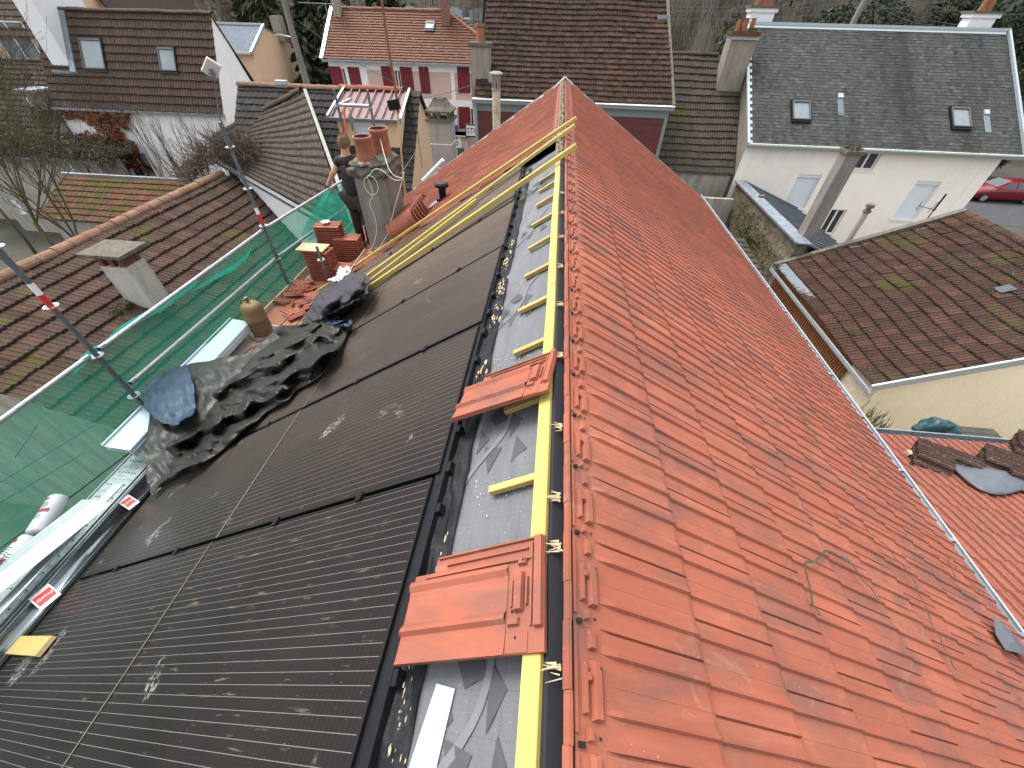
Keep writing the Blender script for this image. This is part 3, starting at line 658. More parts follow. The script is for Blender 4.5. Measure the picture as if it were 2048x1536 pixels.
whL = ['under the heap of dark jackets', 'at the far tip of the crumpled tarpaulin', 'partly under the crumpled olive tarpaulin', 'beside the near corner of the tarpaulin', 'with the yellow wood offcut on its edge', 'nearest, mostly below the frame']
pA = pB = None
for k, (y, s0) in enumerate(zip(cols, topS)):
    for row in (0, 1):
        lab = ('upper-row black solar panel, ' + where[k]) if row == 0 else ('lower-row black solar panel, ' + whL[k])
        if row == 0: L_, s = 1.81, s0
        else: L_, s = 2.30, s0 + 1.814
        if k == 0: o = solar_panel(lab, L_); pA, pB = (o, pB) if row == 0 else (pA, o)
        else: o = dup(pA if row == 0 else pB, label=lab)
        o.location = roofL(s, y, 0.004 + U(-.002, .002)); o.rotation_euler = (0, -AL + U(-.001, .001), 0)
# brown trim tray and black flashing round the field
t = MB(); t.obox(roofL(0.62, 5.315, -0.04), uL * 4.12, (0, 0.37, 0), nL * 0.045)
M['browntray'] = m_plain('brown_tray', (0.075, 0.05, 0.035), 0.42, 0.1, 0.3, 4, 0.1)
t.build('flashing_tray', M['browntray'], house)
t = MB()
def flash(u, v):
    y = -1.35 + 6.75 * v; s = 0.50 + 0.10 * u + 0.012 * noise.noise(V((0, y * 6, 1)))
    return roofL(s, y, -0.062 + 0.035 * (u ** 1.5) + 0.012 * noise.noise(V((u * 3, y * 9, 2))))
t.grid(flash, 6, 260); t.obox(roofL(0.575, -1.35, -0.07), uL * 0.05, (0, 6.7, 0), nL * 0.062)
for k in range(26):
    y = -1.0 + k * 0.24 + U(-.05, .05); t.obox(roofL(0.555, y, -0.04), uL * 0.05, (0, U(.03, .06), 0), nL * 0.03)
t.build('side_flashing', M['black'], house, smooth=False)
# straw-coloured foam seal torn along the flashing (many tiny scraps)
fo = MB()
for k in range(460):
    y = U(-0.4, 5.3)
    if noise.noise(V((y * 3.1, 0, 5))) < 0.02: continue
    s = 0.52 + random.gauss(0, 0.018); p = roofL(s, y, -0.035); q = (0.0025 + rnd() ** 3 * 0.006) * min(1, .35 + max(0, y) * .35)
    L1 = q * U(1.5, 6); a = [p + uL * (q * U(.5, 1.3) * math.cos(w_)) + V((0, L1 * math.sin(w_) * U(.6, 1.2), 0)) for w_ in (0.2, 1.2, 2.0, 3.2, 4.3, 5.4)]; fo.add(a + [c_ + nL * q * U(.4, 1.1) for c_ in a], [(0, 1, 2, 3, 4, 5), (6, 7, 8, 9, 10, 11)] + [(k_, (k_ + 1) % 6, 6 + (k_ + 1) % 6, 6 + k_) for k_ in range(6)])
for k in range(500):
    y = U(0.3, 5.0); y = round(y / 0.41) * 0.41 + random.gauss(0.0, 0.05) - 0.04; s = min(0.48, abs(random.gauss(0.33, 0.09))); p = roofL(s, y, -0.07); q = U(.001, .0035)
    fo.sphere(p, q, 5, sq=(1, U(1, 2.5), 0.5))
tag(fo.build('foam_scraps', M['foam']), 'straw coloured foam scraps and sawdust strewn on the grey underlay', 'debris', kind='stuff')

# grey underlay membrane with its printed pattern
def m_membrane():
    m, nt, b = newmat('underlay'); tc = coords(nt, (1, 1, 1), (0, 0, 0)); sx = N(nt, 'ShaderNodeSeparateXYZ'); nt.links.new(tc, sx.inputs[0])
    def line(v, pitch, wd): 
        f = math_n(nt, 'FRACT', math_n(nt, 'ADD', math_n(nt, 'DIVIDE', v, pitch), 100.5)); return math_n(nt, 'LESS_THAN', math_n(nt, 'ABSOLUTE', math_n(nt, 'SUBTRACT', f, 0.5)), wd / pitch / 2)
    wx = math_n(nt, 'ADD', sx.outputs[0], math_n(nt, 'MULTIPLY', noise_n(nt, tc, 3, 2), 0.03)); wy = math_n(nt, 'ADD', sx.outputs[1], math_n(nt, 'MULTIPLY', noise_n(nt, tc, 3.4, 2), 0.04))
    dots = math_n(nt, 'MAXIMUM', math_n(nt, 'MULTIPLY', line(wx, 0.085, 0.0025), line(wy, 0.008, 0.004)), math_n(nt, 'MULTIPLY', line(wy, 0.10, 0.0025), line(wx, 0.008, 0.004)))
    c = mix(nt, noise_n(nt, tc, 5, 5), (0.075, 0.08, 0.086), (0.125, 0.13, 0.138))
    c = mix(nt, dots, c, (0.025, 0.026, 0.03)); c = mix(nt, noise_n(nt, coords(nt, (1, 300, 1)), 1, 1), c, dark((0.12, 0.125, 0.135), 0.7))
    sp = noise_n(nt, tc, 150, 2); c = mix(nt, ramp(nt, sp, [(0.70, 0), (0.75, 0.7)]), c, (0.45, 0.42, 0.34))
    nt.links.new(c, b.inputs['Base Color']); b.inputs['Roughness'].default_value = 0.55; b.inputs['Specular IOR Level'].default_value = 0.4
    bump(nt, b, noise_n(nt, tc, 7, 4), 0.5, 0.02); return m
M['membrane'] = m_membrane()
M['printdark'] = m_plain('underlay_print', (0.050, 0.053, 0.058), 0.6, 0, 0.2, 8, 0.1)
M['printpale'] = m_plain('underlay_print_pale', (0.12, 0.125, 0.13), 0.6, 0, 0.15, 8, 0.1)
def memb(s, y, h=0):
    e = 0.008 * noise.noise(V((s * 5, y * 2.2, 0))) + 0.012 * max(0, noise.noise(V((s * 7 + y * 1.5, y * 1.1, 3)))) + 0.004 * noise.noise(V((s * 22, y * 9, 1)))
    return roofL(s, y, -0.075 + e * min(1, max(0, (s - 0.08) * 5)) + h)
me_ = MB(); me_.grid(lambda u, v: memb(-0.02 + 0.60 * u, -1.4 + 6.95 * v), 36, 330, 0)
for (y, s) in ((0.05, 0.30), (1.0, 0.34), (2.05, 0.36), (3.25, 0.33), (4.4, 0.36)):   # printed shards and a curving double line, repeated up the roll
    cyc = [(0.0, 0.0, .06, -.09, .10, .02), (.08, .05, .15, .0, .14, .10), (-.10, .10, -.04, .03, -.03, .15), (-.14, -.03, -.06, -.07, -.08, .03)]
    for a in cyc: me_.poly([memb(s + a[q] * .9, y + a[q + 1] * 1.3, 0.0035) for q in (0, 2, 4)], 1)
    me_.poly([memb(s - .02 + q[0], y + .16 + q[1], 0.0035) for q in ((0, 0), (.07, -.03), (.11, .04), (.05, .09))], 1)
    for k in range(16):
        a, b_ = k / 16, (k + 1) / 16; f = lambda q: (s + 0.20 - 0.34 * q + 0.03 * math.sin(q * 9), y - 0.26 + 0.62 * q)
        (s0, y0), (s1, y1) = f(a), f(b_)
        me_.quad(memb(s0, y0, .0045), memb(s0 + .02, y0 + .012, .0045), memb(s1 + .02, y1 + .012, .0045), memb(s1, y1, .0045), 2)
me_.build('underlay_membrane', [M['membrane'], M['printdark'], M['printpale']], house, smooth=True)

# ------------------------------------------------------------------ battens
def batten(label, a, b, w=0.045, h=0.04, up=nL, mat=None, group='yellow treated battens', name='wooden_batten', twist=0.0):
    a, b = V(a), V(b); mb = MB(); d = b - a; n = max(1, int(d.length / 0.5)); dn = d.normalized(); side = dn.cross(up).normalized(); u = side.cross(dn).normalized()
    vs = []
    for i in range(n + 1):
        p = a + d * i / n + side * 0.006 * noise.noise(V((i * .7, a.x * 5, a.y))) + u * 0.004 * noise.noise(V((i * .8, a.y * 3, 7)))
        for (p1, p2) in ((-1, -1), (1, -1), (1, 1), (-1, 1)): vs.append(p + side * p1 * w / 2 + u * p2 * h / 2)
    fs = [(i * 4 + k, i * 4 + (k + 1) % 4, i * 4 + 4 + (k + 1) % 4, i * 4 + 4 + k) for i in range(n) for k in range(4)]
    mb.add(vs, fs, 0); mb.add(vs[:4], [(0, 1, 2, 3)], 1); mb.add(vs[-4:], [(3, 2, 1, 0)], 1)
    mb.m = mb.m
    o = mb.build(name, [mat or M['yellow'], M['woodend']]); tag(o, label, 'batten', group); 
    bv = o.modifiers.new('b', 'BEVEL'); bv.width = 0.002; bv.segments = 1; return o
batten('long yellow ridge batten nailed over the short cross battens beside the open ridge', roofL(0.098, -1.3, -0.015), roofL(0.092, 4.87, -0.015), 0.052, 0.042)
ct = [(0.37, 'short cross batten with splintered end under the nearest loose tile'), (0.79, 'thick short cross batten between the two loose tiles'), (1.2, 'short cross batten under the upper loose tile'), (1.61, 'first short cross batten above the upper loose tile'),
      (2.02, 'second short cross batten above the upper loose tile'), (2.44, 'third short cross batten above the upper loose tile'), (2.88, 'fourth short cross batten above the upper loose tile'), (3.33, 'fifth short cross batten above the upper loose tile'),
      (3.78, 'sixth short cross batten above the upper loose tile'), (4.16, 'shortest-looking cross batten just below the crossing long batten'), (4.5, 'cross batten at the top end, partly under the crossing long batten')]
for y, lab in ct: batten(lab, roofL(0.045, y + 0.005, -0.052), roofL(0.335 + U(-.015, .015), y - 0.005, -0.052), 0.030, 0.027, mat=M['yellowx'])
def px_L(x, y, h): s, yy = onL(x, y, h); return roofL(s, yy, h)
batten('upper long yellow batten of the close pair laid from ridge to jackets', px_L(1153, 236, 0.07), px_L(612, 598, 0.07), 0.05, 0.035, mat=M['yellow'])
batten('lower long yellow batten of the close pair laid from ridge to jackets', px_L(1150, 250, 0.055), px_L(586, 660, 0.055), 0.05, 0.035, mat=M['yellow'])
batten('longest single yellow batten crossing the panels from ridge to tarpaulin', px_L(1153, 291, 0.06), px_L(634, 646, 0.045), 0.05, 0.045)
batten('shorter yellow batten lying on the far panels between the long ones', px_L(953, 400, 0.045), px_L(622, 652, 0.045), 0.045, 0.035)

# ------------------------------------------------------------------ loose tiles
def loose_tile(name, label, cat, group):
    """local x up the slope (length), y along the ridge; origin at the middle of the underside"""
    r = thing(name, label, cat, (0, 0, 0), group)
    mb = MB(); L, Wd = 0.50, 0.295
    P = lambda s, y, h: V((L / 2 - s, y, h + 0.016))
    B = lambda s0, s1, y0, y1, h0, h1, tp=0.0: mb.hexa([P(s1, y0, h0), P(s0, y0, h0), P(s0, y1, h0), P(s1, y1, h0), P(s1 - tp, y0 + tp, h1), P(s0 + tp, y0 + tp, h1), P(s0 + tp, y1 - tp, h1), P(s1 - tp, y1 - tp, h1)], 0, 0.5)
    # pan with its two ribs (main part), far-side under-lock rail, head block with hooks
    pr = [(0.075, .010), (0.068, .014), (0.060, .014), (0.045, .002), (0.030, .000), (-0.035, .000), (-0.045, .001), (-0.058, .011), (-0.068, .013), (-0.078, -.001), (-0.09, 0), (-0.125, .001), (-0.1475, .003)]
    vs = []
    for y, h in pr: vs += [P(0.115, y, h), P(L - 0.012, y, h + 0.004), P(L, y, h - 0.006), P(L, y, -0.018)]
    for y, h in pr: vs += [P(0.115, y, -0.016)]
    K = len(pr); fs = []
    for k in range(K - 1):
        a = 4 * k; fs += [(a, a + 4, a + 5, a + 1), (a + 1, a + 5, a + 6, a + 2), (a + 2, a + 6, a + 7, a + 3)]
    fs.append(tuple([4 * k + q for k, q in ((0, 0), (0, 1), (0, 2), (0, 3))]))
    fs.append(tuple([4 * (K - 1) + q for q in (3, 2, 1, 0)]))
    mb.add(vs, [f[::-1] for f in fs], 0, 0.5)
    B(0.0, L - 0.01, -0.1475, 0.10, -0.016, -0.003); B(0.0, L - 0.09, 0.075, 0.1475, -0.016, -0.006)
    B(0.03, L - 0.10, 0.139, 0.1475, -0.012, 0.004, .002); B(0.05, L - 0.14, 0.112, 0.120, -0.012, 0.003, .002); B(0.03, L - 0.06, 0.080, 0.095, -0.012, 0.006, .003)
    B(0.0, 0.028, -0.095, 0.1475, -0.016, 0.012, .003); B(0.034, 0.042, -0.09, 0.13, -0.012, 0.004, .001)
    B(0.058, 0.09, -0.055, 0.05, -0.012, 0.016, .005); B(0.046, 0.055, -0.04, 0.035, -0.012, 0.008, .002); B(0.096, 0.104, -0.04, 0.03, -0.012, 0.004, .001)
    B(0.05, 0.085, 0.065, 0.092, -0.012, 0.010, .006); B(0.07, 0.11, -0.088, -0.064, -0.012, 0.009, .005); B(0.045, 0.115, -0.1475, -0.098, -0.016, 0.0, .002)
    mb.build('tile_body', M['newtile'], r, local=True)
    h = MB()
    for (s, y) in ((0.062, 0.079), (0.097, -0.05), (0.083, -0.112)): h.cyl(P(s, y, -0.002), P(s, y, 0.0108 if s < .08 else .0013), 0.0035, n=8)
    h.build('nail_hole', M['darkvoid'], r, local=True)
    return r
lt1 = loose_tile('roof_tile', 'loose orange tile lying across the ridge batten, the nearer of the two', 'roof tile', 'loose tiles on the ridge batten')
c1 = (roofL(0.31, 0.375, 0.004)); lt1.location = c1
mx = Matrix((-uL, V((0, 1, 0)), nL)).transposed(); lt1.rotation_euler = (mx @ Matrix.Rotation(R(2.5), 3, 'Z')).to_euler()
lt2 = dup(lt1, roofL(0.30, 1.265, 0.02), (mx @ Matrix.Rotation(R(-3), 3, 'Z') @ Matrix.Rotation(R(-9), 3, 'X')).to_euler(), 'loose orange tile tilted over the ridge batten, the farther of the two')
z = MB(); a = [memb(*onL(876, 1368, -.07)), memb(*onL(911, 1378, -.07)), memb(*onL(868, 1560, -.07)), memb(*onL(812, 1560, -.07))]
z.hexa([p + nL * 0.004 for p in a] + [p + nL * 0.007 for p in a]); M['spangle2'] = m_zinc('spangled_offcut', (0.38, 0.42, 0.43), 0.45, 220, 0.3, 0.3)
tag(z.build('metal_strip', M['spangle2']), 'narrow speckled galvanised strip lying on the grey underlay', 'metal strip')
# splintered batten stubs under the first tiles of the right slope
for k, (x, y) in enumerate(((1112, 1108), (1113, 965), (1114, 830), (1113, 797))):
    pass
sp = MB()
for y in (0.205, 0.50, 0.66, 0.95, 1.38, 1.8, 2.23, 2.66, 3.1, 3.55):
    for k in range(9):
        a = V((0.115 + U(-.01, .005), y + U(-.016, .016), RZ - 0.02)); d = V((-U(.02, .045), U(-.015, .015), U(-.012, .006)))
        sp.cyl(a, a + d, U(.002, .005), 0.0006, n=4)
tag(sp.build('wood_splinters', M['foam']), 'pale wood splinters sticking out below the first right hand tiles', 'debris', kind='stuff')
# yellow offcut, scraps
o = batten('square yellow wood offcut resting on the gutter edge at lower left', px_L(30, 1290, 0.03), px_L(92, 1292, 0.03), 0.12, 0.03, mat=M['yellowx'], group=None, name='wood_offcut'); o['category'] = 'wood offcut'

# green strapping bands scattered on the right slope
M['strap'] = m_plain('green_strapping', (0.035, 0.062, 0.034), 0.45, 0, 0.4, 12, 0.1)
def strap(label, pts, w=0.0095, h=0.045, wob=0.0):
    mb = MB(); P = []
    for (x, y) in pts: s, yy = onR(x, y, h); P.append(roofR(s, yy, h))
    Q = []
    for i in range(len(P) - 1):
        for k in range(5): Q.append(P[i].lerp(P[i + 1], k / 5) + V((0, 0, 0.006 * math.sin(k * 1.26) + wob * U(-1, 1))))
    Q.append(P[-1]); vs = []
    for i, p in enumerate(Q):
        d = (Q[min(i + 1, len(Q) - 1)] - Q[max(i - 1, 0)]).normalized(); sd_ = d.cross(nR).normalized() * w / 2
        vs += [p - sd_ - nR * .001, p + sd_ - nR * .001, p + sd_ + nR * .001, p - sd_ + nR * .001]
    fs = [(i * 4 + k, i * 4 + (k + 1) % 4, i * 4 + 4 + (k + 1) % 4, i * 4 + 4 + k) for i in range(len(Q) - 1) for k in range(4)]
    mb.add(vs, fs); return tag(mb.build('plastic_strap', M['strap']), label, 'strap', 'green plastic straps on the right slope')
strap('green strap bent like a hook with two long legs on the orange tiles', [(1639, 1231), (1624, 1203), (1610, 1126), (1632, 1122), (1651, 1101), (1693, 1117), (1735, 1170), (1760, 1200)])
strap('longest green strap, snaking down the middle of the right slope', [(1725, 1050), (1745, 1070), (1768, 1087), (1800, 1125), (1825, 1157), (1845, 1200), (1872, 1264), (1895, 1305), (1911, 1338)])
strap('short folded green strap farthest up the right slope', [(1593, 812), (1617, 852), (1642, 890), (1620, 880), (1600, 869)])
strap('thin green strap piece left of the gutter, halfway down', [(1743, 936), (1767, 974), (1780, 1000), (1795, 1023)])
strap('small green strap scrap beside the gutter, halfway down', [(1755, 933), (1775, 950), (1792, 964)])
strap('forked green strap close to the broken gutter end', [(1911, 1160), (1896, 1117), (1905, 1117), (1930, 1140), (1965, 1172), (1992, 1202)])
# slate grey membrane flap at the broken eaves
mb = MB(); pts = [(1983, 1232), (2012, 1262), (2052, 1300), (2060, 1330), (2040, 1308), (2015, 1300), (1998, 1268)]
s_ = [onR(x, y, 0.05) for x, y in pts]; c = [roofR(a, b_, 0.05 + 0.02 * U(-1, 1)) for a, b_ in s_]; mid = sum(c, V((0, 0, 0))) / len(c) + nR * 0.015
for k in range(len(c)): mb.add([c[k], c[(k + 1) % len(c)], mid], [(0, 1, 2)])
M['slatecloth'] = m_plain('grey_sheet', (0.085, 0.095, 0.11), 0.5, 0, 0.2, 9, 0.2)
tag(mb.build('membrane_flap', M['slatecloth'], solid=0.004), 'torn slate grey membrane flap at the broken gutter end on the right', 'membrane scrap')

# ================================================================== scaffold on the left
DZ = -3.75; SX = -4.6
POSTY = (-0.35, 2.72, 5.93, 9.0)
M['stickerw'] = m_plain('white_sticker', (0.70, 0.69, 0.67), 0.5, 0, 0.12, 25, 0)
def ring(mb, x, y, z, r=0.062):
    n = 16; vs = []
    for (rr, zz) in ((r, -.005), (r, .005), (0.03, .005), (0.03, -.005)):
        vs += [(x + rr * math.cos(2 * math.pi * k / n), y + rr * math.sin(2 * math.pi * k / n), z + zz) for k in range(n)]
    fs = [(q * n + k, q * n + (k + 1) % n, ((q + 1) % 4) * n + (k + 1) % n, ((q + 1) % 4) * n + k) for q in range(4) for k in range(n)]
    mb.add(vs, fs, 0, .5)
    for k in range(8):
        a = k * math.pi / 4; mb.cyl((x + .046 * math.cos(a), y + .046 * math.sin(a), z + .0045), (x + .046 * math.cos(a), y + .046 * math.sin(a), z + .0058), .009 if k % 2 else .006, n=8, m=1, t=.5)
def post(x, y, z0, z1, label, rings, stickers=(), group='scaffold posts', r=0.0245, thin=None):
    o = thing('scaffold_post', label, 'scaffold post', (x, y, z0), group)
    t = MB(); t.cyl((x, y, z0), (x, y, z1), r, n=14); 
    if thin: t.cyl((x, y, z1), (x, y, z1 + thin), r * 0.75, n=10)
    t.build('tube', M['galvdark'], o, smooth=False)
    for z in rings:
        b = MB(); ring(b, x, y, z); b.build('ring_plate', [M['galv'], M['darkvoid']], o)
    for (za, zb, col) in stickers:
        b = MB(); b.cyl((x, y, za), (x, y, zb), r + 0.0012, n=14, caps=False); b.build('marking_band', M['red'] if col == 'r' else M['stickerw'], o)
    return o
zr = lambda x, y, X, Y: PY(x, y, Y).z
post(SX, 2.72, -5.5, -0.9, 'nearest scaffold post in view, with a red and white band', [zr(10, 495, 0, 2.72), zr(105, 613, 0, 2.72), zr(182, 710, 0, 2.72), zr(258, 790, 0, 2.72)], [(zr(0, 583, 0, 2.72), zr(0, 612, 0, 2.72), 'r'), (zr(0, 562, 0, 2.72), zr(0, 583, 0, 2.72), 'w')])
post(SX, 5.93, -5.5, zr(458, 245, 0, 5.93), 'scaffold post carrying the square antenna on its thin mast', [zr(478, 295, 0, 5.93), zr(512, 378, 0, 5.93), zr(537, 452, 0, 5.93), zr(562, 518, 0, 5.93)], [(zr(533, 430, 0, 5.93), zr(537, 449, 0, 5.93), 'r'), (zr(528, 416, 0, 5.93), zr(532, 429, 0, 5.93), 'w')])
post(-4.28, 8.9, -4.6, zr(664, 178, 0, 8.9), 'far left scaffold post behind the standing man', [zr(668, 212, 0, 8.9)])
post(-3.62, 8.9, -4.6, zr(737, 180, 0, 8.9), 'far right scaffold post behind the two chimney pots', [zr(745, 215, 0, 8.9)])
px, pz0 = PY(645, 500, 5.75), 0
post(PZ(660, 572, DZ).x, PZ(660, 572, DZ).y, DZ, PY(641, 493, PZ(660, 572, DZ).y).z, 'short free-standing scaffold post beside the broken tiles', [PY(654, 520, PZ(660, 572, DZ).y).z], group='scaffold posts')
def rail(label, a, b, r=0.024, mat=None, name='scaffold_rail', stickers=()):
    o = thing(name, label, 'scaffold rail', a, 'scaffold rails'); t = MB(); t.cyl(a, b, r, n=12); t.build('tube', mat or M['galv'], o)
    d = (V(b) - V(a)).normalized()
    for e, s in ((a, 1), (b, -1)):
        k = MB(); k.obox(V(e) - V((.02, .0, .02)), (.04, 0, 0), d * 0.07 * s, (0, 0, .04)); k.build('wedge_head', M['galvdark'], o)
    return o
RT = 0.58 * SX; R2 = RT - 0.5
rail('top handrail of the scaffold, nearest bay', (SX, -0.3, RT), (SX, 2.66, RT)); rail('top handrail of the scaffold, middle bay', (SX, 2.78, RT), (SX, 5.87, RT)); rail('top handrail of the scaffold, bay beside the man', (SX, 5.99, RT), (-4.33, 8.85, RT))
rail('lower guard rail of the scaffold, middle bay', (SX, 2.78, R2), (SX, 5.87, R2)); rail('lower guard rail of the scaffold, bay beside the man', (SX, 5.99, R2), (-4.33, 8.85, R2))
zz = PY(705, 211, 8.9).z
rail('short cross rail joining the two far scaffold posts', (-4.26, 8.9, zz), (-3.64, 8.9, zz), 0.03)
rail('short upper stub rail with a clamp on the far scaffold posts', PY(672, 212, 8.9), PY(702, 198, 9.2), 0.024)
# square antenna on a thin mast strapped to the second post
an = thing('square_antenna', 'flat white square antenna on a thin mast above the scaffold', 'antenna', (SX, 5.93, zr(452, 225, 0, 5.93)))
t = MB(); p0 = V((SX, 5.93, zr(458, 245, 0, 5.93) - 0.3)) + V((0.03, 0, 0)); p1 = PY(428, 150, 5.9); t.tube([p0, p0 + V((0, 0, .35)), p1], 0.011, 8); t.build('mast', M['galvdark'], an)
t = MB(); cs = [PY(413, 116, 5.75), PY(444, 135, 5.88), PY(433, 162, 5.98), PY(402, 143, 5.85)]; nn = (cs[1] - cs[0]).cross(cs[3] - cs[0]).normalized()
t.hexa([c for c in cs] + [c + nn * 0.03 for c in cs]); t.build('panel', M['white'], an, bevel=0.012)
t = MB(); cc = sum(cs, V((0, 0, 0))) / 4 
fr = nn if nn.y < 0 else -nn
t.obox(cc - V((.03, .0, .03)) + fr * .03, (.06, 0, 0), fr * .03, (0, 0, .06)); t.beam(cc + fr * .05 - V((.05, 0, 0.0)), cc + fr * .05 + V((.05, 0, 0)), .012, .012); t.beam(cc + fr * .05 - V((.04, 0, 0.05)), cc + fr * .05 + V((.04, 0, -.05)), .012, .012); t.build('bracket', M['galvdark'], an)

# green debris netting hung outside the posts
def m_net(name, dens, col):
    m, nt, b = newmat(name); out = nt.nodes['Material Output']; vec = coords(nt)
    b.inputs['Base Color'].default_value = (*col, 1); b.inputs['Roughness'].default_value = 0.6
    tr = N(nt, 'ShaderNodeBsdfTransparent'); tr.inputs[0].default_value = (0.80, 1.0, 0.93, 1); tl = N(nt, 'ShaderNodeBsdfTranslucent'); tl.inputs[0].default_value = (*col, 1)
    ms0 = N(nt, 'ShaderNodeMixShader'); ms0.inputs[0].default_value = 0.45; nt.links.new(b.outputs[0], ms0.inputs[1]); nt.links.new(tl.outputs[0], ms0.inputs[2])
    ms = N(nt, 'ShaderNodeMixShader')
    wv = N(nt, 'ShaderNodeTexWave', bands_direction='Z'); wv.inputs['Scale'].default_value = 28; wv.inputs['Distortion'].default_value = 0.4; nt.links.new(vec, wv.inputs['Vector'])
    w2 = N(nt, 'ShaderNodeTexWave', bands_direction='Y'); w2.inputs['Scale'].default_value = 24; w2.inputs['Distortion'].default_value = 0.4; nt.links.new(vec, w2.inputs['Vector'])
    f = math_n(nt, 'ADD', math_n(nt, 'MULTIPLY', math_n(nt, 'ADD', wv.outputs['Fac'], w2.outputs['Fac']), 0.13), dens - 0.13)
    f = math_n(nt, 'ADD', f, math_n(nt, 'MULTIPLY', math_n(nt, 'SUBTRACT', noise_n(nt, coords(nt, (1, 1.2, 0.8)), 1.2, 4), 0.5), 0.35))
    nt.links.new(f, ms.inputs[0]); nt.links.new(tr.outputs[0], ms.inputs[1]); nt.links.new(ms0.outputs[0], ms.inputs[2]); nt.links.new(ms.outputs[0], out.inputs[0]); return m
M['net'] = m_net('green_net', 0.52, (0.02, 0.20, 0.135)); M['netfold'] = m_net('green_net_doubled', 0.92, (0.02, 0.36, 0.26))
net = thing('debris_net', 'green debris netting tied along the scaffold rails', 'safety net', (SX - 0.05, 3, DZ))
mb = MB()
def netp(u, v):
    y = -0.6 + 9.5 * u; sag = 0.10 * math.sin(max(0, (y % 3.2)) / 3.2 * math.pi) * (0.5 + 0.5 * noise.noise(V((y, 0, 0))))
    z = RT - 0.02 - sag * 0.4 - 4.3 * v; x = SX - 0.05 - 0.10 * math.sin(v * 6 + y) * noise.noise(V((y * .8, v * 2, 1))) - 0.03 * noise.noise(V((y * 4, v * 7, 2))) + max(0, y - 6) * 0.10
    return (x, y, z)
mb.grid(netp, 120, 40); mb.build('net_sheet', M['net'], net, smooth=True)
for (pts, wd) in (([(190, 702), (250, 655), (320, 615), (385, 570), (420, 530)], .06), ([(385, 582), (430, 556), (470, 535), (497, 510), (508, 486)], .05), ([(150, 745), (168, 722), (190, 700), (205, 690)], .06)):
    mb = MB(); P = [PX(x, y, SX - 0.09) for x, y in pts]; vs = []
    for i, p in enumerate(P): wv_ = wd * math.sin(math.pi * (i + 0.6) / len(P)) * 0.8; vs += [p + V((0, 0, wv_)), p - V((0.02, 0, wv_))]
    mb.add(vs, [(2 * i, 2 * i + 1, 2 * i + 3, 2 * i + 2) for i in range(len(P) - 1)]); mb.build('net_fold', M['netfold'], net, smooth=True)
mb = MB()                                       # gathered corner by the man
def bun(u, v):
    a = PY(652 + 45 * u, 378 + 12 * math.sin(u * 3), 7.4 + 0.9 * u); b = PY(600 + 115 * u, 470 + 12 * math.sin(u * 9), 7.0 + 1.2 * u); p = a.lerp(b, v)
    return p + V((0.07 * noise.noise(V((u * 7, v * 1.2, 0))), 0.09 * noise.noise(V((u * 9, v * 1.4, 4))), 0))
mb.grid(bun, 40, 16); mb.build('gathered_net', M['netfold'] if False else m_net('green_net_gathered', 0.62, (0.02, 0.34, 0.25)), net, smooth=True)
M['rope'] = m_plain('dark_cord', (0.02, 0.03, 0.03), 0.7, 0, 0.2, 9, 0)
mb = MB(); mb.tube([PX(x, y, SX - 0.04) for x, y in ((-30, 1118), (120, 1010), (250, 912), (430, 790))], 0.008, 6)
tag(mb.build('rope', M['rope']), 'dark cord stretched along the foot of the green netting', 'rope')
mb = MB()
for (a, b_) in (((0, 965), (190, 850)), ((0, 1006), (170, 905)), ((30, 915), (75, 850))): mb.cyl(PX(*a, SX - 0.2), PX(*b_, SX - 0.2), 0.004, n=5)
mb.build('edge_cord', M['rope'], net)

# decks
def deck(label, y0, y1, x0, x1, kind):
    o = thing('scaffold_deck', label, 'scaffold deck', ((x0 + x1) / 2, y0, DZ), 'scaffold decks')
    mb = MB()
    if kind == 'steel':
        mb.box((x0, y0, DZ - 0.05), (x1, y1, DZ)); n = int((y1 - y0) / 0.075)
        for k in range(n):
            y = y0 + 0.03 + k * 0.075
            if k % 2: mb.box((x0 + 0.03, y, DZ), (x1 - 0.03, y + 0.012, DZ + 0.004), 0)
            else:
                for q in range(6): xx = x0 + 0.06 + q * (x1 - x0 - 0.12) / 5; mb.cyl((xx, y + .01, DZ), (xx, y + .01, DZ + 0.003), 0.008, n=6, m=1)
        mb.box((x0, y0, DZ), (x0 + 0.012, y1, DZ + 0.012)); mb.box((x1 - 0.012, y0, DZ), (x1, y1, DZ + 0.012)); mb.build('plate', [M['galv'], M['darkvoid']], o)
    else:
        mb.box((x0 + .01, y0 + .01, DZ - 0.02), (x1 - .01, y1 - .01, DZ)); mb.cyl((x0 + .15, y1 - .3, DZ), (x0 + .15, y1 - .3, DZ + .002), .015, n=10, m=1); mb.build('plywood_panel', [M['ply'], M['darkvoid']], o)
        f = MB(); f.box((x0 - .015, y0, DZ - 0.04), (x0 + .012, y1, DZ + 0.006)); f.box((x1 - .012, y0, DZ - 0.04), (x1 + .015, y1, DZ + 0.006)); f.box((x0, y0 - .01, DZ - .04), (x1, y0 + .02, DZ + .005)); f.build('frame', M['galv'], o)
    return o
deck('perforated steel scaffold deck, outer strip beside the netting', -0.3, 3.25, -4.52, -4.22, 'steel'); deck('perforated steel scaffold deck, inner strip beside the panels', -0.3, 3.25, -4.19, -3.89, 'steel')
M['plygrey'] = m_wood('grey_plywood', (0.26, 0.20, 0.16), 'y', 0.6, 0.8, 0.25)
deck('grey plywood deck under the gas bottle', 3.27, 4.75, -4.52, -3.86, 'ply'); bpy.data.objects['plywood_panel'].data.materials[0] = M['plygrey']
deck('reddish plywood deck between gas bottle and broken tiles', 4.77, 6.0, -4.52, -3.66, 'ply'); deck('reddish plywood deck under the tile stacks and the man', 6.02, 8.85, -4.45, -3.4, 'ply')
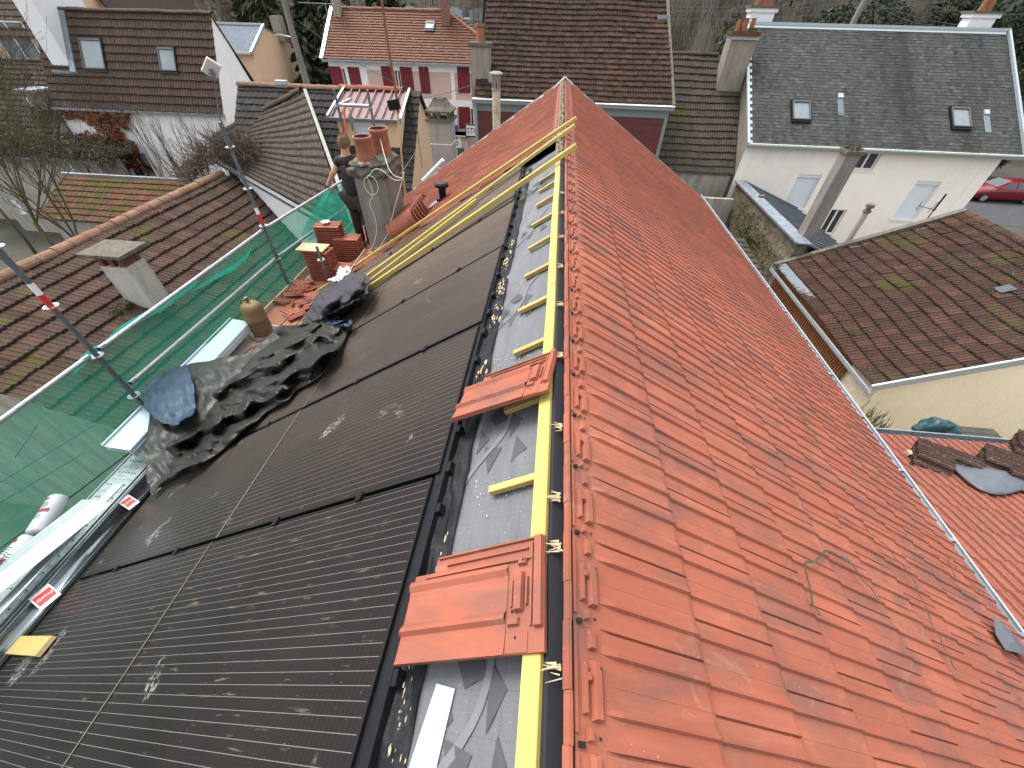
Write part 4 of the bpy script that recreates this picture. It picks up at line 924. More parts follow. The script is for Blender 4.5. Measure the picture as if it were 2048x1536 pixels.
tb = MB(); tb.box((SX + .03, 3.3, DZ - .05), (SX + .05, 5.9, DZ + .09)); tb.box((SX + .03, 6.0, DZ - .05), (SX + .05, 8.8, DZ + .09))
tag(tb.build('toe_board', M['board']), 'low wooden toe board along the outer edge of the plywood decks', 'toe board')

# white sheet-metal boards lying along the scaffold
def wsheet(label, pa, pb, zc, w=0.30):
    a, b = PZ(*pa, zc), PZ(*pb, zc); o = thing('white_metal_profile', label, 'metal profile', a, 'white metal profiles'); d = b - a; s = V((0.3, 0.0, -0.03)).normalized() * w
    mb = MB(); mb.obox(a, s, d, (0, 0, .004)); mb.obox(a, s * .05, d, (0, 0, .03)); mb.obox(a + s, V((.012, 0, -.0)), d, (0, 0, -.12)); mb.obox(a + V((.02, 0, -.05)), s * 1.0, d * .98, (0, 0, .004)); mb.build('profile_body', M['whitesheet'], o); return o
wsheet('white sheet metal profiles lying beside the gas bottle, far end near it', (205, 893), (462, 638), -3.48, 0.28)
# zinc gutter lengths and covered rolls at lower left
def half_round(mb, a, b, r, up=1, n=12, th=0.004, m=0):
    a, b = V(a), V(b); d = (b - a).normalized(); s = d.cross(V((0, 0, 1))).normalized(); u = s.cross(d)
    vs = []
    for rr in (r, r - th):
        for p in (a, b): vs += [p + s * math.cos(math.pi * k / n) * rr + u * math.sin(math.pi * k / n) * rr * up for k in range(n + 1)]
    N1 = n + 1; fs = [(k, k + 1, N1 + k + 1, N1 + k) for k in range(n)] + [(2 * N1 + k + 1, 2 * N1 + k, 3 * N1 + k, 3 * N1 + k + 1) for k in range(n)] + [(0, N1, 3 * N1, 2 * N1), (n, 2 * N1 + n, 3 * N1 + n, N1 + n)]
    fs += [(k + 1, k, 2 * N1 + k, 2 * N1 + k + 1) for k in range(n)] + [(N1 + k, N1 + k + 1, 3 * N1 + k + 1, 3 * N1 + k) for k in range(n)]
    mb.add(vs, fs, m, .5)
def sticker(parent, o, xd, yd, w, h, txt, size):
    o, xd, yd = V(o), V(xd).normalized(), V(yd).normalized(); nn = xd.cross(yd); mb = MB()
    mb.obox(o - xd * w / 2 - yd * h / 2, xd * w, yd * h, nn * .001, 0); mb.obox(o - xd * w * .42 - yd * h * .3 + nn * .001, xd * w * .84, yd * h * .6, nn * .001, 1)
    if txt: text_mesh(txt, size, o + nn * 0.0031, xd, yd, mb, 2)
    return mb.build('label_sticker', [M['stickerw'], M['red'], M['white']], parent)
g1 = thing('zinc_profile', 'wide spangled galvanised profile lying on the deck at lower left', 'metal profile', PZ(160, 1010, -3.45), 'zinc lengths at lower left')
a1, b1 = PZ(168, 1000, -3.45), PZ(-260, 1330, -3.45); d1 = b1 - a1; sx_ = V((1, 0, 0))
mb = MB(); mb.obox(a1, sx_ * 0.13 + V((0, 0, .035)), d1, (0, 0, .004)); mb.obox(a1 + sx_ * .134 + V((0, 0, .035)), sx_ * 0.13 + V((0, 0, -.055)), d1, (0, 0, .004)); mb.cyl(a1, a1 + d1, .012, n=8); mb.build('profile_body', M['spangle'], g1)
g2 = thing('zinc_gutter', 'shiny dark half-round zinc gutter with red and white stickers beside the panels', 'gutter length', PZ(262, 990, -3.6), 'zinc lengths at lower left')
a2, b2 = V((-3.97, 1.95, -3.66)), V((-3.97, -0.6, -3.66)); mb = MB(); half_round(mb, a2, b2, 0.085, -1); mb.cyl(a2 + V((-.085, 0, 0)), b2 + V((-.085, 0, 0)), .009, n=8)
M['zincshine'] = m_zinc('new_zinc', (0.24, 0.27, 0.28), 0.28, 4, 0.9, 0.05)
mb.build('gutter_body', M['zincshine'], g2, smooth=True)
sticker(g2, (-3.965, 1.62, -3.648), (-.35, -1, 0), (1, -.35, 0), 0.10, 0.19, 'Cuwal', 0.032)
sticker(g2, (-3.965, 0.74, -3.648), (-.35, -1, 0), (1, -.35, 0), 0.14, 0.20, 'Frosty', 0.042)
g3 = thing('zinc_gutter', 'matt grey flat zinc strip leaning between the gutter and the spangled profile', 'gutter length', PZ(230, 1000, -3.5), 'zinc lengths at lower left')
mb = MB(); mb.obox((-4.17, 1.75, -3.56), (0.11, 0, 0.02), (-.02, -2.6, 0), (0, 0, .004)); mb.cyl((-4.065, 1.75, -3.54), (-4.085, -.85, -3.54), .01, n=8); mb.build('strip_body', M['zincwhite'], g3)
M['clearplastic'] = m_plain('foil', (0.50, 0.52, 0.53), 0.3, 0, 0.12, 14, 0.5)
for k, (pa, pb, lab) in enumerate((((118, 995), (72, 1068), 'farther white foil-wrapped roll with crimson print'), ((64, 1075), (-60, 1195), 'nearer white foil-wrapped roll with crimson print'))):
    a, b = PZ(*pa, -3.5), PZ(*pb, -3.5); o = thing('membrane_roll', lab, 'membrane roll', a, 'wrapped rolls at lower left'); d = b - a; dn = d.normalized()
    mb = MB(); mb.lathe(a, [(0.02, 0), (0.065, .0), (0.075, .02), (0.075, d.length - .02), (.065, d.length), (.02, d.length)], 20, ax=dn); mb.build('wrapped_roll', M['clearplastic'], o, smooth=True)
    mb = MB(); u_ = dn.cross(V((0, 0, 1))).normalized(); up = u_.cross(dn)
    if up.z < 0: up = -up
    for (f0, f1, a0, a1_) in ((.10, .16, .2, 1.5), (.42, .52, .7, 2.2)):
        n = 8; vs = []
        for f in (f0, f1): vs += [a + d * f + (u_ * math.cos(a0 + (a1_ - a0) * q / n) + up * math.sin(a0 + (a1_ - a0) * q / n)) * 0.0765 for q in range(n + 1)]
        mb.add(vs, [(q, q + 1, n + 2 + q, n + 1 + q) for q in range(n)], 0)
    for f in (.24, .28, .32, .36, .58, .62, .66): 
        n = 6; vs = []
        for ff in (f, f + .012): vs += [a + d * ff + (u_ * math.cos(.9 + .9 * q / n) + up * math.sin(.9 + .9 * q / n)) * 0.0765 for q in range(n + 1)]
        mb.add(vs, [(q, q + 1, n + 2 + q, n + 1 + q) for q in range(n)], 1)
    if k == 1: text_mesh('ULTBATI', 0.055, a + d * .55 + (up * .85 + V((1, 0, 0)) * .5).normalized() * 0.079, -dn, (up * .5 - V((1, 0, 0)) * .8), mb, 1)
    M.setdefault('crimson', m_plain('crimson_print', (0.30, 0.02, 0.06), 0.5, 0, 0.1, 10, 0)); mb.build('printed_band', [M['crimson'], M['ink']], o)
mb = MB(); gk = [PZ(0, 1262, -3.6), PZ(22, 1285, -3.6)]
mb.tube([V((-3.98, .30, -3.60)), V((-4.05, .15, -3.57)), V((-4.1, -.05, -3.58))], [.05, .06, .055], 12); M['greyfab'] = m_plain('grey_work_fabric', (0.16, 0.20, 0.24), 0.9, 0, 0.3, 12, 0.5)
tag(mb.build('rolled_cloth', M['greyfab'], smooth=True), 'rolled blue grey cloth at the left edge under the yellow offcut', 'cloth')

# gas bottle
gb = PZ(527, 664, DZ); bx, by = gb.x, gb.y
M['gas'] = m_plain('sand_enamel', (0.20, 0.135, 0.06), 0.55, 0.1, 0.22, 6, 0.15); M['brass'] = m_plain('brass', (0.25, 0.2, 0.1), 0.4, 0.8, 0.2, 9, 0)
o = thing('gas_bottle', 'sand-brown gas bottle standing on the plywood deck', 'gas bottle', (bx, by, DZ)); mb = MB()
mb.lathe((bx, by, DZ), [(.14, .0), (.142, .045), (.135, .05), (.148, .07), (.152, .10), (.152, .26), (.155, .265), (.155, .275), (.152, .28), (.152, .42), (.145, .47), (.125, .505), (.09, .53), (.05, .545), (.03, .55)], 32); mb.build('cylinder', M['gas'], o, smooth=True)
mb = MB(); mb.cyl((bx, by, DZ + .545), (bx, by, DZ + .60), .022, n=10); mb.cyl((bx - .05, by, DZ + .585), (bx + .03, by, DZ + .585), .013, n=8); mb.lathe((bx, by, DZ + .60), [(.02, 0), (.028, .008), (.028, .022), (.018, .03)], 10); mb.build('valve', M['brass'], o)
M['hose'] = m_plain('rubber_hose', (0.18, 0.05, 0.035), 0.6, 0, 0.2, 20, 0)
mb = MB(); mb.tube([(bx - .05, by, DZ + .585), (bx - .11, by + .01, DZ + .56), (bx - .16, by, DZ + .47), (bx - .175, by - .03, DZ + .3), (bx - .17, by - .08, DZ + .1), (bx - .12, by - .17, DZ + .012), (bx + .05, by - .26, DZ + .012), (bx + .2, by - .2, DZ + .03), (bx + .1, by - .1, DZ + .012), (bx + .22, by - .02, DZ + .05), (bx + .34, by + .12, DZ + .15), (bx + .42, by + .3, DZ + .2)], .008, 7)
mb.tube([(bx + .2, by - .3, DZ + .03), (bx + .05, by - .42, DZ + .012), (bx + .02, by - .55, DZ + .012), (bx + .12, by - .62, DZ + .02), (bx + .2, by - .5, DZ + .06), (bx + .3, by - .3, DZ + .12)], .007, 7)
mb.build('hose', M['hose'], o, smooth=True)

# ------------------------------------------------------------------ cloths
def m_tarp(name, col, rough=0.38):
    m, nt, b = newmat(name); vec = coords(nt)
    c = mix(nt, noise_n(nt, vec, 4, 6, 0.7), dark(col, 0.8), dark(col, 1.25)); c = mix(nt, ramp(nt, noise_n(nt, vec, 14, 6, 0.8), [(0.62, 0), (0.75, 0.2)]), c, (0.15, 0.135, 0.10))
    nt.links.new(c, b.inputs['Base Color']); b.inputs['Roughness'].default_value = rough; b.inputs['Specular IOR Level'].default_value = 0.28
    vo = N(nt, 'ShaderNodeTexVoronoi', feature='DISTANCE_TO_EDGE'); vo.inputs['Scale'].default_value = 9; nt.links.new(vec, vo.inputs['Vector'])
    h = math_n(nt, 'ADD', noise_n(nt, vec, 12, 5, 0.65, 1.2), math_n(nt, 'MULTIPLY', vo.outputs['Distance'], 0.8)); bump(nt, b, h, 0.35, 0.012); return m
M['tarp'] = m_tarp('olive_tarpaulin', (0.017, 0.0155, 0.012), .38); M['tarpblue'] = m_tarp('blue_tarpaulin', (0.014, 0.036, 0.065), 0.5)
M['jacket'] = m_plain('dark_jacket', (0.030, 0.026, 0.033), 0.85, 0, 0.35, 14, 0.4, 90)
def rid(p, k): return 1 - abs(noise.noise(p * k)) * 2
def poly_at(pts, f):
    L = [0]
    for a, b in zip(pts, pts[1:]): L.append(L[-1] + math.hypot(b[0] - a[0], b[1] - a[1]))
    q = f * L[-1]
    for i in range(len(pts) - 1):
        if q <= L[i + 1] + 1e-9: k = (q - L[i]) / max(1e-9, L[i + 1] - L[i]); return tuple(pts[i][j] * (1 - k) + pts[i + 1][j] * k for j in range(len(pts[i])))
    return pts[-1]
def crease_dirs(seed):
    rs = random.Random(int(seed * 100)); return [(.86 + rs.uniform(-.25, .25), 2.1, .85), (.86 + rs.uniform(-.5, .5), 3.5, .50), (2.4, 0.9, .40), (.25 + rs.uniform(-.2, .2), 1.9, .35), (1.5, 4.6, .22), (2.1, 3.3, .2)]
def cloth(name, mat, label, cat, inner, outer, h0, h1, bulge, crumple, nu=120, nv=50, parent=None, th=0.003, seed=0.0, zmin=None, wob=7):
    def fn(u, v):
        a, b_ = poly_at(inner, u), poly_at(outer, u); x, y = a[0] * (1 - v) + b_[0] * v, a[1] * (1 - v) + b_[1] * v
        x += wob * noise.noise(V((u * 14 + seed, v * 3, 1))); y += wob * noise.noise(V((u * 14 + seed, v * 3, 9)))
        e = min(1, 8 * u, 8 * (1 - u), 8 * v + .15, 8 * (1 - v) + .15)
        q = V((x * .012 + seed, y * .012, seed)); amp = crumple * max(0, e)
        h = h0 * (1 - v) + h1 * v + bulge * math.sin(math.pi * v) ** .7 * min(1, 5 * u, 5 * (1 - u))
        q = q * 1.6; wq = q + V((noise.noise(q * 1.1), noise.noise(q * 1.1 + V((5, 5, 5))), 0)) * 0.22; hh = 0
        for (an, fr, am) in crease_dirs(seed):
            t_ = (wq.x * math.cos(an) + wq.y * math.sin(an)) * fr + seed * 3.7 * fr + 0.35 * noise.noise(q * 0.9 + V((an, fr, 0))); t_ = abs((t_ % 2) - 1); hh += am * t_ * (0.55 + 0.9 * abs(noise.noise(q * 1.2 + V((an * 3, 0, fr)))))
        h += amp * (hh - 0.85)
        p = px_L(x, y, h); 
        if zmin is not None and p.z < zmin: p = PZ(x, y, zmin + 0.02 * noise.noise(q * 3))
        return p
    mb = MB(); mb.grid(fn, nu, nv); o = mb.build(name, mat, parent, smooth=True, solid=th)
    if label: tag(o, label, cat)
    return o
tp = thing('tarpaulin', 'crumpled olive tarpaulin with a blue lining, heaped on the lower panels', 'tarpaulin', px_L(480, 830, 0))
inner = [(702, 640), (696, 668), (660, 735), (628, 762), (590, 785), (548, 818), (505, 845), (470, 880), (440, 905), (400, 935), (350, 958), (303, 992)]
outer = [(690, 640), (640, 648), (560, 650), (530, 680), (500, 706), (440, 716), (390, 728), (335, 742), (295, 790), (300, 840), (290, 900), (294, 960)]
cloth('olive_side', M['tarp'], None, None, inner, outer, 0.035, 0.15, 0.06, 0.105, 300, 120, tp, zmin=-3.43)
cloth('blue_lining', M['tarpblue'], None, None, [(372, 728), (388, 770), (392, 812), (386, 832), (350, 852)], [(335, 740), (300, 765), (284, 785), (290, 820), (325, 846)], 0.27, 0.26, 0.03, 0.05, 70, 50, tp, seed=3.3, zmin=-3.33, wob=3)
cloth('blue_lining', M['tarpblue'], None, None, [(640, 655), (660, 660), (700, 650)], [(645, 645), (670, 640), (702, 641)], 0.10, 0.10, 0.02, 0.02, 30, 8, tp, seed=1.3)
jk = [('work_jacket', 'faded purplish black work jacket lying on top of the clothes heap', [(742, 556), (735, 585), (700, 610), (660, 628), (640, 640)], [(715, 545), (690, 550), (655, 572), (632, 590), (625, 605)], .18, .15, .07, .085, 2.2),
      ('work_trousers', 'black work trousers underneath the jacket on the clothes heap', [(745, 560), (730, 600), (690, 625), (660, 650), (625, 662)], [(700, 560), (660, 590), (630, 610), (612, 630), (605, 645)], .03, .08, .05, .075, 7.7)]
for (nm, lab, i_, o_, h0, h1, bu, cr, sd_) in jk: cloth(nm, M['jacket'], lab, 'clothing', i_, o_, h0, h1, bu, cr, 90, 50, th=.006, seed=sd_)
M['plasticbag'] = m_plain('white_plastic_bag', (0.60, 0.58, 0.60), 0.4, 0, 0.1, 9, 0.6)
cloth('plastic_bag', M['plasticbag'], 'crumpled white plastic bag between jackets and tiles', 'bag', [(700, 537), (698, 552), (688, 562), (668, 566)], [(680, 534), (676, 540), (672, 552), (655, 560)], .10, .12, .08, .03, 30, 18, seed=4.4)

# ------------------------------------------------------------------ stacks and scatter of new tiles
def mini_tile(label, group, cat='roof tile'):
    r = thing('roof_tile', label, cat, (0, 0, 0), group); mb = MB(); L, W = 0.47, 0.31
    vs = []; pr = [(-.145, .0), (-.10, .003), (-.085, .014), (-.06, .014), (-.05, .002), (.02, .0), (.035, .012), (.055, .012), (.065, .0), (.145, .0)]
    for y, h in pr: vs += [(-L / 2, y, h + .018), (L / 2, y, h + .018), (L / 2, y, 0), (-L / 2, y, 0)]
    n = len(pr); fs = [(4 * k + q, 4 * k + (q + 1) % 4, 4 * k + 4 + (q + 1) % 4, 4 * k + 4 + q) for k in range(n - 1) for q in range(4)] + [(0, 3, 2, 1), (4 * n - 4, 4 * n - 3, 4 * n - 2, 4 * n - 1)]
    mb.add(vs, [f[::-1] for f in fs], 0, .7); mb.box((-.16, -.12, -.012), (-.12, .1, 0), 0, .5); mb.build('tile_body', M['newtile'], r, local=True); return r
st0 = None
def tstack(cx, cy, z, n, rz, group, labf, pitch=0.043, lean=0.0, cat='roof tile'):
    global st0
    for k in range(n):
        lab = labf(k, n)
        if st0 is None: st0 = mini_tile(lab, group, cat); o = st0
        else: o = dup(st0, label=lab, group=group)
        o.location = (cx + lean * k + U(-.006, .006), cy + U(-.006, .006), z + k * pitch); o.rotation_euler = (U(-.01, .01), U(-.01, .01), rz + U(-.03, .03) + (math.pi if k % 2 else 0))
def lb(where): return lambda k, n: 'orange roof tile ' + ('on top' if k == n - 1 else 'at the bottom' if k == 0 else 'in the middle') + ' of the ' + where
q = PZ(688, 535, DZ); g_ = 'stacked new tiles on the deck'
tstack(-4.13, 7.0, DZ + .012, 18, 0.12, g_, lb('taller strapped stack beside the man')); tstack(-3.80, 6.98, DZ + .012, 13, 0.1, g_, lb('stack between the taller stack and the chimney'))
tstack(-4.10, 6.38, DZ + .012, 13, -.05, g_, lb('front stack under the pale board')); tstack(-3.8, 6.4, DZ + .012, 6, -.05, g_, lb('lowest stack next to the front stack'))
b = MB(); zt = DZ + .012 + 13 * .043 + .01; b.box((-4.42, 6.22, zt), (-3.92, 6.52, zt + .02)); tag(b.build('wooden_board', M['board']), 'pale peach board lying on the front tile stack', 'board')
b = MB(); b.lathe((-4.15, 7.0, DZ + .012 + 18 * .043 + .016), [(.02, 0), (.075, .0), (.08, .012), (.06, .02), (.02, .022)], 18); tag(b.build('round_lid', M['plasticbag']), 'round whitish disc on top of the taller tile stack', 'lid')
for k in range(26):                              # broken and loose tiles around the short post
    x, y = U(-4.42, -3.75), U(4.95, 6.1) if k < 16 else U(5.5, 6.1)
    o = dup(st0, label='', group='broken tiles scattered on the deck'); o.location = (x, y, DZ + .03 + .02 * (k % 3)); o.rotation_euler = (U(-.25, .25), U(-.25, .25), U(0, 6.28)); o.scale = (U(.25, .7), U(.3, .9), 1)
    o['label'] = 'orange tile or fragment scattered among the broken ones by the short post'; o['category'] = 'broken tile'
# ridge tile stack on the roof
rg = None; s0_, y0_ = onL(822, 440, .1)
for k in range(6):
    if rg is None:
        rg = thing('ridge_tile', '', 'ridge tile', (0, 0, 0), 'nested half-round ridge tiles by the chimney'); mb = MB(); n = 10; vs = []
        for rr in (.125, .108):
            for x in (-.21, .21): vs += [(x, math.cos(math.pi * q / n) * rr, math.sin(math.pi * q / n) * rr) for q in range(n + 1)]
        N1 = n + 1; fs = [(k_, k_ + 1, N1 + k_ + 1, N1 + k_) for k_ in range(n)] + [(2 * N1 + k_ + 1, 2 * N1 + k_, 3 * N1 + k_, 3 * N1 + k_ + 1) for k_ in range(n)] + [(k_ + 1, k_, 2 * N1 + k_, 2 * N1 + k_ + 1) for k_ in range(n)] + [(N1 + k_, N1 + k_ + 1, 3 * N1 + k_ + 1, 3 * N1 + k_) for k_ in range(n)] + [(0, N1, 3 * N1, 2 * N1), (n, 2 * N1 + n, 3 * N1 + n, N1 + n)]
        mb.add(vs, fs, 0, .35)
        for x in (-.21, .17): mb.add([(x + e, math.cos(math.pi * q / n) * rr, math.sin(math.pi * q / n) * rr) for rr, e in ((.125, 0), (.132, 0), (.132, .04), (.125, .04)) for q in range(n + 1)], [(a * N1 + q, a * N1 + q + 1, (a + 1) * N1 + q + 1, (a + 1) * N1 + q) for a in range(3) for q in range(n)], 0, .35)
        mb.build('tile_body', M['newtile'], rg, local=True); o = rg
    else: o = dup(rg)
    o['label'] = 'half-round ridge tile, ' + ['outermost at the back of', 'second in', 'third in', 'fourth in', 'fifth in', 'front one of'][k] + ' the nested row by the chimney'
    o.location = roofL(s0_ + .02, y0_ + 0.40 - k * 0.125, 0.12); o.rotation_euler = (R(35), -AL, 0); o.scale = (1.22, 1.22, 1.22)
# black roof vent
s_, y_ = onL(886, 398, 0); p = roofL(s_, y_, 0); o = thing('roof_vent', 'small black vent cowl on the far orange tiles', 'roof vent', p); mb = MB()
mb.box((p.x - .09, p.y - .08, p.z - .05), (p.x + .09, p.y + .08, p.z + .02)); mb.cyl(p, p + V((0, 0, .20)), .06, n=14); mb.build('pipe', M['frame'], o)
mb = MB(); mb.lathe(p + V((0, 0, .19)), [(.06, 0), (.115, .01), (.118, .05), (.09, .075), (.03, .085)], 18); mb.build('cowl', M['frame'], o)
mb = MB(); mb.obox(roofL(s_ + .05, y_ - .14, .015), uL * .22, (0, .26, 0), nL * .012); mb.build('lead_collar', M['zinc'], o)
# brush lying on the deck
o = thing('long_brush', 'brush with a long grey handle lying against the chimney foot', 'brush', px_L(695, 548, .05)); mb = MB(); mb.cyl(px_L(700, 541, .10), px_L(730, 498, .08), .012, n=8); mb.build('handle', M['galv'], o)
mb = MB(); c_ = px_L(697, 545, .10); mb.box(c_ - V((.05, .06, .05)), c_ + V((.05, .03, .03))); mb.build('brush_head', M['woodend'], o)

# ------------------------------------------------------------------ the chimney rising through the roof
cx0, cx1, cy0, cy1 = -2.97, -2.50, 6.14, 6.80; ct = PY(705, 352, cy0).z
ch = thing('chimney_stack', 'weathered grey rendered chimney with two terracotta pots, next to the man', 'chimney', ((cx0 + cx1) / 2, (cy0 + cy1) / 2, -3.4))
mb = MB(); mb.box((cx0, cy0, -3.6), (cx1, cy1, ct)); mb.box((cx0 - .012, cy0 - .012, -2.62), (cx1 + .012, cy1 + .012, -2.60)); mb.build('shaft', M['concrete'], ch)
mb = MB(); N_ = 26
def crown(u, v):
    a = u * 2 * math.pi; h = v; k = 1.0 / max(abs(math.cos(a)), abs(math.sin(a))) ** 0.75
    prof = 0.01 + .085 * math.sin(min(1, h * 1.5) * math.pi) ** .6 if h < .7 else .085 * (1 - (h - .7) / .3) - .12 * ((h - .7) / .3)
    rx, ry = ((cx1 - cx0) / 2 + prof) * k, ((cy1 - cy0) / 2 + prof) * k
    p = V(((cx0 + cx1) / 2 + math.cos(a) * rx * .98, (cy0 + cy1) / 2 + math.sin(a) * ry * .98, ct - .03 + .26 * h)); e = .05
    return p + V((noise.noise(V((math.cos(a) * 3, math.sin(a) * 3, h * 4))) * e * 1.2, noise.noise(V((math.cos(a) * 3, math.sin(a) * 3, h * 4 + 9))) * e * 1.6, noise.noise(V((math.cos(a) * 5, math.sin(a) * 5, h * 6))) * e * .6))
mb.grid(crown, 64, 14); mb.box((cx0 + .02, cy0 + .02, ct - .05), (cx1 - .02, cy1 - .02, ct + .19)); mb.build('crown', M['concdark'], ch, smooth=True)
for (x, y, hh, rr) in ((-2.77, 6.28, .33, .125), (-2.66, 6.66, .36, .135)):
    mb = MB(); z0 = ct + .17; mb.lathe((x, y, z0), [(rr * 1.12, 0), (rr * 1.1, .02), (rr * 1.02, .12), (rr * .95, hh - .05), (rr * 1.06, hh - .035), (rr * 1.08, hh), (rr * .9, hh), (rr * .85, hh - .2), (rr * .8, .05)], 28, m=0); o = mb.build('chimney_pot', [M['pot'], M['potin']], ch, smooth=True)
    me = o.data
    for p_ in me.polygons:
        if p_.center.z + o.location.z > -90 and (math.hypot(p_.center.x - (x - ch.location.x), p_.center.y - (y - ch.location.y)) < rr * .92): p_.material_index = 1
mb = MB(); mb.lathe((-2.77, 6.28, ct + .155), [(.18, 0), (.15, .03), (.125, .05)], 18); mb.build('mortar_collar', m_plain('pink_mortar', (.42, .25, .16), .9, 0, .3, 14, .8), ch)
mb = MB()
for (y, s) in ((6.1, 1),): 
    for k in range(14): 
        sK = 3.02 + k * .05; p = roofL(sK, cy0 - .05, .03); mb.sphere(p + V((U(-.03, .03), U(-.03, .03), 0)), U(.03, .05), 6)
mb.sphere(roofL(3.4, cy0 - .06, .0), .06, 6); mb.build('broken_mortar', m_plain('brick_mortar', (.36, .19, .12), .95, 0, .4, 14, .8), ch)
mb = MB(); mb.obox(roofL(2.98, cy0 - .02, -.0), uL * .22, (0, .75, 0), nL * .05); mb.build('black_flashing', M['black'], ch)
# white cable looping round the chimney
M['cable'] = m_plain('white_cable', (0.55, 0.53, 0.48), 0.5, 0, 0.1, 10, 0)
fy = cy0 - .07
def chain(pts, Y): return [PY(x, y, Y if len(e) == 0 else e[0]) for (x, y, *e) in pts]
def smooth(P, n=6):
    out = []
    for i in range(len(P) - 1):
        p0, p1, p2, p3 = P[max(0, i - 1)], P[i], P[i + 1], P[min(len(P) - 1, i + 2)]
        for k in range(n):
            t = k / n; out.append(0.5 * ((2 * p1) + (p2 - p0) * t + (2 * p0 - 5 * p1 + 4 * p2 - p3) * t * t + (3 * p1 - p0 - 3 * p2 + p3) * t ** 3))
    out.append(P[-1]); return out
mb = MB(); mb.tube(smooth(chain([(735, 508), (744, 495), (751, 475), (753, 455), (749, 432), (741, 415), (740, 402), (746, 392), (742, 372), (735, 356), (738, 351), (748, 356), (755, 368), (756, 380), (751, 388), (742, 389), (733, 381), (728, 368), (730, 357), (738, 352), (746, 341), (756, 338), (770, 345), (782, 356), (795, 361), (806, 355), (808, 345)], fy - .05)), .0055, 6)
mb.tube(smooth(chain([(744, 511), (758, 495), (775, 468), (783, 440), (790, 412), (798, 385), (804, 362), (807, 345)], fy - .1)), .0055, 6)
mb.tube(smooth(chain([(757, 268, 6.62), (762, 284, 6.5), (767, 304, 6.35), (773, 324, 6.15), (779, 340, 6.05), (790, 352, 6.0), (805, 356, 6.0)], fy)), .0055, 6)
tag(mb.build('white_cable', M['cable'], smooth=True), 'white cable hanging in loops round the grey chimney', 'cable')
# rusty antenna mast with a black box, standing behind the chimney
sM, yM = onL(822, 405, 0); b0 = roofL(sM, yM, 0); YM = 7.2; o = thing('antenna_mast', 'tall rusty mast with a black box, standing behind the chimney', 'mast', (PY(812, 395, YM).x, YM, -2.9))
mb = MB(); mb.tube([PY(812, 408, YM), PY(797, 245, YM), PY(793, 205, YM)], .016, 8); mb.build('lower_pole', M['woodend'], o)
mb = MB(); mb.tube([PY(797, 225, YM), PY(790, 170, YM), PY(779, 110, YM), PY(770, 50, YM), PY(758, -40, YM)], .019, 8); mb.build('rusty_tube', M['rust'], o)
mb = MB(); cB = PY(790, 210, YM - .05); mb.obox(cB - V((.085, .05, .075)), (.17, 0, .03), (0, .07, 0), (-.02, 0, .13)); mb.build('black_box', M['frame'], o)

# ================================================================== ground, road, hills
M['ground'] = m_plain('yard_ground', (0.055, 0.052, 0.038), 0.95, 0, 0.35, 0.7, 0.6, 9)
M['hillsoil'] = m_plain('hill_ground', (0.040, 0.034, 0.022), 0.95, 0, 0.4, 0.12, 0.5, 3)
mb = MB(); mb.grid(lambda u, v: (-160 + 320 * u, -60 + 130 * v, GZ), 16, 16); tag(mb.build('ground', M['ground']), kind='structure')
def hillz(x, y):
    d = max(0, y - 60 + 0.0 * x); return GZ - 0.3 + 46 * (1 - math.exp(-d / 70)) + 5 * noise.noise(V((x * .02, y * .02, 0))) * min(1, d / 30)
mb = MB(); mb.grid(lambda u, v: (-420 + 840 * u, 50 + 330 * v, hillz(-420 + 840 * u, 50 + 330 * v)), 84, 40); tag(mb.build('hill', M['hillsoil'], smooth=True), kind='structure')
mb = MB(); mb.box((16, 30, GZ), (60, 41, GZ + .02)); mb.box((20.5, 12, GZ), (27, 30, GZ + .02)); tag(mb.build('road', M['asphalt']), kind='structure')
mb = MB(); mb.box((-40, 26.5, GZ), (19, 30.5, GZ + .02)); tag(mb.build('street', M['asphalt']), kind='structure')
M['patio'] = m_render('green_patio', (0.20, 0.21, 0.15), (0.07, 0.09, 0.05), 0.7, 0.8, 20, 0.5, False)
mb = MB(); mb.box((-22, -6, GZ), (-4.6, 4.2, GZ + .06)); tag(mb.build('patio', M['patio']), kind='structure')

# ------------------------------------------------------------------ old tile materials
M['tA'] = m_tile('brown_tiles', (0.054, 0.036, 0.027), (0.085, 0.053, 0.039), (0.055, 0.043, 0.033), 0.6, 0.0)
M['tE'] = m_tile('old_brown_tiles', (0.037, 0.021, 0.016), (0.092, 0.050, 0.036), (0.052, 0.038, 0.028), 1.0, 0.5, mosscol=(0.06, 0.06, 0.012), fine=14, speckcol=(.28, .26, .22))
M['tF'] = m_tile('brown_hip_tiles', (0.052, 0.036, 0.024), (0.086, 0.056, 0.039), (0.042, 0.036, 0.030), 0.8, 0.1)
M['tG'] = m_tile('grey_plain_tiles', (0.030, 0.028, 0.025), (0.048, 0.045, 0.040), (0.030, 0.029, 0.026), 0.0, 0.0)
M['tH'] = m_tile('mossy_orange_tiles', (0.09, 0.042, 0.024), (0.155, 0.066, 0.037), (0.055, 0.042, 0.022), 0.4, 0.9, mosscol=(0.06, 0.062, 0.010))
M['tK'] = m_tile('dark_mottled_tiles', (0.028, 0.018, 0.014), (0.085, 0.045, 0.032), (0.036, 0.026, 0.020), 1.1, 0.15, speckcol=(0.18, 0.15, 0.09), fine=16)
M['tD'] = m_tile('dark_lichen_tiles', (0.042, 0.035, 0.029), (0.078, 0.062, 0.05), (0.052, 0.046, 0.033), 0.9, 0.45, fine=14, mosscol=(.055, .06, .01), speckcol=(.25, .24, .2))
M['tP'] = m_tile('terracotta_tiles', (0.16, 0.078, 0.052), (0.215, 0.105, 0.07), (0.16, 0.086, 0.058), 0.2, 0.0)
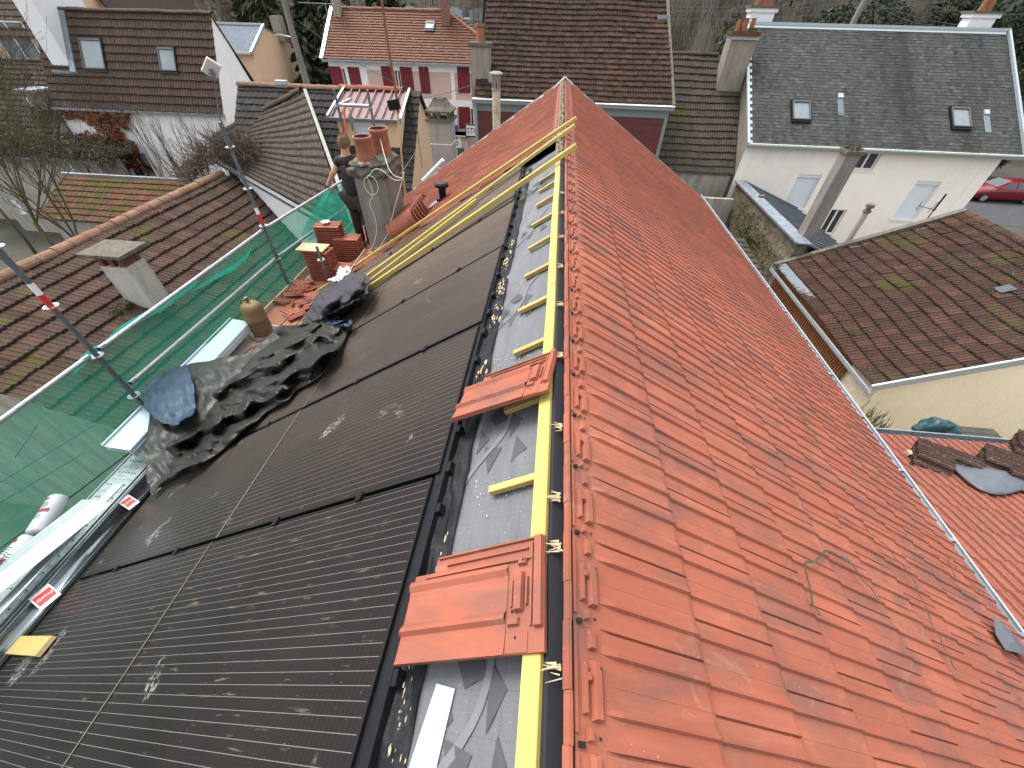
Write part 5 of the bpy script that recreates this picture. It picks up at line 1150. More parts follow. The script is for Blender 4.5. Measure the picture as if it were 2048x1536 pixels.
M['tC'] = m_tile('patchy_red_brown_tiles', (0.026, 0.016, 0.012), (0.078, 0.036, 0.026), (0.035, 0.023, 0.017), 0.9, 0.5, fine=15, mosscol=(.05, .05, .012), speckcol=(.26, .23, .2))
M['tN'] = m_tile('weathered_red_tiles', (0.205, 0.075, 0.052), (0.25, 0.092, 0.062), (0.175, 0.078, 0.06), 0.0, 0.0, fine=30)
M['slate'] = m_tile('mossy_slates', (0.030, 0.032, 0.033), (0.078, 0.081, 0.079), (0.050, 0.048, 0.040), 0.35, 0.0, rough=0.65, speckcol=(0.16, 0.17, 0.14), streak=(0.9, 0.10, 0.10))
M['slateblue'] = m_tile('blue_slates', (0.12, 0.145, 0.17), (0.16, 0.185, 0.21), (0.13, 0.15, 0.17), 0.0, 0.0)
M['renderW'] = m_render('white_render', (0.80, 0.79, 0.78), (0.42, 0.38, 0.36), 0.22); M['renderB'] = m_render('offwhite_render', (0.80, 0.75, 0.68), (0.45, 0.41, 0.35), 0.30, 0.4, 90, 0.2)
M['renderC'] = m_render('yellowish_render', (0.84, 0.74, 0.56), (0.50, 0.40, 0.25), 0.15, 0.5, 14, 1.1); M['renderP'] = m_render('pink_render', (0.58, 0.42, 0.36), (0.4, 0.3, 0.25), 0.15)
M['renderT'] = m_render('stained_render', (0.40, 0.38, 0.33), (0.13, 0.11, 0.09), 0.75, 0.8, 30, 0.6); M['peach'] = m_render('peach_render', (0.62, 0.44, 0.29), (0.45, 0.33, 0.22), 0.15)
M['stone'] = m_render('mossy_rubble', (0.20, 0.165, 0.115), (0.05, 0.045, 0.03), 0.95, 1.3, 7, 2.2, False); M['rough'] = m_render('roughcast', (0.30, 0.27, 0.225), (0.14, 0.12, 0.09), 0.8, 1.0, 12, 1.6)
M['redclad'] = m_plain('oxblood_cladding', (0.105, 0.028, 0.026), 0.65, 0, 0.15, 3, 0.1); M['greytrim'] = m_plain('grey_green_trim', (0.17, 0.20, 0.20), 0.6, 0, 0.1, 4, 0)
M['burg'] = m_plain('burgundy_paint', (0.15, 0.014, 0.022), 0.55, 0, 0.1, 5, 0); M['darkframe'] = m_plain('dark_frame', (0.10, 0.10, 0.10), 0.5, 0.2, 0.1, 5, 0)
M['browncl'] = m_wood('rust_brown_cladding', (0.27, 0.12, 0.045), 'z', 0.3)

# ------------------------------------------------------------------ white house with brown roof (back left)
h = thing('white_house', 'white house at back left with a brown tiled roof and two skylights', 'house', (-21, 24, GZ)); xl, xr, yf, yr, yb, ze, zr_ = -25.9, -16.7, 22.1, 23.9, 25.6, -4.0, -.45
q = PY(228, 303, yf); q2 = PY(268, 345, yf)
gable_house(h, xl, xr, yf, yb, ze, zr_, GZ, M['renderW'], yr, [(q.x + .3, q.z - 1.25, q.x + 1.75, q.z)])
window(h, (q.x + .3, yf, q.z - 1.25), (1, 0, 0), (0, 0, 1), 1.45, 1.25, 0.14, gm=M['curtain'])
mb = MB(); tile_quad(mb, (xl, 21.95, ze - .12), (xr + .05, 21.95, ze - .12), (xr + .05, yr, zr_), (xl, yr, zr_), 31, 12, 'roll', .035, .028); mb.build('roof', M['tA'], h)
mb = MB(); slab_roof(mb, (xr + .05, yb + .1, ze + .45), (xl, yb + .1, ze + .45), (xl, yr, zr_), (xr + .05, yr, zr_)); ridge_caps(mb, (xl, yr, zr_ + .03), (xr + .06, yr, zr_ + .03), .13, .4); mb.build('ridge', M['tA'], h)
mb = MB(); mb.box((xl, 21.85, ze - .2), (xr + .1, 21.97, ze - .1)); mb.build('gutter', M['zincdark'], h)
uv = (V((0, yr - 21.95, zr_ - ze + .12))).normalized()
for (x, y, w_, h_) in ((189, 110, 1.15, 1.25), (338, 121, .85, .95)):
    d = ray(x, y); n_ = V((1, 0, 0)).cross(uv); t = n_.dot(V((xl, 21.95, ze - .12))) / n_.dot(d); skylight(h, d * t + n_ * .03, (1, 0, 0), uv, w_, h_, M["darkframe"])
mb = MB(); mb.box((-25.3, 22.75, -3.2), (-24.35, 25.4, 1.6)); mb.build('chimney', M['white'], h)
mb = MB(); mb.hexa([(-24.35, 22.6, -2.8), (-24.05, 22.6, -2.8), (-24.05, 23.9, -.45), (-24.35, 23.9, -.45), (-24.35, 22.55, -2.68), (-24.05, 22.55, -2.68), (-24.05, 23.85, -.33), (-24.35, 23.85, -.33)]); mb.box((-25.4, 22.6, -2.85), (-24.0, 22.75, -2.66)); mb.build('flashing', M['zincdark'], h)
# ivy in winter leaf on the wall
o = thing('wall_ivy', 'rust brown ivy climbing the left part of the white house wall', 'ivy', (-24, 22, -8)); mb = MB()
def ivcol(x, z): return noise.noise(V((x * .9, z * .9, 0)))
for _ in range(5200):
    x, z = U(-27.5, -21.4), U(-8.6, -4.1)
    lim = -22.6 + .5 * noise.noise(V((z * 1.3, 0, 4))) + (.5 if z > -5 else 0)
    if x > lim or ivcol(x, z) < -.32: continue
    a = V((U(-1, 1), -1, U(-1, 1))).normalized(); b = a.orthogonal().normalized(); e = a.cross(b); s = U(.04, .11); p = V((x, 22.02 - U(0, .18), z)); mb.add([p - b * s, p - e * s, p + b * s, p + e * s], [(0, 1, 2, 3)], 0 if x > -25.6 else 1, rnd())
M['ivyred'] = m_leaf('ivy_red', (0.10, 0.03, 0.015), (0.26, 0.085, 0.035)); M['ivygrey'] = m_leaf('ivy_pale', (0.05, 0.042, 0.022), (0.20, 0.18, 0.13)); mb.build('leaves', [M['ivyred'], M['ivygrey']], o)

# ------------------------------------------------------------------ old house left of it, with dormer window and lean-to
h = thing('old_house', 'old overgrown house at the left edge with a mossy grey tile roof', 'house', (-31, 23, GZ)); zt = PY(40, 120, 24.2).z; zb_ = PY(40, 300, 21.5).z
gable_house(h, -38, -26.0, 21.6, 27, zb_ + 1.0, zt, GZ, M['renderT'], 24.3)
mb = MB(); tile_quad(mb, (-38, 21.4, zb_ + .9), (-25.95, 21.4, zb_ + .9), (-25.95, 24.3, zt), (-38, 24.3, zt), 50, 14, 'rib', .03, .02, .01, sag=.05); ridge_caps(mb, (-38, 24.3, zt), (-25.95, 24.3, zt), .13); slab_roof(mb, (-25.95, 27.2, zb_ + .9), (-38, 27.2, zb_ + .9), (-38, 24.3, zt), (-25.95, 24.3, zt)); mb.build('roof', M['tD'], h)
a, b = PY(37, 178, 22.2), PY(80, 235, 22.2); mb = MB(); mb.box((a.x, 22.1, b.z), (b.x + .6, 23.8, a.z - .1)); mb.build('dormer', M['rough'], h); mb = MB(); mb.box((a.x - .2, 22.0, a.z - .1), (b.x + .8, 23.9, a.z)); mb.build('dormer_roof', M['zincdark'], h)
window(h, (a.x + .25, 22.1, b.z + .1), (1, 0, 0), (0, 0, 1), b.x - a.x - .1, a.z - b.z - .35, .02, gm=M['glasssky'])
lo = PY(60, 318, 20.2)
mb = MB(); mb.box((-31, 20.2, GZ), (PY(190, 320, 20.2).x, 21.55, lo.z)); lt_ = thing('lean_to', 'stained grey lean-to under the ivy, left of the white house', 'lean-to', (-26, 20.5, GZ)); mb.build('wall', M['renderT'], lt_)
mb = MB(); mb.obox((-31.2, 20.0, lo.z), (31.2 + PY(195, 320, 20.0).x, 0, 0), (0, 1.6, .35), (0, 0, .07)); mb.build('roof', M['zincdark'], lt_)
a, b = PY(140, 325, 20.15), PY(180, 345, 20.15); mb = MB(); mb.box((a.x, 20.15, b.z - .9), (b.x, 20.19, a.z)); mb.build('door', M['rough'], lt_); mb = MB(); mb.box((a.x - .12, 20.12, b.z - .9), (a.x - .04, 20.18, a.z)); mb.build('door_post', M['white'], lt_)
a, b = PY(22, 400, 20.15), PY(36, 425, 20.15); window(lt_, (a.x, 20.19, b.z), (1, 0, 0), (0, 0, 1), b.x - a.x + .5, a.z - b.z, .0, 'shutter')
random.seed(23); o = thing('dead_creeper', 'pale dead creeper heaped over the grey lean-to at left', 'creeper', (-26, 20.8, lo.z)); mb = MB()
for _ in range(9000):
    x, y = U(-33, -22.2), U(19.9, 21.7); h_ = 1.3 * (.5 + .5 * noise.noise(V((x * .6, y, 3)))) * (1 if x < -23.4 else .4); z = lo.z + .1 + (y - 20) * .22 + U(0, 1) * h_; a = V((U(-1, 1), U(-1, .2), U(-1, 1))).normalized(); b = a.orthogonal().normalized(); e = a.cross(b); s = U(.03, .08); p = V((x, y, z)); mb.add([p - b * s * 1.6, p - e * s * .6, p + b * s * 1.6, p + e * s * .6], [(0, 1, 2, 3)], random.choice((0, 0, 1, 2)), rnd())
for _ in range(500): x = U(-33, -22.2); p = V((x, U(19.8, 21), lo.z + U(0, .9))); mb.tube([p, p + V((U(-.5, .5), U(-.4, .1), U(-.5, .3))), p + V((U(-.8, .8), U(-.6, .1), U(-1.2, .2)))], .012, 3, 3)
M['creepgreen'] = m_leaf('creeper_green', (0.03, 0.035, 0.012), (0.085, 0.085, 0.03)); mb.build('foliage', [M['ivygrey'], M['twig'], M['creepgreen'], M['twig']], o)
# peach house behind
h = thing('peach_house', 'peach house at the top left corner with a brown hipped roof', 'house', (-38, 33, GZ)); a = PY(10, 68, 30); b = PY(82, 68, 30)
gable_house(h, a.x - 6, b.x + 1.5, 30, 38, a.z, a.z + 4, GZ, M['peach'], 34)
mb = MB(); tile_quad(mb, (a.x - 6.3, 29.6, a.z - .1), (b.x + 1.9, 29.6, a.z - .1), (b.x + 1.9, 34, a.z + 4.1), (a.x - 6.3, 34, a.z + 4.1), 45, 14, 'rib', .03, .02); mb.build('roof', M['tA'], h)
q = PY(30, 108, 29.98); window(h, (q.x - .5, 30, q.z - .3), (1, 0, 0), (0, 0, 1), 2.4, 1.9, .0, gm=M['glasssky'])
h = thing('peach_gable_house', 'peach gabled house just behind the white house ridge', 'house', (-30, 36, GZ)); a, b = PY(130, 20, 34), PY(240, 20, 34)
mb = MB(); mm = (a.x + b.x) / 2; mb.add([(a.x, 34, GZ), (b.x, 34, GZ), (b.x, 34, a.z - .8), (mm, 34, a.z + 3), (a.x, 34, a.z - .8), (a.x, 42, GZ), (b.x, 42, GZ), (b.x, 42, a.z - .8), (mm, 42, a.z + 3), (a.x, 42, a.z - .8)], [(0, 1, 2, 3, 4), (9, 8, 7, 6, 5), (1, 6, 7, 2), (5, 0, 4, 9)]); mb.build('wall', M['peach'], h)
mb = MB(); slab_roof(mb, (b.x + .3, 33.6, a.z - 1.1), (b.x + .3, 42.4, a.z - 1.1), (mm, 42.4, a.z + 3.1), (mm, 33.6, a.z + 3.1), .15); slab_roof(mb, (a.x - .3, 42.4, a.z - 1.1), (a.x - .3, 33.6, a.z - 1.1), (mm, 33.6, a.z + 3.1), (mm, 42.4, a.z + 3.1), .15); mb.build('roof', M['tA'], h)
# slate roofed cream house
h = thing('cream_house', 'small cream house with a blue slate roof behind the white gable', 'house', (-20, 36, GZ)); a, b, c_ = PY(437, 48, 37), PY(497, 48, 37), PY(500, 100, 34.5)
x0, x1 = PY(445, 103, 34.5).x - 2.5, c_.x; zr2, ze2 = a.z, c_.z
gable_house(h, x0, x1, 34.7, 41, ze2, zr2, GZ, M['peach'], 37)
mb = MB(); tile_quad(mb, (x0 - .1, 34.4, ze2 - .15), (x1 + .1, 34.4, ze2 - .15), (x1 + .1, 37, zr2), (x0 - .1, 37, zr2), 26, 18, 'flat', .008, .004, .002, True); slab_roof(mb, (x1 + .1, 41.3, ze2 - .1), (x0 - .1, 41.3, ze2 - .1), (x0 - .1, 37, zr2), (x1 + .1, 37, zr2)); mb.build('roof', M['slateblue'], h)
mb = MB(); mb.beam((x1 + .12, 34.35, ze2 - .12), (x1 + .12, 37, zr2 + .04), .16, .14); mb.beam((x0 - .1, 37, zr2 + .05), (x1 + .15, 37, zr2 + .05), .2, .12); mb.beam((x0 - .1, 34.33, ze2 - .18), (x1 + .1, 34.33, ze2 - .18), .14, .12); mb.cyl((x1 + .1, 40.8, ze2), (x1 + .1, 40.8, GZ), .06, n=8); mb.build('zinc_trim', M['zincwhite'], h)
mb = MB(); mb.box((x1 - .2, 38.6, ze2 + .3), (x1 + .5, 39.3, zr2 + .5)); mb.build('chimney', M['rough'], h)

# ------------------------------------------------------------------ mossy low roof and the big neighbour roof on the left
h = thing('mossy_shed', 'low shed with moss covered orange tiles in front of the white house', 'shed', (-18, 17, GZ)); 
A_, B_, C_, D_ = V((-22.2, 15.2, -7.05)), V((-12.6, 15.2, -7.05)), V((-13.0, 18.0, -6.07)), V((-22.9, 18.0, -6.07))
mb = MB(); tile_quad(mb, A_, B_, C_, D_, 42, 8, 'rib', .03, .025, .008, sag=.04); mb.build('roof', M['tH'], h)
mb = MB(); mb.box((-22.0, 15.4, GZ), (-12.8, 18.1, -7.15)); mb.poly([(-22.2, 15.4, -7.15), (-22.2, 18.1, -7.15), (-22.5, 18.1, -6.15)]); mb.build('wall', M['renderT'], h)
mb = MB(); mb.beam((-23.1, 18.05, -6.03), (-12.9, 18.05, -6.03), .12, .10); mb.build('flashing', M['zincdark'], h)
h = thing('neighbour_house', 'low neighbouring house with a long old brown tile roof behind the netting', 'house', (-11, 9, GZ)); YA, YB = 4.0, 13.8
rx, rz, ex, ez = -11.5, -4.35, -7.2, -6.26
mb = MB(); tile_quad(mb, (ex, YB, ez), (ex, YA, ez), (rx, YA, rz), (rx, YB, rz), 44, 13, 'rib', .035, .024, .010, sag=.10); tile_quad(mb, (2 * rx - ex, YA, ez), (2 * rx - ex, YB, ez), (rx, YB, rz), (rx, YA, rz), 44, 13, 'rib', .035, .024, .01, sag=.05); mb.build('roof', M['tE'], h)
M['ridgeclay'] = m_tile('old_ridge_clay', (0.14, 0.068, 0.044), (0.21, 0.12, 0.08), (0.12, 0.095, 0.06), 0.9, 0.2)
mb = MB(); ridge_caps(mb, (rx, YA - .05, rz + .02), (rx, YB + .05, rz + .02), .15, .42); mb.build('ridge_tiles', M['ridgeclay'], h)
mb = MB(); mb.add([(ex - .25, YA + .1, GZ), (2 * rx - ex + .25, YA + .1, GZ), (2 * rx - ex + .25, YA + .1, ez), (rx, YA + .1, rz - .1), (ex - .25, YA + .1, ez), (ex - .25, YB - .1, GZ), (2 * rx - ex + .25, YB - .1, GZ), (2 * rx - ex + .25, YB - .1, ez), (rx, YB - .1, rz - .1), (ex - .25, YB - .1, ez)], [(4, 3, 2, 1, 0), (5, 6, 7, 8, 9), (0, 5, 9, 4), (6, 1, 2, 7)]); mb.build('wall', M['renderT'], h)
cb = V((-9.25, 7.0, -5.4)); tz = PY(230, 500, 7.0).z
c0 = chimney(h, '', '', '', (-9.35, 7.25), .62, .5, -5.9, tz - .42, m_render('roughcast_white', (0.52, 0.49, 0.45), (0.2, 0.17, 0.14), .6, .9, 22, 1.4), .0)
mb = MB(); 
for (dx, dy) in ((-.24, -.18), (0, -.18), (.22, -.18), (-.24, .18), (.22, .18)): mb.box((-9.35 + dx - .05, 7.25 + dy - .05, tz - .43), (-9.35 + dx + .05, 7.25 + dy + .05, tz - .16))
mb.box((-9.6, 7.1, tz - .43), (-9.1, 7.4, tz - .20)); mb.build('cap_pillars', m_plain('dark_brick', (.16, .06, .04), .9, 0, .4, 12, .5), c0)
mb = MB(); mb.box((-9.35 - .52, 7.25 - .38, tz - .17), (-9.35 + .48, 7.25 + .38, tz - .09)); mb.build('cap_slab', M['concdark'], c0, bevel=.01)
o = thing('roof_moss_cushion', 'dark green plant cushion growing at the foot of the roughcast chimney', 'plant', (-9.55, 6.7, -5.3)); mb = MB(); leaves(mb, (-9.6, 6.75, -5.2), (.22, .35, .2), 500, .035); M['mossleaf'] = m_leaf('moss', (0.03, 0.035, 0.01), (0.09, 0.10, 0.02)); mb.build('foliage', M['mossleaf'], o)

# ------------------------------------------------------------------ hip roof and grey house with dormer
h = thing('hipped_house', 'brown tiled hipped house beyond the netting, with a small roof vent', 'house', (-10, 15, GZ))
T_, Bb, eL_, eR_, LR_ = V((-9.0, 16.2, -2.2)), V((-13.5, 16.8, -3.9)), V((-12.6, 15.2, -4.2)), V((-7.1, 11.0, -4.2)), V((-6.75, 12.4, -3.3))
mb = MB(); nF0 = (eR_ - eL_).cross(Bb - eL_).normalized(); _d = ray(706, 470); eX_ = _d * (nF0.dot(eL_) / nF0.dot(_d)); tile_quad(mb, eL_, eX_, T_ + V((.15, -.1, -.03)), Bb, 38, 16, 'rib', .025, .02, .006, sag=.06)
mb.build('roof', M['tF'], h)
mb = MB(); slab_roof(mb, Bb, T_, T_ + V((1.8, 2.4, -2.2)), Bb + V((-1.0, 3.0, -2.2))) if False else None
mb = MB(); ridge_caps(mb, Bb, T_, .15, .4); mb.build('ridge_tiles', M['tF'], h)
mb = MB(); mb.beam(T_ + V((.2, -.1, .03)), eX_ + V((.1, 0, .03)), .10, .06); mb.build('lead_strip', m_plain('mossy_lead', (.26, .27, .22), .8, 0, .4, 9, .4), h)
mb = MB(); P4 = [eL_ + V((.15, .1, -.15)), eX_ + V((-.15, .2, -.15)), T_ + V((.1, 0, -.15)), Bb + V((0, 0, -.15))]
mb.add([(p.x, p.y, GZ) for p in P4] + [tuple(p) for p in P4], [(0, 1, 5, 4), (1, 2, 6, 5), (2, 3, 7, 6), (3, 0, 4, 7)]); mb.build('wall', M['renderW'], h)
mb = MB(); mb.beam(eL_ + V((-.05, -.08, -.05)), eX_ + V((-.05, -.08, -.05)), .13, .1); mb.build('gutter', M['darkframe'], h)
nF = (eR_ - eL_).cross(Bb - eL_).normalized()
def onpl(x, y, p0, n_): d = ray(x, y); return d * (n_.dot(p0) / n_.dot(d))
for (x, y, x2, y2) in ((572, 222, 590, 236), (604, 282, 618, 292)):
    a, b = onpl(x, y, eL_, nF), onpl(x2, y2, eL_, nF); mb = MB(); mb.beam(a + nF * .04, b + nF * .04, .16, .04, up=nF); mb.build('glass_tile', M['glasssky'], h)
p = onpl(539, 305, eL_, nF); mb = MB(); mb.obox(p - V((.25, .15, -.02)), (.4, 0.1, -.05), (0.1, .3, 0), nF * .03, 0); mb.sphere(p + V((0, 0, .14)), .13, 12, m=1, sq=(1, 1, .8)); mb.build('vent_cap', [M['zincwhite'], M['concdark']], h)

h = thing('grey_roof_house', 'cream house with grey plain tiles and a shuttered dormer behind the man', 'house', (-8.4, 17, GZ)); x0, x1 = -11.8, -5.05
gable_house(h, x0, x1, 13.1, 20.9, -6.15, -2.25, GZ, M['peach'], 17)
mb = MB(); tile_quad(mb, (x0, 13.0, -6.2), (x1 + .12, 13.0, -6.2), (x1 + .12, 17, -2.2), (x0, 17, -2.2), 34, 22, 'wave', .022, .010, .004, True); slab_roof(mb, (x1 + .12, 21, -6.2), (x0, 21, -6.2), (x0, 17, -2.2), (x1 + .12, 17, -2.2)); mb.build('roof', M['tG'], h)
mb = MB(); ridge_caps(mb, (x0, 17, -2.2), (-7.9, 17, -2.2), .13, .42); mb.build('ridge_tiles', M['ridgeclay'], h)
mb = MB(); ridge_caps(mb, (-7.9, 17, -2.17), (-5.6, 17, -2.17), .13, .33); mb.build('dormer_ridge', M['tN'], h)
mb = MB(); a = PY(555, 174, 17).x; mb.box((a, 16.9, -2.24), (a + .42, 17.1, -2.04)); mb.build('zinc_cap', M['zincwhite'], h)
dx0, dx1, dyf, dz0, dz1 = -7.62, -5.42, 15.5, -3.75, -2.8
d_ = MB(); wall_with_holes(d_, (dx0, dyf, dz0), (1, 0, 0), (0, 0, 1), dx1 - dx0, dz1 - dz0, [(.55, .12, 1.72, .86)], .12); d_.poly([(dx1, dyf, dz0), (dx1, 17, dz0 + .2), (dx1, 17, -2.3), (dx1, dyf, dz1)]); d_.poly([(dx0, dyf, dz0), (dx0, 17, dz0 + .2), (dx0, 17, -2.3), (dx0, dyf, dz1)]); do = d_.build('dormer', M['peach'], h)
r_ = window(do, (dx0 + .55, dyf, dz0 + .12), (1, 0, 0), (0, 0, 1), 1.17, .74, .1, 'shutter')
mb = MB(); slab_roof(mb, (dx0 - .12, dyf - .2, dz1 - .02), (dx1 + .1, dyf - .2, dz1 - .02), (dx1 + .1, 16.95, -2.2), (dx0 - .12, 16.95, -2.2), .05)
for k in range(9): x = dx0 - .1 + k * (dx1 - dx0 + .18) / 8; mb.beam((x, dyf - .2, dz1 + .0), (x, 16.95, -2.17), .035, .035)
M['tin'] = m_plain('dusty_red_tin', (0.125, 0.062, 0.058), 0.55, 0.1, 0.15, 3, 0.1); mb.build('dormer_roof', M['tin'], do)
mb = MB(); mb.box((dx0 - .2, dyf - .3, dz1 - .09), (dx1 + .15, dyf - .18, dz1 + .01)); mb.build('dormer_gutter', M['darkframe'], do)
mb = MB(); mb.beam((dx0 - .2, dyf - .2, dz1 + .05), (dx0 - .1, 16.95, -2.12), .07, .02); mb.build('edge_strip', M['zincwhite'], do); mb = MB(); mb.beam((dx1 + .16, dyf - .2, dz1 + .05), (dx1 + .1, 16.95, -2.12), .07, .02); mb.build('edge_strip', M['zincwhite'], do)
q = PX(838, 275, x1); mb = MB(); mb.box((x1 + .0, q.y - .15, q.z - 1.0), (x1 + .03, q.y - .05, q.z + .25)); mb.build('wall_vent', M['woodend'], h)

# ------------------------------------------------------------------ pink house with burgundy shutters
h = thing('pink_house', 'pink and white house with burgundy shutters and a terracotta tile roof', 'house', (-10, 33, GZ)); x0, x1, yf = -14.85, -3.2, 31.0; ze, zr_ = -2.45, -.2
wins = []
def wp(xa, xb, ya, yb_): a, b = PY(xa, ya, yf), PY(xb, yb_, yf); return (a.x, b.z, b.x, a.z)
W1 = wp(681, 705, 133, 186); W2 = wp(786, 806, 133, 186); W3 = wp(837, 862, 133, 187); W4 = wp(939, 958, 133, 187); W5 = wp(846, 866, 222, 262); W6 = wp(940, 955, 214, 258)
holes = [(a, b, c, d) for a, b, c, d in (W1, W2, W4, W6)]
gable_house(h, x0, x1, yf, 37, ze, zr_, GZ, M['renderP'], 33.8, holes); 
for Wn in (W1, W2, W4, W6): window(h, (Wn[0], yf, Wn[1]), (1, 0, 0), (0, 0, 1), Wn[2] - Wn[0], Wn[3] - Wn[1], .12)
def shut(xc0, xc1, Wn): mb = MB(); mb.box((xc0, yf - .05, Wn[1]), (xc1, yf - .0, Wn[3])); [mb.box((xc0 + .02, yf - .065, Wn[1] + (Wn[3] - Wn[1]) * f), (xc1 - .02, yf - .05, Wn[1] + (Wn[3] - Wn[1]) * f + .06)) for f in (.15, .8)]; mb.build('shutter', M['burg'], h)
for Wn in (W1, W2, W4, W6): k = .78; shut(Wn[0] - k - .02, Wn[0] - .02, Wn); shut(Wn[2] + .02, Wn[2] + k + .02, Wn)
m3 = (W3[0] + W3[2]) / 2; shut(W3[0], m3 - .01, W3); shut(m3 + .01, W3[2], W3)
mb = MB(); zz_ = PY(860, 198, yf).z; mb.box((x0 + .01, yf - .03, zz_ - .45), (x1, yf - .0, zz_)); mb.box((x0 + .01, yf - .03, ze - .55), (x1, yf, ze))
for x in (PY(720, 150, yf).x, PY(905, 150, yf).x, x0 + .1): mb.box((x - (.95 if x < -11 and x > -14 else .12), yf - .033, GZ), (x + (.5 if x < -11 and x > -14 else .12), yf - .003, ze - .55))
mb.box((x0 + .01, yf - .031, GZ + 2.7), (x1, yf - .001, GZ + 3.0)); mb.build('white_bands', M['renderW'], h)
mb = MB(); tile_quad(mb, (x0 - .15, 30.7, ze - .08), (x1 + .4, 30.7, ze - .08), (-7.6, 33.8, zr_), (x0 - .15, 33.8, zr_), 46, 19, 'rib', .03, .022, .003); tile_quad(mb, (x1 + .4, 30.7, ze - .08), (x1 + .4, 37.2, ze - .08), (-7.5, 34.1, zr_), (-7.6, 33.8, zr_), 26, 19, 'rib', .03, .022, .003); slab_roof(mb, (x1 + .4, 37.2, ze), (x0 - .15, 37.2, ze), (x0 - .15, 33.9, zr_), (-7.5, 33.9, zr_)); mb.build('roof', M['tP'], h)
mb = MB(); ridge_caps(mb, (x0 - .15, 33.8, zr_ + .03), (-7.5, 33.8, zr_ + .03), .13, .4); ridge_caps(mb, (-7.5, 33.8, zr_ + .03), (x1 + .4, 30.7, ze), .12, .4); mb.build('ridge_tiles', M['tP'], h)
mb = MB(); mb.beam((x0 - .22, 30.65, ze - .05), (x0 - .22, 33.8, zr_ + .05), .22, .12); mb.build('verge_strip', M['zincwhite'], h); mb = MB(); mb.box((x0 - .2, 30.55, ze - .2), (x1 + .4, 30.7, ze - .1)); mb.build('gutter', M['zincdark'], h)
q = PY(891, 40, 32.9); chimney(h, '', '', '', (q.x, 33.1), .5, .5, -1.2, .7, m_plain('brown_brick', (.2, .11, .08), .9, 0, .35, 9, .6))
q = PY(677, 30, 33.4); chimney(h, '', '', '', (q.x, 33.4), .45, .45, -1.0, .8, M['rough'])
q = PY(859, 45, 32.7); skylight(h, (q.x, 32.75, -.92), (1, 0, 0), V((0, 3.1, 2.25)), .5, .5, M['darkframe'])
# street front with house numbers, in front of the pink house
o = thing('shop_front', 'cream street front with house number signs below the pink house', 'shop front', (-7, 29, GZ)); yS = 28.5; a, b = PY(848, 268, yS), PY(935, 268, yS)
mb = MB(); mb.box((a.x, yS, GZ), (b.x, yS + 1.2, a.z)); mb.build('wall', m_render('beige_front', (.45, .42, .34), (.2, .17, .12), .5), o); mb = MB(); mb.box((a.x - .1, yS - .15, a.z - .08), (b.x + .1, yS + 1.3, a.z)); mb.build('cornice', M['rough'], o)
def plate(root, x, y, w_, h_, txt, Y, bgm, tm, fs): 
    c = PY(x, y, Y); mb = MB(); mb.box((c.x - w_ / 2, Y - .03, c.z - h_ / 2), (c.x + w_ / 2, Y, c.z + h_ / 2), 0); 
    if txt: text_mesh(txt, fs, (c.x, Y - .033, c.z), (1, 0, 0), (0, 0, 1), mb, 1)
    return mb.build('sign_plate', [bgm, tm], root)
plate(o, 908, 284, .95, .62, '16', yS, M['white'], M['ink'], .62); plate(o, 851, 284, .7, .62, '2', yS, M['white'], M['ink'], .6)
for (x0_, x1_, y0_, y1_) in ((899, 912, 297, 320), (915, 930, 296, 318), (854, 862, 300, 330)): 
    a_, b_ = PY(x0_, y0_, yS), PY(x1_, y1_, yS); mb = MB(); mb.box((a_.x, yS - .02, b_.z), (b_.x, yS, a_.z)); mb.build('shop_window', M['glass'], o)
M['signblue'] = m_plain('blue_enamel', (.04, .11, .35), .4, 0, .1, 5, 0)
c = PY(904, 261, 30.9); s = thing('street_sign', 'small blue street sign on the pink house wall', 'sign', c); mb = MB(); mb.box((c.x - .42, 30.9, c.z - .32), (c.x + .42, 30.94, c.z + .32)); mb.build('plate', M['signblue'], s); mb = MB(); mb.box((c.x - .4, 30.9, c.z + .40), (c.x + .25, 30.94, c.z + .72)); mb.build('white_plate', M['white'], s)
c = PY(946, 262, 24); s = thing('hanging_sign', 'white black-framed sign with dark letters beside the red clad house', 'sign', c); mb = MB(); mb.box((c.x - .42, 24, c.z - .3), (c.x + .42, 24.1, c.z + .3), 0); mb.box((c.x - .36, 23.98, c.z - .22), (c.x + .40, 24.0, c.z + .24), 1); text_mesh('STO', .36, (c.x, 23.97, c.z), (1, 0, 0), (0, 0, 1), mb, 0); mb.build('plate', [M['ink'], M['white']], s)
mb = MB(); mb.box((c.x - .1, 24.0, c.z + .2), (c.x + 1.0, 24.05, c.z + .25)); mb.build('bracket', M['ink'], s)

# ------------------------------------------------------------------ house with the big dark mottled roof (centre)
h = thing('red_clad_house', 'house with a steep dark mottled tile roof and oxblood wall cladding, beyond the ridge', 'house', (.6, 23, GZ)); x0, x1, yf = -3.5, 4.65, 20.15; ze = -2.72; yr = 24.6; zr_ = 1.75
gable_house(h, x0, x1 - .78, yf, 29, ze, zr_, GZ, M['renderT'], yr)
mb = MB(); tile_quad(mb, (x0 - .02, 20, ze), (x1 + .05, 20, ze), (x1 - .75, yr, zr_), (x0 + .25, yr, zr_), 40, 28, 'rib', .03, .028, .012, sag=.10); slab_roof(mb, (x1, 29.2, ze), (x0, 29.2, ze), (x0 + .25, yr, zr_), (x1 - .75, yr, zr_)); mb.build('roof', M['tK'], h)
mb = MB(); mb.beam((x1 + .08, 19.98, ze + .0), (x1 - .74, yr, zr_ + .0), .10, .10); mb.build('mortar_verge', m_plain('lichen_mortar', (.15, .135, .10), .95, 0, .4, 8, .8), h)
mb = MB(); mb.box((x0 + .02, yf - .04, GZ), (x1 - .02, yf - .005, ze - .45)); mb.box((x1 - .8, yf - .003, GZ), (x1 - .02, yf + .5, ze - .1))
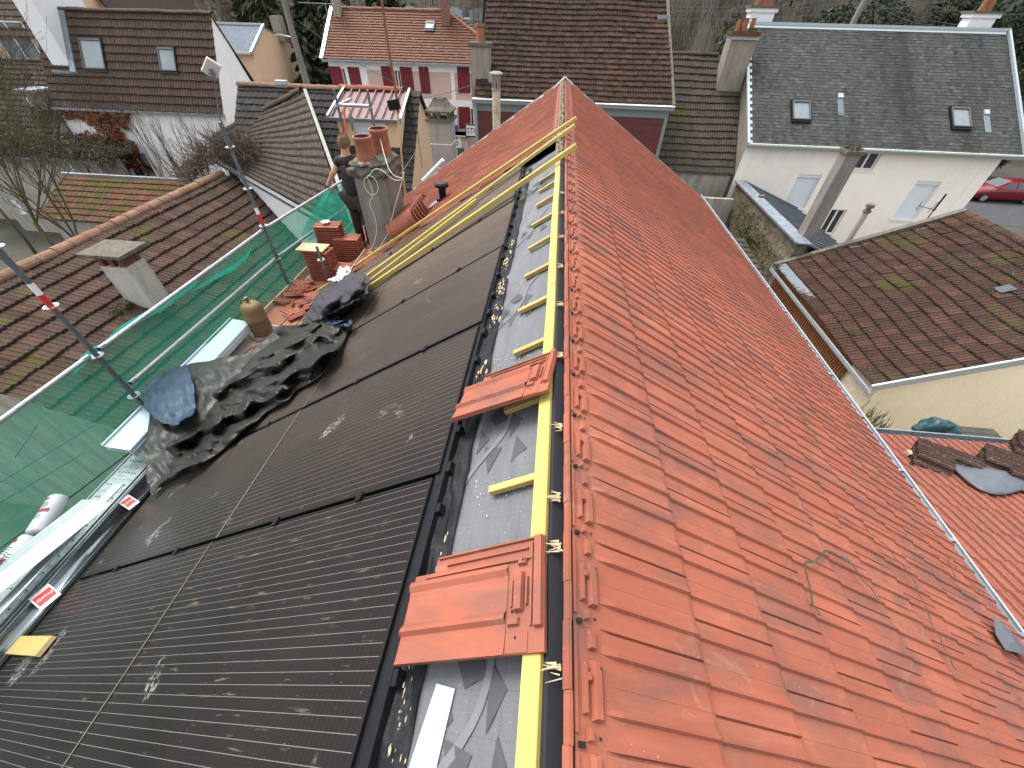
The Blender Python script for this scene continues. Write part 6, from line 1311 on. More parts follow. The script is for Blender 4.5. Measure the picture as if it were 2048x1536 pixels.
z = ze - .45; r = 0
while z > -9:
    xx = x0 + (.45 if r % 2 else 0)
    while xx < x1 - .05: mb.box((max(xx, x0) + .006, yf - .055, z - .27), (min(xx + .9, x1) - .006, yf - .04, z - .008), 0); xx += .9
    z -= .27; r += 1
mb.build('wall_cladding', M['redclad'], h)
mb = MB(); mb.box((x0, yf - .09, ze - .48), (x1, yf - .0, ze - .17)); mb.box((x1 - .14, yf - .09, GZ), (x1, yf, ze - .48)); mb.box((x0, yf - .09, GZ), (x0 + .1, yf, ze - .48)); mb.build('trim_boards', M['greytrim'], h)
mb = MB(); mb.box((x0 - .1, 19.82, ze - .18), (x1 + .12, 20.0, ze - .05)); mb.build('gutter', M['greytrim'], h); mb = MB(); mb.box((x0 - .1, 19.8, ze - .05), (x1 + .12, 20.12, ze - .03)); mb.build('gutter_lining', M['renderB'], h)
mb = MB(); mb.cyl((x0 + .02, yf - .12, ze - .2), (x0 + .02, yf - .12, GZ), .06, n=10); mb.build('downpipe', M['galv'], h)
q = PY(963, 130, 20.5); zc = PY(963, 85, 20.5).z; c0 = chimney(h, '', '', '', (q.x - .05, 20.75), .78, .55, -3.2, zc, M['rough'], .08, 1, M['pot'], None, .17, .55, M['concdark'])
mb = MB(); mb.box((q.x + .3, 20.4, -2.5), (q.x + .75, 20.9, -1.9)); mb.build('flashing', M['zinc'], c0)
q = PY(1325, 40, 22.8); mb = MB(); mb.box((q.x - .25, 22.6, q.z - .45), (q.x + .25, 23.0, q.z + .15)); mb.build('flashing', M['zincdark'], h)
# speckled vent pipe right behind the far verge
q = PY(993, 240, 12.2); zt = PY(990, 178, 12.2).z; o = thing('flue_pipe', 'speckled asbestos-like flue pipe with a slotted round cap behind the far verge', 'flue pipe', (q.x, 12.2, -6)); mb = MB(); mb.cyl((q.x, 12.2, -6), (q.x, 12.2, zt), .105, n=16); mb.build('pipe', m_tile('lichen_pipe', (.42, .38, .30), (.46, .42, .34), (.26, .20, .08), 1.6, 0, fine=30, patch=8, speckcol=(.12, .10, .05)), o)
mb = MB(); 
for k in range(7): a = k * 2 * math.pi / 7; mb.box((q.x + .09 * math.cos(a) - .018, 12.2 + .09 * math.sin(a) - .018, zt), (q.x + .09 * math.cos(a) + .018, 12.2 + .09 * math.sin(a) + .018, zt + .22))
mb.lathe((q.x, 12.2, zt + .22), [(.11, 0), (.11, .05), (.17, .07), (.17, .10), (.1, .13)], 18); mb.lathe((q.x, 12.2, zt - .03), [(.115, 0), (.125, .02), (.115, .04)], 16); mb.build('slotted_cap', M['rough'], o)
# ornate concrete chimney
q = PY(878, 250, 12.6); o = thing('concrete_chimney', 'tall square concrete chimney with a flared pagoda-like cap, left of the far verge', 'chimney', (q.x, 12.85, -7)); x, y = q.x + .02, 12.85; zt = PY(875, 200, 12.6).z; z1 = PY(878, 243, 12.6).z; hw = .30
M['concpink'] = m_render('pinkish_concrete', (0.33, 0.285, 0.27), (0.13, 0.11, 0.10), .6, 1.0, 50, .6)
mb = MB(); mb.box((x - hw, y - hw, -7), (x + hw, y + hw, z1)); zz = z1 - .55
while zz > -5: mb.box((x - hw - .006, y - hw - .006, zz), (x + hw + .006, y + hw + .006, zz + .018), 1); zz -= .62
mb.build('shaft', [M['concpink'], M['renderB']], o)
mb = MB(); mb.box((x - hw - .07, y - hw - .07, z1), (x + hw + .07, y + hw + .07, z1 + .07))
for (dx, dy) in ((-1, -1), (1, -1), (1, 1), (-1, 1), (0, -1), (1, 0)): mb.box((x + dx * hw * .9 - .04, y + dy * hw * .9 - .04, z1 + .07), (x + dx * hw * .9 + .04, y + dy * hw * .9 + .04, z1 + .2))
K_ = [(hw + .06, z1 + .2), (hw + .07, z1 + .25), (hw - .04, z1 + .33), (hw - .12, z1 + .45), (hw - .14, zt)]
vs = []; 
for r_, z in K_: vs += [(x - r_, y - r_, z), (x + r_, y - r_, z), (x + r_, y + r_, z), (x - r_, y + r_, z)]
mb.add(vs, [(4 * i + k, 4 * i + (k + 1) % 4, 4 * i + 4 + (k + 1) % 4, 4 * i + 4 + k) for i in range(4) for k in range(4)] + [(3, 2, 1, 0)]); r_ = hw - .19; mb.box((x - r_, y - r_, zt - .02), (x + r_, y + r_, zt + .001), 1); mb.build('flared_cap', [M['concdark'], M['darkvoid']], o)
mb = MB(); mb.tube([roofL(4.4, YE + .35, .0), roofL(3.55, YE + .3, .12)], .045, 8); tag(mb.build('white_tube', M['white']), 'white plastic tube lying on the far left verge', 'tube')
# ------------------------------------------------------------------ dark lichen roof and its chimney stack, right of centre
h = thing('lichen_roof_house', 'low house with a dark lichen and moss spotted tile roof between two bigger houses', 'house', (7, 24, GZ)); A_, B_, C_, D_ = V((4.3, 22, -5.72)), V((8.92, 22, -5.72)), V((8.92, 26.2, -1.47)), V((4.3, 26.2, -1.47))
mb = MB(); tile_quad(mb, A_, B_, C_, D_, 20, 17, 'roll', .035, .026, .008, sag=.05); ridge_caps(mb, (4.3, 26.2, -1.44), (7.7, 26.2, -1.44), .12); mb.build('roof', M['tD'], h)
mb = MB(); mb.box((4.3, 22.2, GZ), (8.9, 30, -5.85)); mb.poly([(4.4, 22.2, -5.85), (4.4, 26.2, -1.6), (4.4, 30.3, -5.85)]); mb.build('wall', M['renderT'], h)
q = PY(1455, 60, 25.0); zc = PY(1455, 62, 25.0).z; c0 = MB(); c0.box((7.75, 24.9, -3.4), (8.9, 25.7, zc)); c0 = c0.build('chimney', M['rough'], h)
mb = MB(); mb.box((7.68, 24.83, zc - .12), (8.95, 25.75, zc)); mb.build('crown', M['tH'], c0)
for k in range(3): mb = MB(); mb.lathe((8.0 + k * .3, 25.3, zc), [(.12, 0), (.11, .1), (.09, .42), (.12, .45)], 12); mb.build('chimney_pot', M['pot'], c0)
mb = MB(); leaves(mb, (8.6, 25.1, zc + .03), (.3, .2, .1), 160, .04); mb.build('moss', M['mossleaf'], c0)
mb = MB(); mb.box((7.68, 24.80, zc - .28), (8.93, 24.84, zc - .2)); mb.build('steel_strap', M['zinc'], c0)
# ------------------------------------------------------------------ slate roofed white house
h = thing('slate_roof_house', 'big off-white house with a grey slate roof, two skylights and roller shutters', 'house', (14, 25, GZ)); x0, x1, yf, yr, ze, zr_ = 9.0, 20.35, 22.0, 27.0, -4.3, -.32
Wd = [wp2 for wp2 in []]
def WB(xa, ya, xb, yb_): a, b = PY(xa, ya, yf), PY(xb, yb_, yf); return (min(a.x, b.x), b.z, max(a.x, b.x), a.z)
up_, s1, s2, lw = (14.2, -5.22, 15.15, -4.47), (11.95, -7.1, 13.02, -5.52), (17.45, -7.36, 18.55, -5.57), (14.36, -8.32, 15.1, -7.06)
gable_house(h, x0, x1, yf, 32, ze, zr_, GZ, M['renderB'], yr, [up_, s1, s2, lw])
mb = MB(); mb.poly([(x0 - .01, yf, ze - 6), (x0 - .01, yf, ze), (x0 - .01, yr, zr_ - .05), (x0 - .01, 32, ze), (x0 - .01, 32, ze - 6)]); mb.build('gable_roughcast', M['rough'], h)
for Wn, kd in ((up_, 'casement'), (lw, 'casement'), (s1, 'shutter'), (s2, 'shutter')): window(h, (Wn[0], yf, Wn[1]), (1, 0, 0), (0, 0, 1), Wn[2] - Wn[0], Wn[3] - Wn[1], .16, kd)
mb = MB(); x = x1 - .55; mb.box((x, yf - .02, GZ), (x1, yf, ze - .35)); mb.build('corner_band', M['renderB'], h)
A_, B_, C_, D_ = V((x0 - .05, 21.7, ze)), V((20.8, 21.7, ze)), V((20.8, yr, zr_)), V((x0 - .05, yr, zr_))
mb = MB(); tile_quad(mb, A_, B_, C_, D_, 62, 38, 'flat', .012, .004, .004, True, lap=.3); slab_roof(mb, (20.8, 32.3, ze), (x0 - .05, 32.3, ze), (x0 - .05, yr, zr_), (20.8, yr, zr_)); mb.build('roof', M['slate'], h)
mb = MB(); mb.box((x0 - .1, 26.9, zr_ - .02), (20.9, 27.1, zr_ + .09)); mb.beam((x0 - .09, 21.65, ze + .03), (x0 - .09, yr, zr_ + .05), .11, .10); mb.beam((20.87, 21.65, ze + .03), (20.87, yr, zr_ + .05), .10, .12); nS = (B_ - A_).cross(D_ - A_).normalized(); ud = (D_ - A_)
for k in range(0, 38, 2): mb.obox(A_ + ud * (k / 38) + nS * .016, (.16, 0, 0), ud * (1 / 38), nS * .006)
mb.obox(A_ + ud * .965 + nS * .012, (11.8, 0, 0), ud * .03, nS * .02); mb.build('zinc_trim', M['zincwhite'], h)
mb = MB(); mb.box((x0 - .15, 21.5, ze - .13), (20.9, 21.68, ze + .0)); mb.box((x0 - .1, 21.6, ze), (20.9, 21.85, ze + .03), 1); mb.build('gutter', [M['greytrim'], m_render('lichened_zinc', (.55, .54, .42), (.2, .18, .1), .7, 2.0)], h)
uvB = ud.normalized()
for (x, y) in ((1600, 224), (1918, 238)): p = onpl(x, y, A_, nS); skylight(h, p + nS * .03, (1, 0, 0), uvB, .78, .98, M["darkframe"])
for (x, y) in ((1680, 197), (1972, 230)):
    p = onpl(x, y, A_, nS); mb = MB(); mb.obox(p - V((.11, 0, 0)) + nS * .01, (.22, 0, 0), uvB * .22, nS * .06); mb.build('roof_tie', M['zincwhite'], h); mb = MB(); mb.obox(p - V((.13, 0, 0)) + nS * .014 - uvB * .9, (.26, 0, 0), uvB * .9, nS * .004); mb.build('rain_washed_slates', M['slateblue'], h)
for (x, w_, n_) in ((PY(1518, 45, 27.3).x + .05, 1.1, 3), (PY(1957, 55, 27.3).x, 1.1, 2)):
    c0 = MB(); c0.box((x - w_ / 2, 27.3, -1.5), (x + w_ / 2, 27.9, .25)); c0.box((x - w_ / 2 - .08, 27.22, .1), (x + w_ / 2 + .08, 27.98, .25)); c0 = c0.build('chimney', M['white'], h); mb = MB(); mb.box((x - w_ / 2 - .15, 27.15, .25), (x + w_ / 2 + .15, 28.05, .33)); mb.build('crown', M['concdark'], c0)
    for k in range(n_): mb = MB(); mb.lathe((x + (k - (n_ - 1) / 2) * .3, 27.6, .33), [(.13, 0), (.12, .1), (.10, .5), (.14, .54), (.14, .58)], 12); mb.build('chimney_pot', M['pot'], c0)
# ------------------------------------------------------------------ coped rubble wall and seamed zinc roof
xw, zw = 9.1, -5.95; h = thing('rubble_wall', 'mossy rubble wall with a grey zinc coping beside the slate roof house', 'wall', (xw, 18, GZ))
mb = MB(); mb.grid(lambda u, v: (xw - .02 + .06 * noise.noise(V((u * 9, v * 8, 0))), 14.7 + 6.9 * u, GZ + (zw - GZ) * v), 60, 40); mb.box((xw, 14.7, GZ), (xw + .35, 21.7, zw - .02)); mb.build('masonry', M['stone'], h)
mb = MB(); leaves(mb, (xw - .05, 18, -7.2), (.1, 3.2, 1.1), 1500, .05, 0); mb.build('moss', M['mossleaf'], h)
mb = MB(); mb.obox((xw - .12, 14.6, zw), (.55, 0, 0), (0, 7.1, 0), (0, 0, .05)); mb.beam((xw - .10, 14.6, zw + .06), (xw - .10, 21.7, zw + .06), .07, .06); mb.build('zinc_coping', M['zincdark'], h)
h2 = thing('zinc_roof_annex', 'low annex with a dark standing-seam zinc roof behind the rubble wall', 'annex', (11, 18, GZ)); mb = MB(); slab_roof(mb, (12.6, 14.9, -7.1), (12.6, 21.9, -7.1), (xw + .4, 21.9, zw), (xw + .4, 14.9, zw), .06)
for k in range(15): mb.beam((12.6, 15.0 + k * .49, -7.05), (xw + .4, 15.0 + k * .49, zw + .03), .03, .06)
mb.build('roof', m_zinc('seamed_zinc', (.13, .15, .17), .55, 5, .4, .3), h2); mb = MB(); mb.box((xw + .4, 15, GZ), (12.4, 21.9, -7.2)); mb.build('wall', M['renderB'], h2)
q0 = PY(1648, 500, 15.0); chx = 9.75; zt = PY(1690, 300, 15.3).z
o = chimney(None, 'concrete_chimney', 'tall leaning-looking concrete chimney with a crumbling top in front of the slate roof house', 'chimney', (9.68, 15.45), .46, .42, -7.4, zt, M['concrete'], .05, 0, None, None, .1, .3, M['concdark'])
mb = MB(); leaves(mb, (9.68, 15.45, zt + .02), (.3, .28, .07), 260, .045); mb.build('moss', M['twig'], o)
q = PY(1742, 410, 17.2); zt = q.z; o = thing('flue_pipe', 'slim grey flue pipe with a dark cap in front of the white wall', 'flue pipe', (q.x, 17.2, -9)); mb = MB(); mb.cyl((q.x, 17.2, -9), (q.x, 17.2, zt - .3), .10, n=14); mb.build('pipe', M['concpink'], o); mb = MB(); mb.lathe((q.x, 17.2, zt - .3), [(.10, 0), (.14, .03), (.14, .1), (.09, .12), (.09, .2), (.15, .22), (.15, .32), (.08, .35)], 16); mb.build('cap', M['concdark'], o)
q = PY(1521, 378, 19.5) if False else PY(1521, 398, 19.5); o = thing('small_vent', 'small cement vent pipe poking out of the zinc roof', 'vent', (q.x, 19.5, -7)); mb = MB(); mb.cyl((q.x, 19.5, -7), (q.x, 19.5, -5.9), .08, n=10); mb.lathe((q.x, 19.5, -5.9), [(.13, 0), (.13, .08), (.05, .1)], 12); mb.build('pipe', M['concdark'], o)
# patchy wall and rubbish between our verge and the rubble wall
o = thing('yard_wall', 'patchy rendered yard wall with old mortar under the lichen roof', 'wall', (6.5, 21, GZ)); mb = MB(); mb.box((3.6, 20.9, GZ), (8.95, 21.1, -6.5)); mb.build('masonry', M['renderT'], o); mb = MB(); mb.cyl((6.9, 20.85, -5.9), (6.3, 20.8, -9), .05, n=8); mb.build('downpipe', M['zincdark'], o)
h = thing('tile_lean_to', 'narrow dark tiled lean-to roof squeezed between the far verge and the rubble wall', 'lean-to', (7, 14, GZ)); mb = MB(); tile_quad(mb, (6.2, 12.0, -7.6), (8.5, 12.0, -7.6), (8.5, 17.5, -7.0), (6.2, 17.5, -7.0), 10, 14, 'rib', .03, .025); mb.build('roof', M['tD'], h); mb = MB(); mb.box((6.3, 12, GZ), (8.4, 17.4, -7.7)); mb.build('wall', M['renderT'], h); mb = MB(); mb.beam((6.15, 12, -7.45), (6.15, 17.5, -6.85), .3, .05); mb.build('edge_flashing', M['zincwhite'], h)

# ------------------------------------------------------------------ brown-roofed cream outbuilding on the right
h = thing('cream_outbuilding', 'cream rendered outbuilding on the right with a patchy red-brown tile roof', 'outbuilding', (11, 11, GZ)); xe, xr2, YA, YB = 8.6, 13.6, 8.0, 14.5; ze, zr_ = -6.8, -4.55
mb = MB(); tile_quad(mb, (xe, YA, ze), (xe, YB, ze), (xr2, YB, zr_), (xr2, YA, zr_), 30, 15, 'rib', .035, .024, .014, sag=.16); tile_quad(mb, (18.6, YB, ze), (18.6, YA, ze), (xr2, YA, zr_), (xr2, YB, zr_), 30, 15, 'rib', .035, .024, .01, sag=.08); ridge_caps(mb, (xr2, YA, zr_), (xr2, YB, zr_), .13); mb.build('roof', M['tC'], h)
mb = MB(); xi = xe + .28
wall_with_holes(mb, (xi, YB - .1, GZ), (0, -1, 0), (0, 0, 1), YB - YA - .2, ze - GZ, [(3.3, .6, 4.3, 2.1), (4.55, .6, 5.4, 2.1)], .25)
mb.poly([(xi, YA + .1, GZ), (18.3, YA + .1, GZ), (18.3, YA + .1, ze - .02), (xr2, YA + .1, zr_ - .08), (xi, YA + .1, ze + .05)]); mb.poly([(18.3, YB - .1, GZ), (xi, YB - .1, GZ), (xi, YB - .1, ze), (xr2, YB - .1, zr_ - .08), (18.3, YB - .1, ze)]); mb.quad((xi + .4, YA + .3, GZ), (xi + .4, YB - .3, GZ), (xi + .4, YB - .3, ze), (xi + .4, YA + .3, ze), 1)
mb.build('wall', [M['renderC'], M['darkvoid']], h)
mb = MB(); mb.box((xe + .16, YA + 1.2, ze - 1.25), (xe + .22, YB - .1, ze - .05))
for k in range(50): y = YA + 1.25 + k * .104; mb.box((xe + .13, y, ze - 1.25), (xe + .16, y + .05, ze - .05))
mb.build('board_cladding', M['browncl'], h)
mb = MB(); mb.obox((xe - .14, YA - .1, ze - .12), (.02, 0, 0), (0, 6.6, 0), (0, 0, .11)); mb.obox((xe - .14, YA - .1, ze - .13), (.16, 0, 0), (0, 6.6, 0), (0, 0, .02)); mb.build('gutter', M['zincwhite'], h)
mb = MB(); mb.obox((xe + .0, YB - 2.6, ze + .07), (.26, 0, .117), (0, 2.5, 0), (0, 0, .03)); mb.build('flashing', M['galvdark'], h)
mb = MB(); mb.beam((xe - .05, YA - .03, ze + .0), (xr2, YA - .03, zr_ + .02), .05, .2); mb.beam((xr2, YA - .03, zr_ + .02), (18.6, YA - .03, ze), .05, .2); mb.build('verge_board', M['zincwhite'], h)
mb = MB(); mb.beam((xe, YB + .06, ze + .05), (xr2, YB + .06, zr_ + .05), .18, .14); mb.build('mortar_verge', M['concdark'], h)
nC = (V((0, 1, 0))).cross(V((xe - xr2, 0, ze - zr_))).normalized(); nC = nC if nC.z > 0 else -nC; p = onpl(2000, 590, V((xe, YA, ze)), nC); mb = MB(); mb.obox(p + nC * .05, V((.30, 0, .135)), (0, .26, 0), nC * .02); mb.build('glass_tile', M['glass'], h)
# aerial on the far side
q = PY(1880, 420, 15.5); o = thing('tv_aerial', 'small dark television aerial standing beyond the outbuilding ridge', 'aerial', (q.x, 15.5, -6)); mb = MB(); p0, p1 = PY(1866, 422, 15.5), PY(1893, 388, 15.5); mb.cyl((p0.x, 15.5, -7), p0, .02, n=6); mb.beam(p0, p1, .05, .03); mb.cyl(PY(1838, 412, 15.5), PY(1872, 420, 15.5), .012, n=6); mb.cyl(PY(1838, 412, 15.5) - V((0, 0, .15)), PY(1838, 412, 15.5) + V((0, 0, .15)), .01, n=5); mb.cyl(PY(1855, 425, 15.5), PY(1877, 404, 15.5), .01, n=5); mb.build('antenna_rods', M['frame'], o)

# ------------------------------------------------------------------ lower tiled annex roof at the right edge
h = thing('tiled_annex', 'lower annex on the right with weathered orange tiles and old tiles piled on it', 'annex', (8, 2, GZ)); y0, z0, m_ = 4.45, -4.74, -.25
yn = -1.5; P = lambda x, y, hh=0.0: V((x, y, z0 + m_ * (y - y0) + hh))
mb = MB(); tile_quad(mb, P(13.5, y0), P(4.08, y0), P(4.08, yn), P(13.5, yn), 40, 16, 'press', .014, .026, .002, shade_grime=False); mb.build('roof', M['tN'], h)
mb = MB(); mb.box((4.0, yn, GZ), (13.3, y0 - .2, z0 - .1)); mb.build('wall', M['renderC'], h)
mb = MB(); mb.box((4.1, y0 + .0, z0 - .12), (13.5, y0 + .02, z0 + .0)); mb.box((4.1, y0 + .11, z0 - .1), (13.5, y0 + .13, z0 + .015)); mb.box((4.1, y0, z0 - .12), (13.5, y0 + .13, z0 - .1)); mb.build('gutter', M['zinc'], h)
M['tOld'] = m_tile('old_purple_brown_tile', (0.045, 0.028, 0.023), (0.085, 0.05, 0.04), (0.06, 0.045, 0.034), 1.5, .1, speckcol=(.3, .28, .24))
od = None; k_ = 0
def old_stack(px_, py_, n, rz, name_, tilt=-14):
    global od
    d = ray(px_, py_); n_ = V((0, -m_, 1)).normalized(); c = d * (n_.dot(P(0, y0)) / n_.dot(d))
    for k in range(n):
        lab = 'old dark roof tile, ' + ('outermost' if k == 0 else 'last' if k == n - 1 else 'one of the middle ones') + ' in the ' + name_
        if od is None:
            od = thing('old_roof_tile', lab, 'old roof tile', (0, 0, 0), 'old dark tiles piled on the annex roof'); q_ = MB(); L, W = .40, .24; pr = [(-.12, 0), (-.08, .002), (-.06, .018), (-.03, .018), (-.01, .0), (.03, 0), (.05, .018), (.08, .018), (.1, 0), (.12, 0)]; vs = []
            for y, hh in pr: vs += [(-L / 2, y, hh + .016), (L / 2, y, hh + .016), (L / 2, y, hh), (-L / 2, y, hh)]
            N_ = len(pr); q_.add(vs, [tuple(reversed((4 * a + e, 4 * a + (e + 1) % 4, 4 * a + 4 + (e + 1) % 4, 4 * a + 4 + e))) for a in range(N_ - 1) for e in range(4)] + [(0, 3, 2, 1), (4 * N_ - 4, 4 * N_ - 3, 4 * N_ - 2, 4 * N_ - 1)], 0, .5); q_.build('tile_body', M['tOld'], od, local=True); o = od
        else: o = dup(od, label=lab)
        o.location = c + Matrix.Rotation(rz, 3, 'Z') @ V((0, .045 * k - .02 * n, .12)); o.rotation_euler = (R(62 + U(-3, 3)), U(-.04, .04), rz + U(-.03, .03))
old_stack(1850, 925, 8, R(-30), 'left pile beside the teal bag'); old_stack(1905, 932, 3, R(-30), 'right end of the left pile'); old_stack(1985, 935, 7, R(-32), 'middle pile at the right edge'); old_stack(2050, 905, 7, R(-30), 'rear pile at the right edge'); old_stack(2035, 968, 2, R(-18), 'low row in front at the right edge', 0)
mb = MB(); n_ = V((0, -m_, 1)).normalized(); f = lambda x, y, hh: onpl(x, y, P(0, y0), n_) + V((0, 0, hh + .06))
def mt(u, v): 
    a = f(1892 + 165 * u, 930 + 42 * u, .02 + .07 * math.sin(u * 3) ** 2); b = f(1900 + 160 * u, 945 + 50 * u + 26 * math.sin(min(1, u * 1.2) * math.pi), .01); return a.lerp(b, v) + V((0, 0, .03 * math.sin(v * 3.14) + .012 * noise.noise(V((u * 9, v * 3, 0)))))
mb.grid(mt, 30, 8); tag(mb.build('membrane_sheet', M['slatecloth'], smooth=True, solid=.004), 'grey membrane sheet curling out from under the old tile piles', 'membrane sheet')
mb = MB(); mb.beam(f(1826, 921, .03), f(1885, 936, .03), .06, .03); tag(mb.build('wood_stick', M['woodend']), 'weathered stick lying below the old tile piles', 'stick')
mb = MB(); c = f(1810, 913, .02); mb.box(c - V((.03, .04, .02)), c + V((.04, .04, .03))); tag(mb.build('yellow_scrap', M['foam']), 'tiny pale yellow scrap on the annex tiles', 'scrap')
mb = MB(); pl_ = [f(1905, 1000, .02), f(1950, 978, .02)]
# teal bag and old timber platform behind the gutter
q = PY(1870, 862, 4.85); o = MB(); o.sphere((q.x, 4.85, q.z + .02), .30, 40, sq=(1.0, .6, .75)); 
o.v = [tuple(V(p) + V((1, 1, 1)) * 0 + (V(p) - V((q.x, 4.85, q.z))).normalized() * (.05 * noise.noise(V(p) * 5) + .07 * rid(V(p), 4.0) + .05 * rid(V(p), 9.0) - .06)) for p in o.v]
M['tealbag'] = m_tarp('teal_bag', (.018, .052, .056), .4); ob = o.build('rubbish_bag', M['tealbag'], smooth=True, sub=1); tag(ob, 'dark teal plastic bag slumped behind the annex gutter', 'bag')
pf = thing('timber_platform', 'old green-grey plank platform behind the annex gutter and the teal bag', 'platform', (8.3, 5.2, GZ)); mb = MB(); zP = -5.15
xa_, xb_ = PZ(1900, 868, zP).x, PZ(1990, 868, zP).x
for k in range(3): mb.box((xa_, 4.72 + k * .15, zP), (xb_, 4.86 + k * .15, zP + .04))
mb.build('planks', M['twig'] if False else m_wood('green_grey_planks', (.045, .047, .032), 'x', .5, .9), pf)
for x in (xa_ + .1, xb_ - .2): mb = MB(); mb.box((x, 4.75, GZ), (x + .12, 4.87, zP)); mb.build('leg', M['bark'], pf); mb = MB(); mb.box((x, 5.0, GZ), (x + .12, 5.12, zP)); mb.build('leg', M['bark'], pf)
mb = MB(); mb.box((10.5, 6.4, GZ), (20, 6.7, -8.6)); tag(mb.build('retaining_wall', M['concrete']), 'low grey concrete retaining wall below the outbuilding gable', 'wall')
# stone wall and car by the road
mb = MB(); mb.grid(lambda u, v: (19.2 + 8 * u, 21.0 - 4.2 * u, GZ + 1.7 * v + .12 * noise.noise(V((u * 20, 0, 0))) * v), 40, 8); mb.grid(lambda u, v: (19.2 + 8 * u, 21.0 - 4.2 * u + .45 * v, GZ + 1.7 + .12 * noise.noise(V((u * 20, 0, 0)))), 40, 2)
tag(mb.build('stone_wall', m_render('pale_stone', (.50, .48, .42), (.2, .17, .12), .6, .8, 12, 1.4)), 'pale weathered stone wall in front of the road with the red car', 'wall')

# ================================================================== man leaning on the rail
M['skin'] = m_plain('skin', (0.50, 0.28, 0.20), 0.55, 0, 0.08, 30, 0, spec=.3); M['hair'] = m_plain('brown_hair', (0.15, 0.095, 0.048), 0.7, 0, 0.4, 60, 0.5, 200)
M['tshirt'] = m_plain('black_tshirt', (0.022, 0.018, 0.020), 0.9, 0, 0.2, 30, 0.3); M['trous'] = m_plain('dark_trousers', (0.030, 0.021, 0.022), 0.9, 0, 0.25, 30, 0.3); M['boot'] = m_plain('dusty_boots', (0.09, 0.065, 0.055), 0.9, 0, 0.3, 30, 0.3); M['glove'] = m_plain('dark_glove', (0.035, 0.025, 0.028), 0.8, 0, 0.2, 30, 0)
def skin_mesh(name, mat, parent, pts, edges, rad, root=0, sub=2):
    me = bpy.data.meshes.new(name); off = wloc(parent); me.from_pydata([tuple(V(p) - off) for p in pts], edges, []); me.materials.append(mat)
    o = bpy.data.objects.new(name, me); C.objects.link(o); o.parent = parent
    md = o.modifiers.new('k', 'SKIN'); md.use_smooth_shade = True; md.branch_smoothing = 0.5
    sv = me.skin_vertices[0].data
    for i, r in enumerate(rad): sv[i].radius = (r, r) if isinstance(r, (int, float)) else r; sv[i].use_root = (i == root)
    s = o.modifiers.new('s', 'SUBSURF'); s.levels = sub; s.render_levels = sub
    dg = bpy.context.evaluated_depsgraph_get(); ev = bpy.data.meshes.new_from_object(o.evaluated_get(dg))
    o.modifiers.clear(); o.data = ev; ev.name = name
    if len(ev.materials) == 0: ev.materials.append(mat)
    for p in ev.polygons: p.use_smooth = True
    return o
YM_ = 7.45; fz = -3.62
def Q(x, y, Y=YM_): return PY(x, y, Y)
man = thing('person', 'man with short brown hair, black t-shirt and dark trousers, leaning on the rail', 'person', (-3.6, YM_, fz))
hd = Q(689, 293); nk = Q(691, 309); pel = Q(712, 392); che = Q(696, 331); mid_ = Q(703, 362)
shL, shR = Q(675, 321) + V((0, .02, 0)), Q(715, 316) + V((0, -.02, 0)); hand = PZ(655, 371, RT + .035); elb = Q(667, 345, 7.35)
handR = Q(735, 345, 7.75); elbR = Q(733, 342, 7.5)
hipL, hipR = pel + V((-.10, 0, -.05)), pel + V((.10, 0, -.05)); knL, knR = V((pel.x - .12, YM_ + .02, fz + .50)), V((pel.x + .12, YM_ - .04, fz + .50)); anL, anR = V((pel.x - .13, YM_ + .05, fz + .09)), V((pel.x + .14, YM_ - .12, fz + .09))
wr = elb.lerp(hand, .85)
pts = [pel, mid_, che, nk, hd + V((0, 0, -.02)), hd + V((0, .01, .07)), shL, elb, wr, hand, shR, elbR, elbR.lerp(handR, .9), hipL, knL, anL, hipR, knR, anR, anL + V((0, .12, -.05)), anR + V((0, .12, -.05)), che.lerp(nk, .42)]
ed = [(0, 1), (1, 2), (2, 21), (21, 3), (3, 4), (4, 5), (21, 6), (6, 7), (7, 8), (8, 9), (21, 10), (10, 11), (11, 12), (0, 13), (13, 14), (14, 15), (0, 16), (16, 17), (17, 18), (15, 19), (18, 20)]
ra = [.12, .11, .11, .058, (.075, .085), (.072, .08), .07, .05, .034, .04, .07, .05, .034, .085, .058, .042, .085, .058, .042, .035, .035, .085]
body = skin_mesh('body', M['skin'], man, pts, ed, ra)
d = (hand - wr).normalized(); sdv = d.cross(V((0, 0, 1))).normalized()
for k, (o_, l) in enumerate(((-.032, .07), (-.011, .08), (.011, .078), (.032, .062))):
    b0 = hand + sdv * o_ + d * .02; skin_mesh('finger', M['glove'], man, [hand + d * -.01, b0, b0 + d * l * .5 + V((0, 0, -.004)), b0 + d * l * .75 + V((0, 0, -.035)), b0 + d * l * .7 + V((0, 0, -.06))], [(0, 1), (1, 2), (2, 3), (3, 4)], [.016, .011, .010, .009, .008], sub=1)
skin_mesh('thumb', M['glove'], man, [hand, hand + sdv * .045 + V((0, 0, -.01)), hand + sdv * .05 + d * .04 + V((0, 0, -.045))], [(0, 1), (1, 2)], [.016, .012, .01], sub=1)
skin_mesh('glove', M['glove'], man, [wr + d * .02, hand, hand + d * .035], [(0, 1), (1, 2)], [(.032, .036), (.045, .026), (.042, .022)], sub=1)
sl_ = shL.lerp(elb, .62); sr_ = shR.lerp(elbR, .62)
skin_mesh('tshirt', M['tshirt'], man, [pel + V((0, 0, -.03)), mid_, che, che.lerp(nk, .42), nk.lerp(che, .22), shL, sl_, shR, sr_], [(0, 1), (1, 2), (2, 3), (3, 4), (3, 5), (5, 6), (3, 7), (7, 8)], [.195, .185, .19, .135, .08, .10, .074, .10, .074])
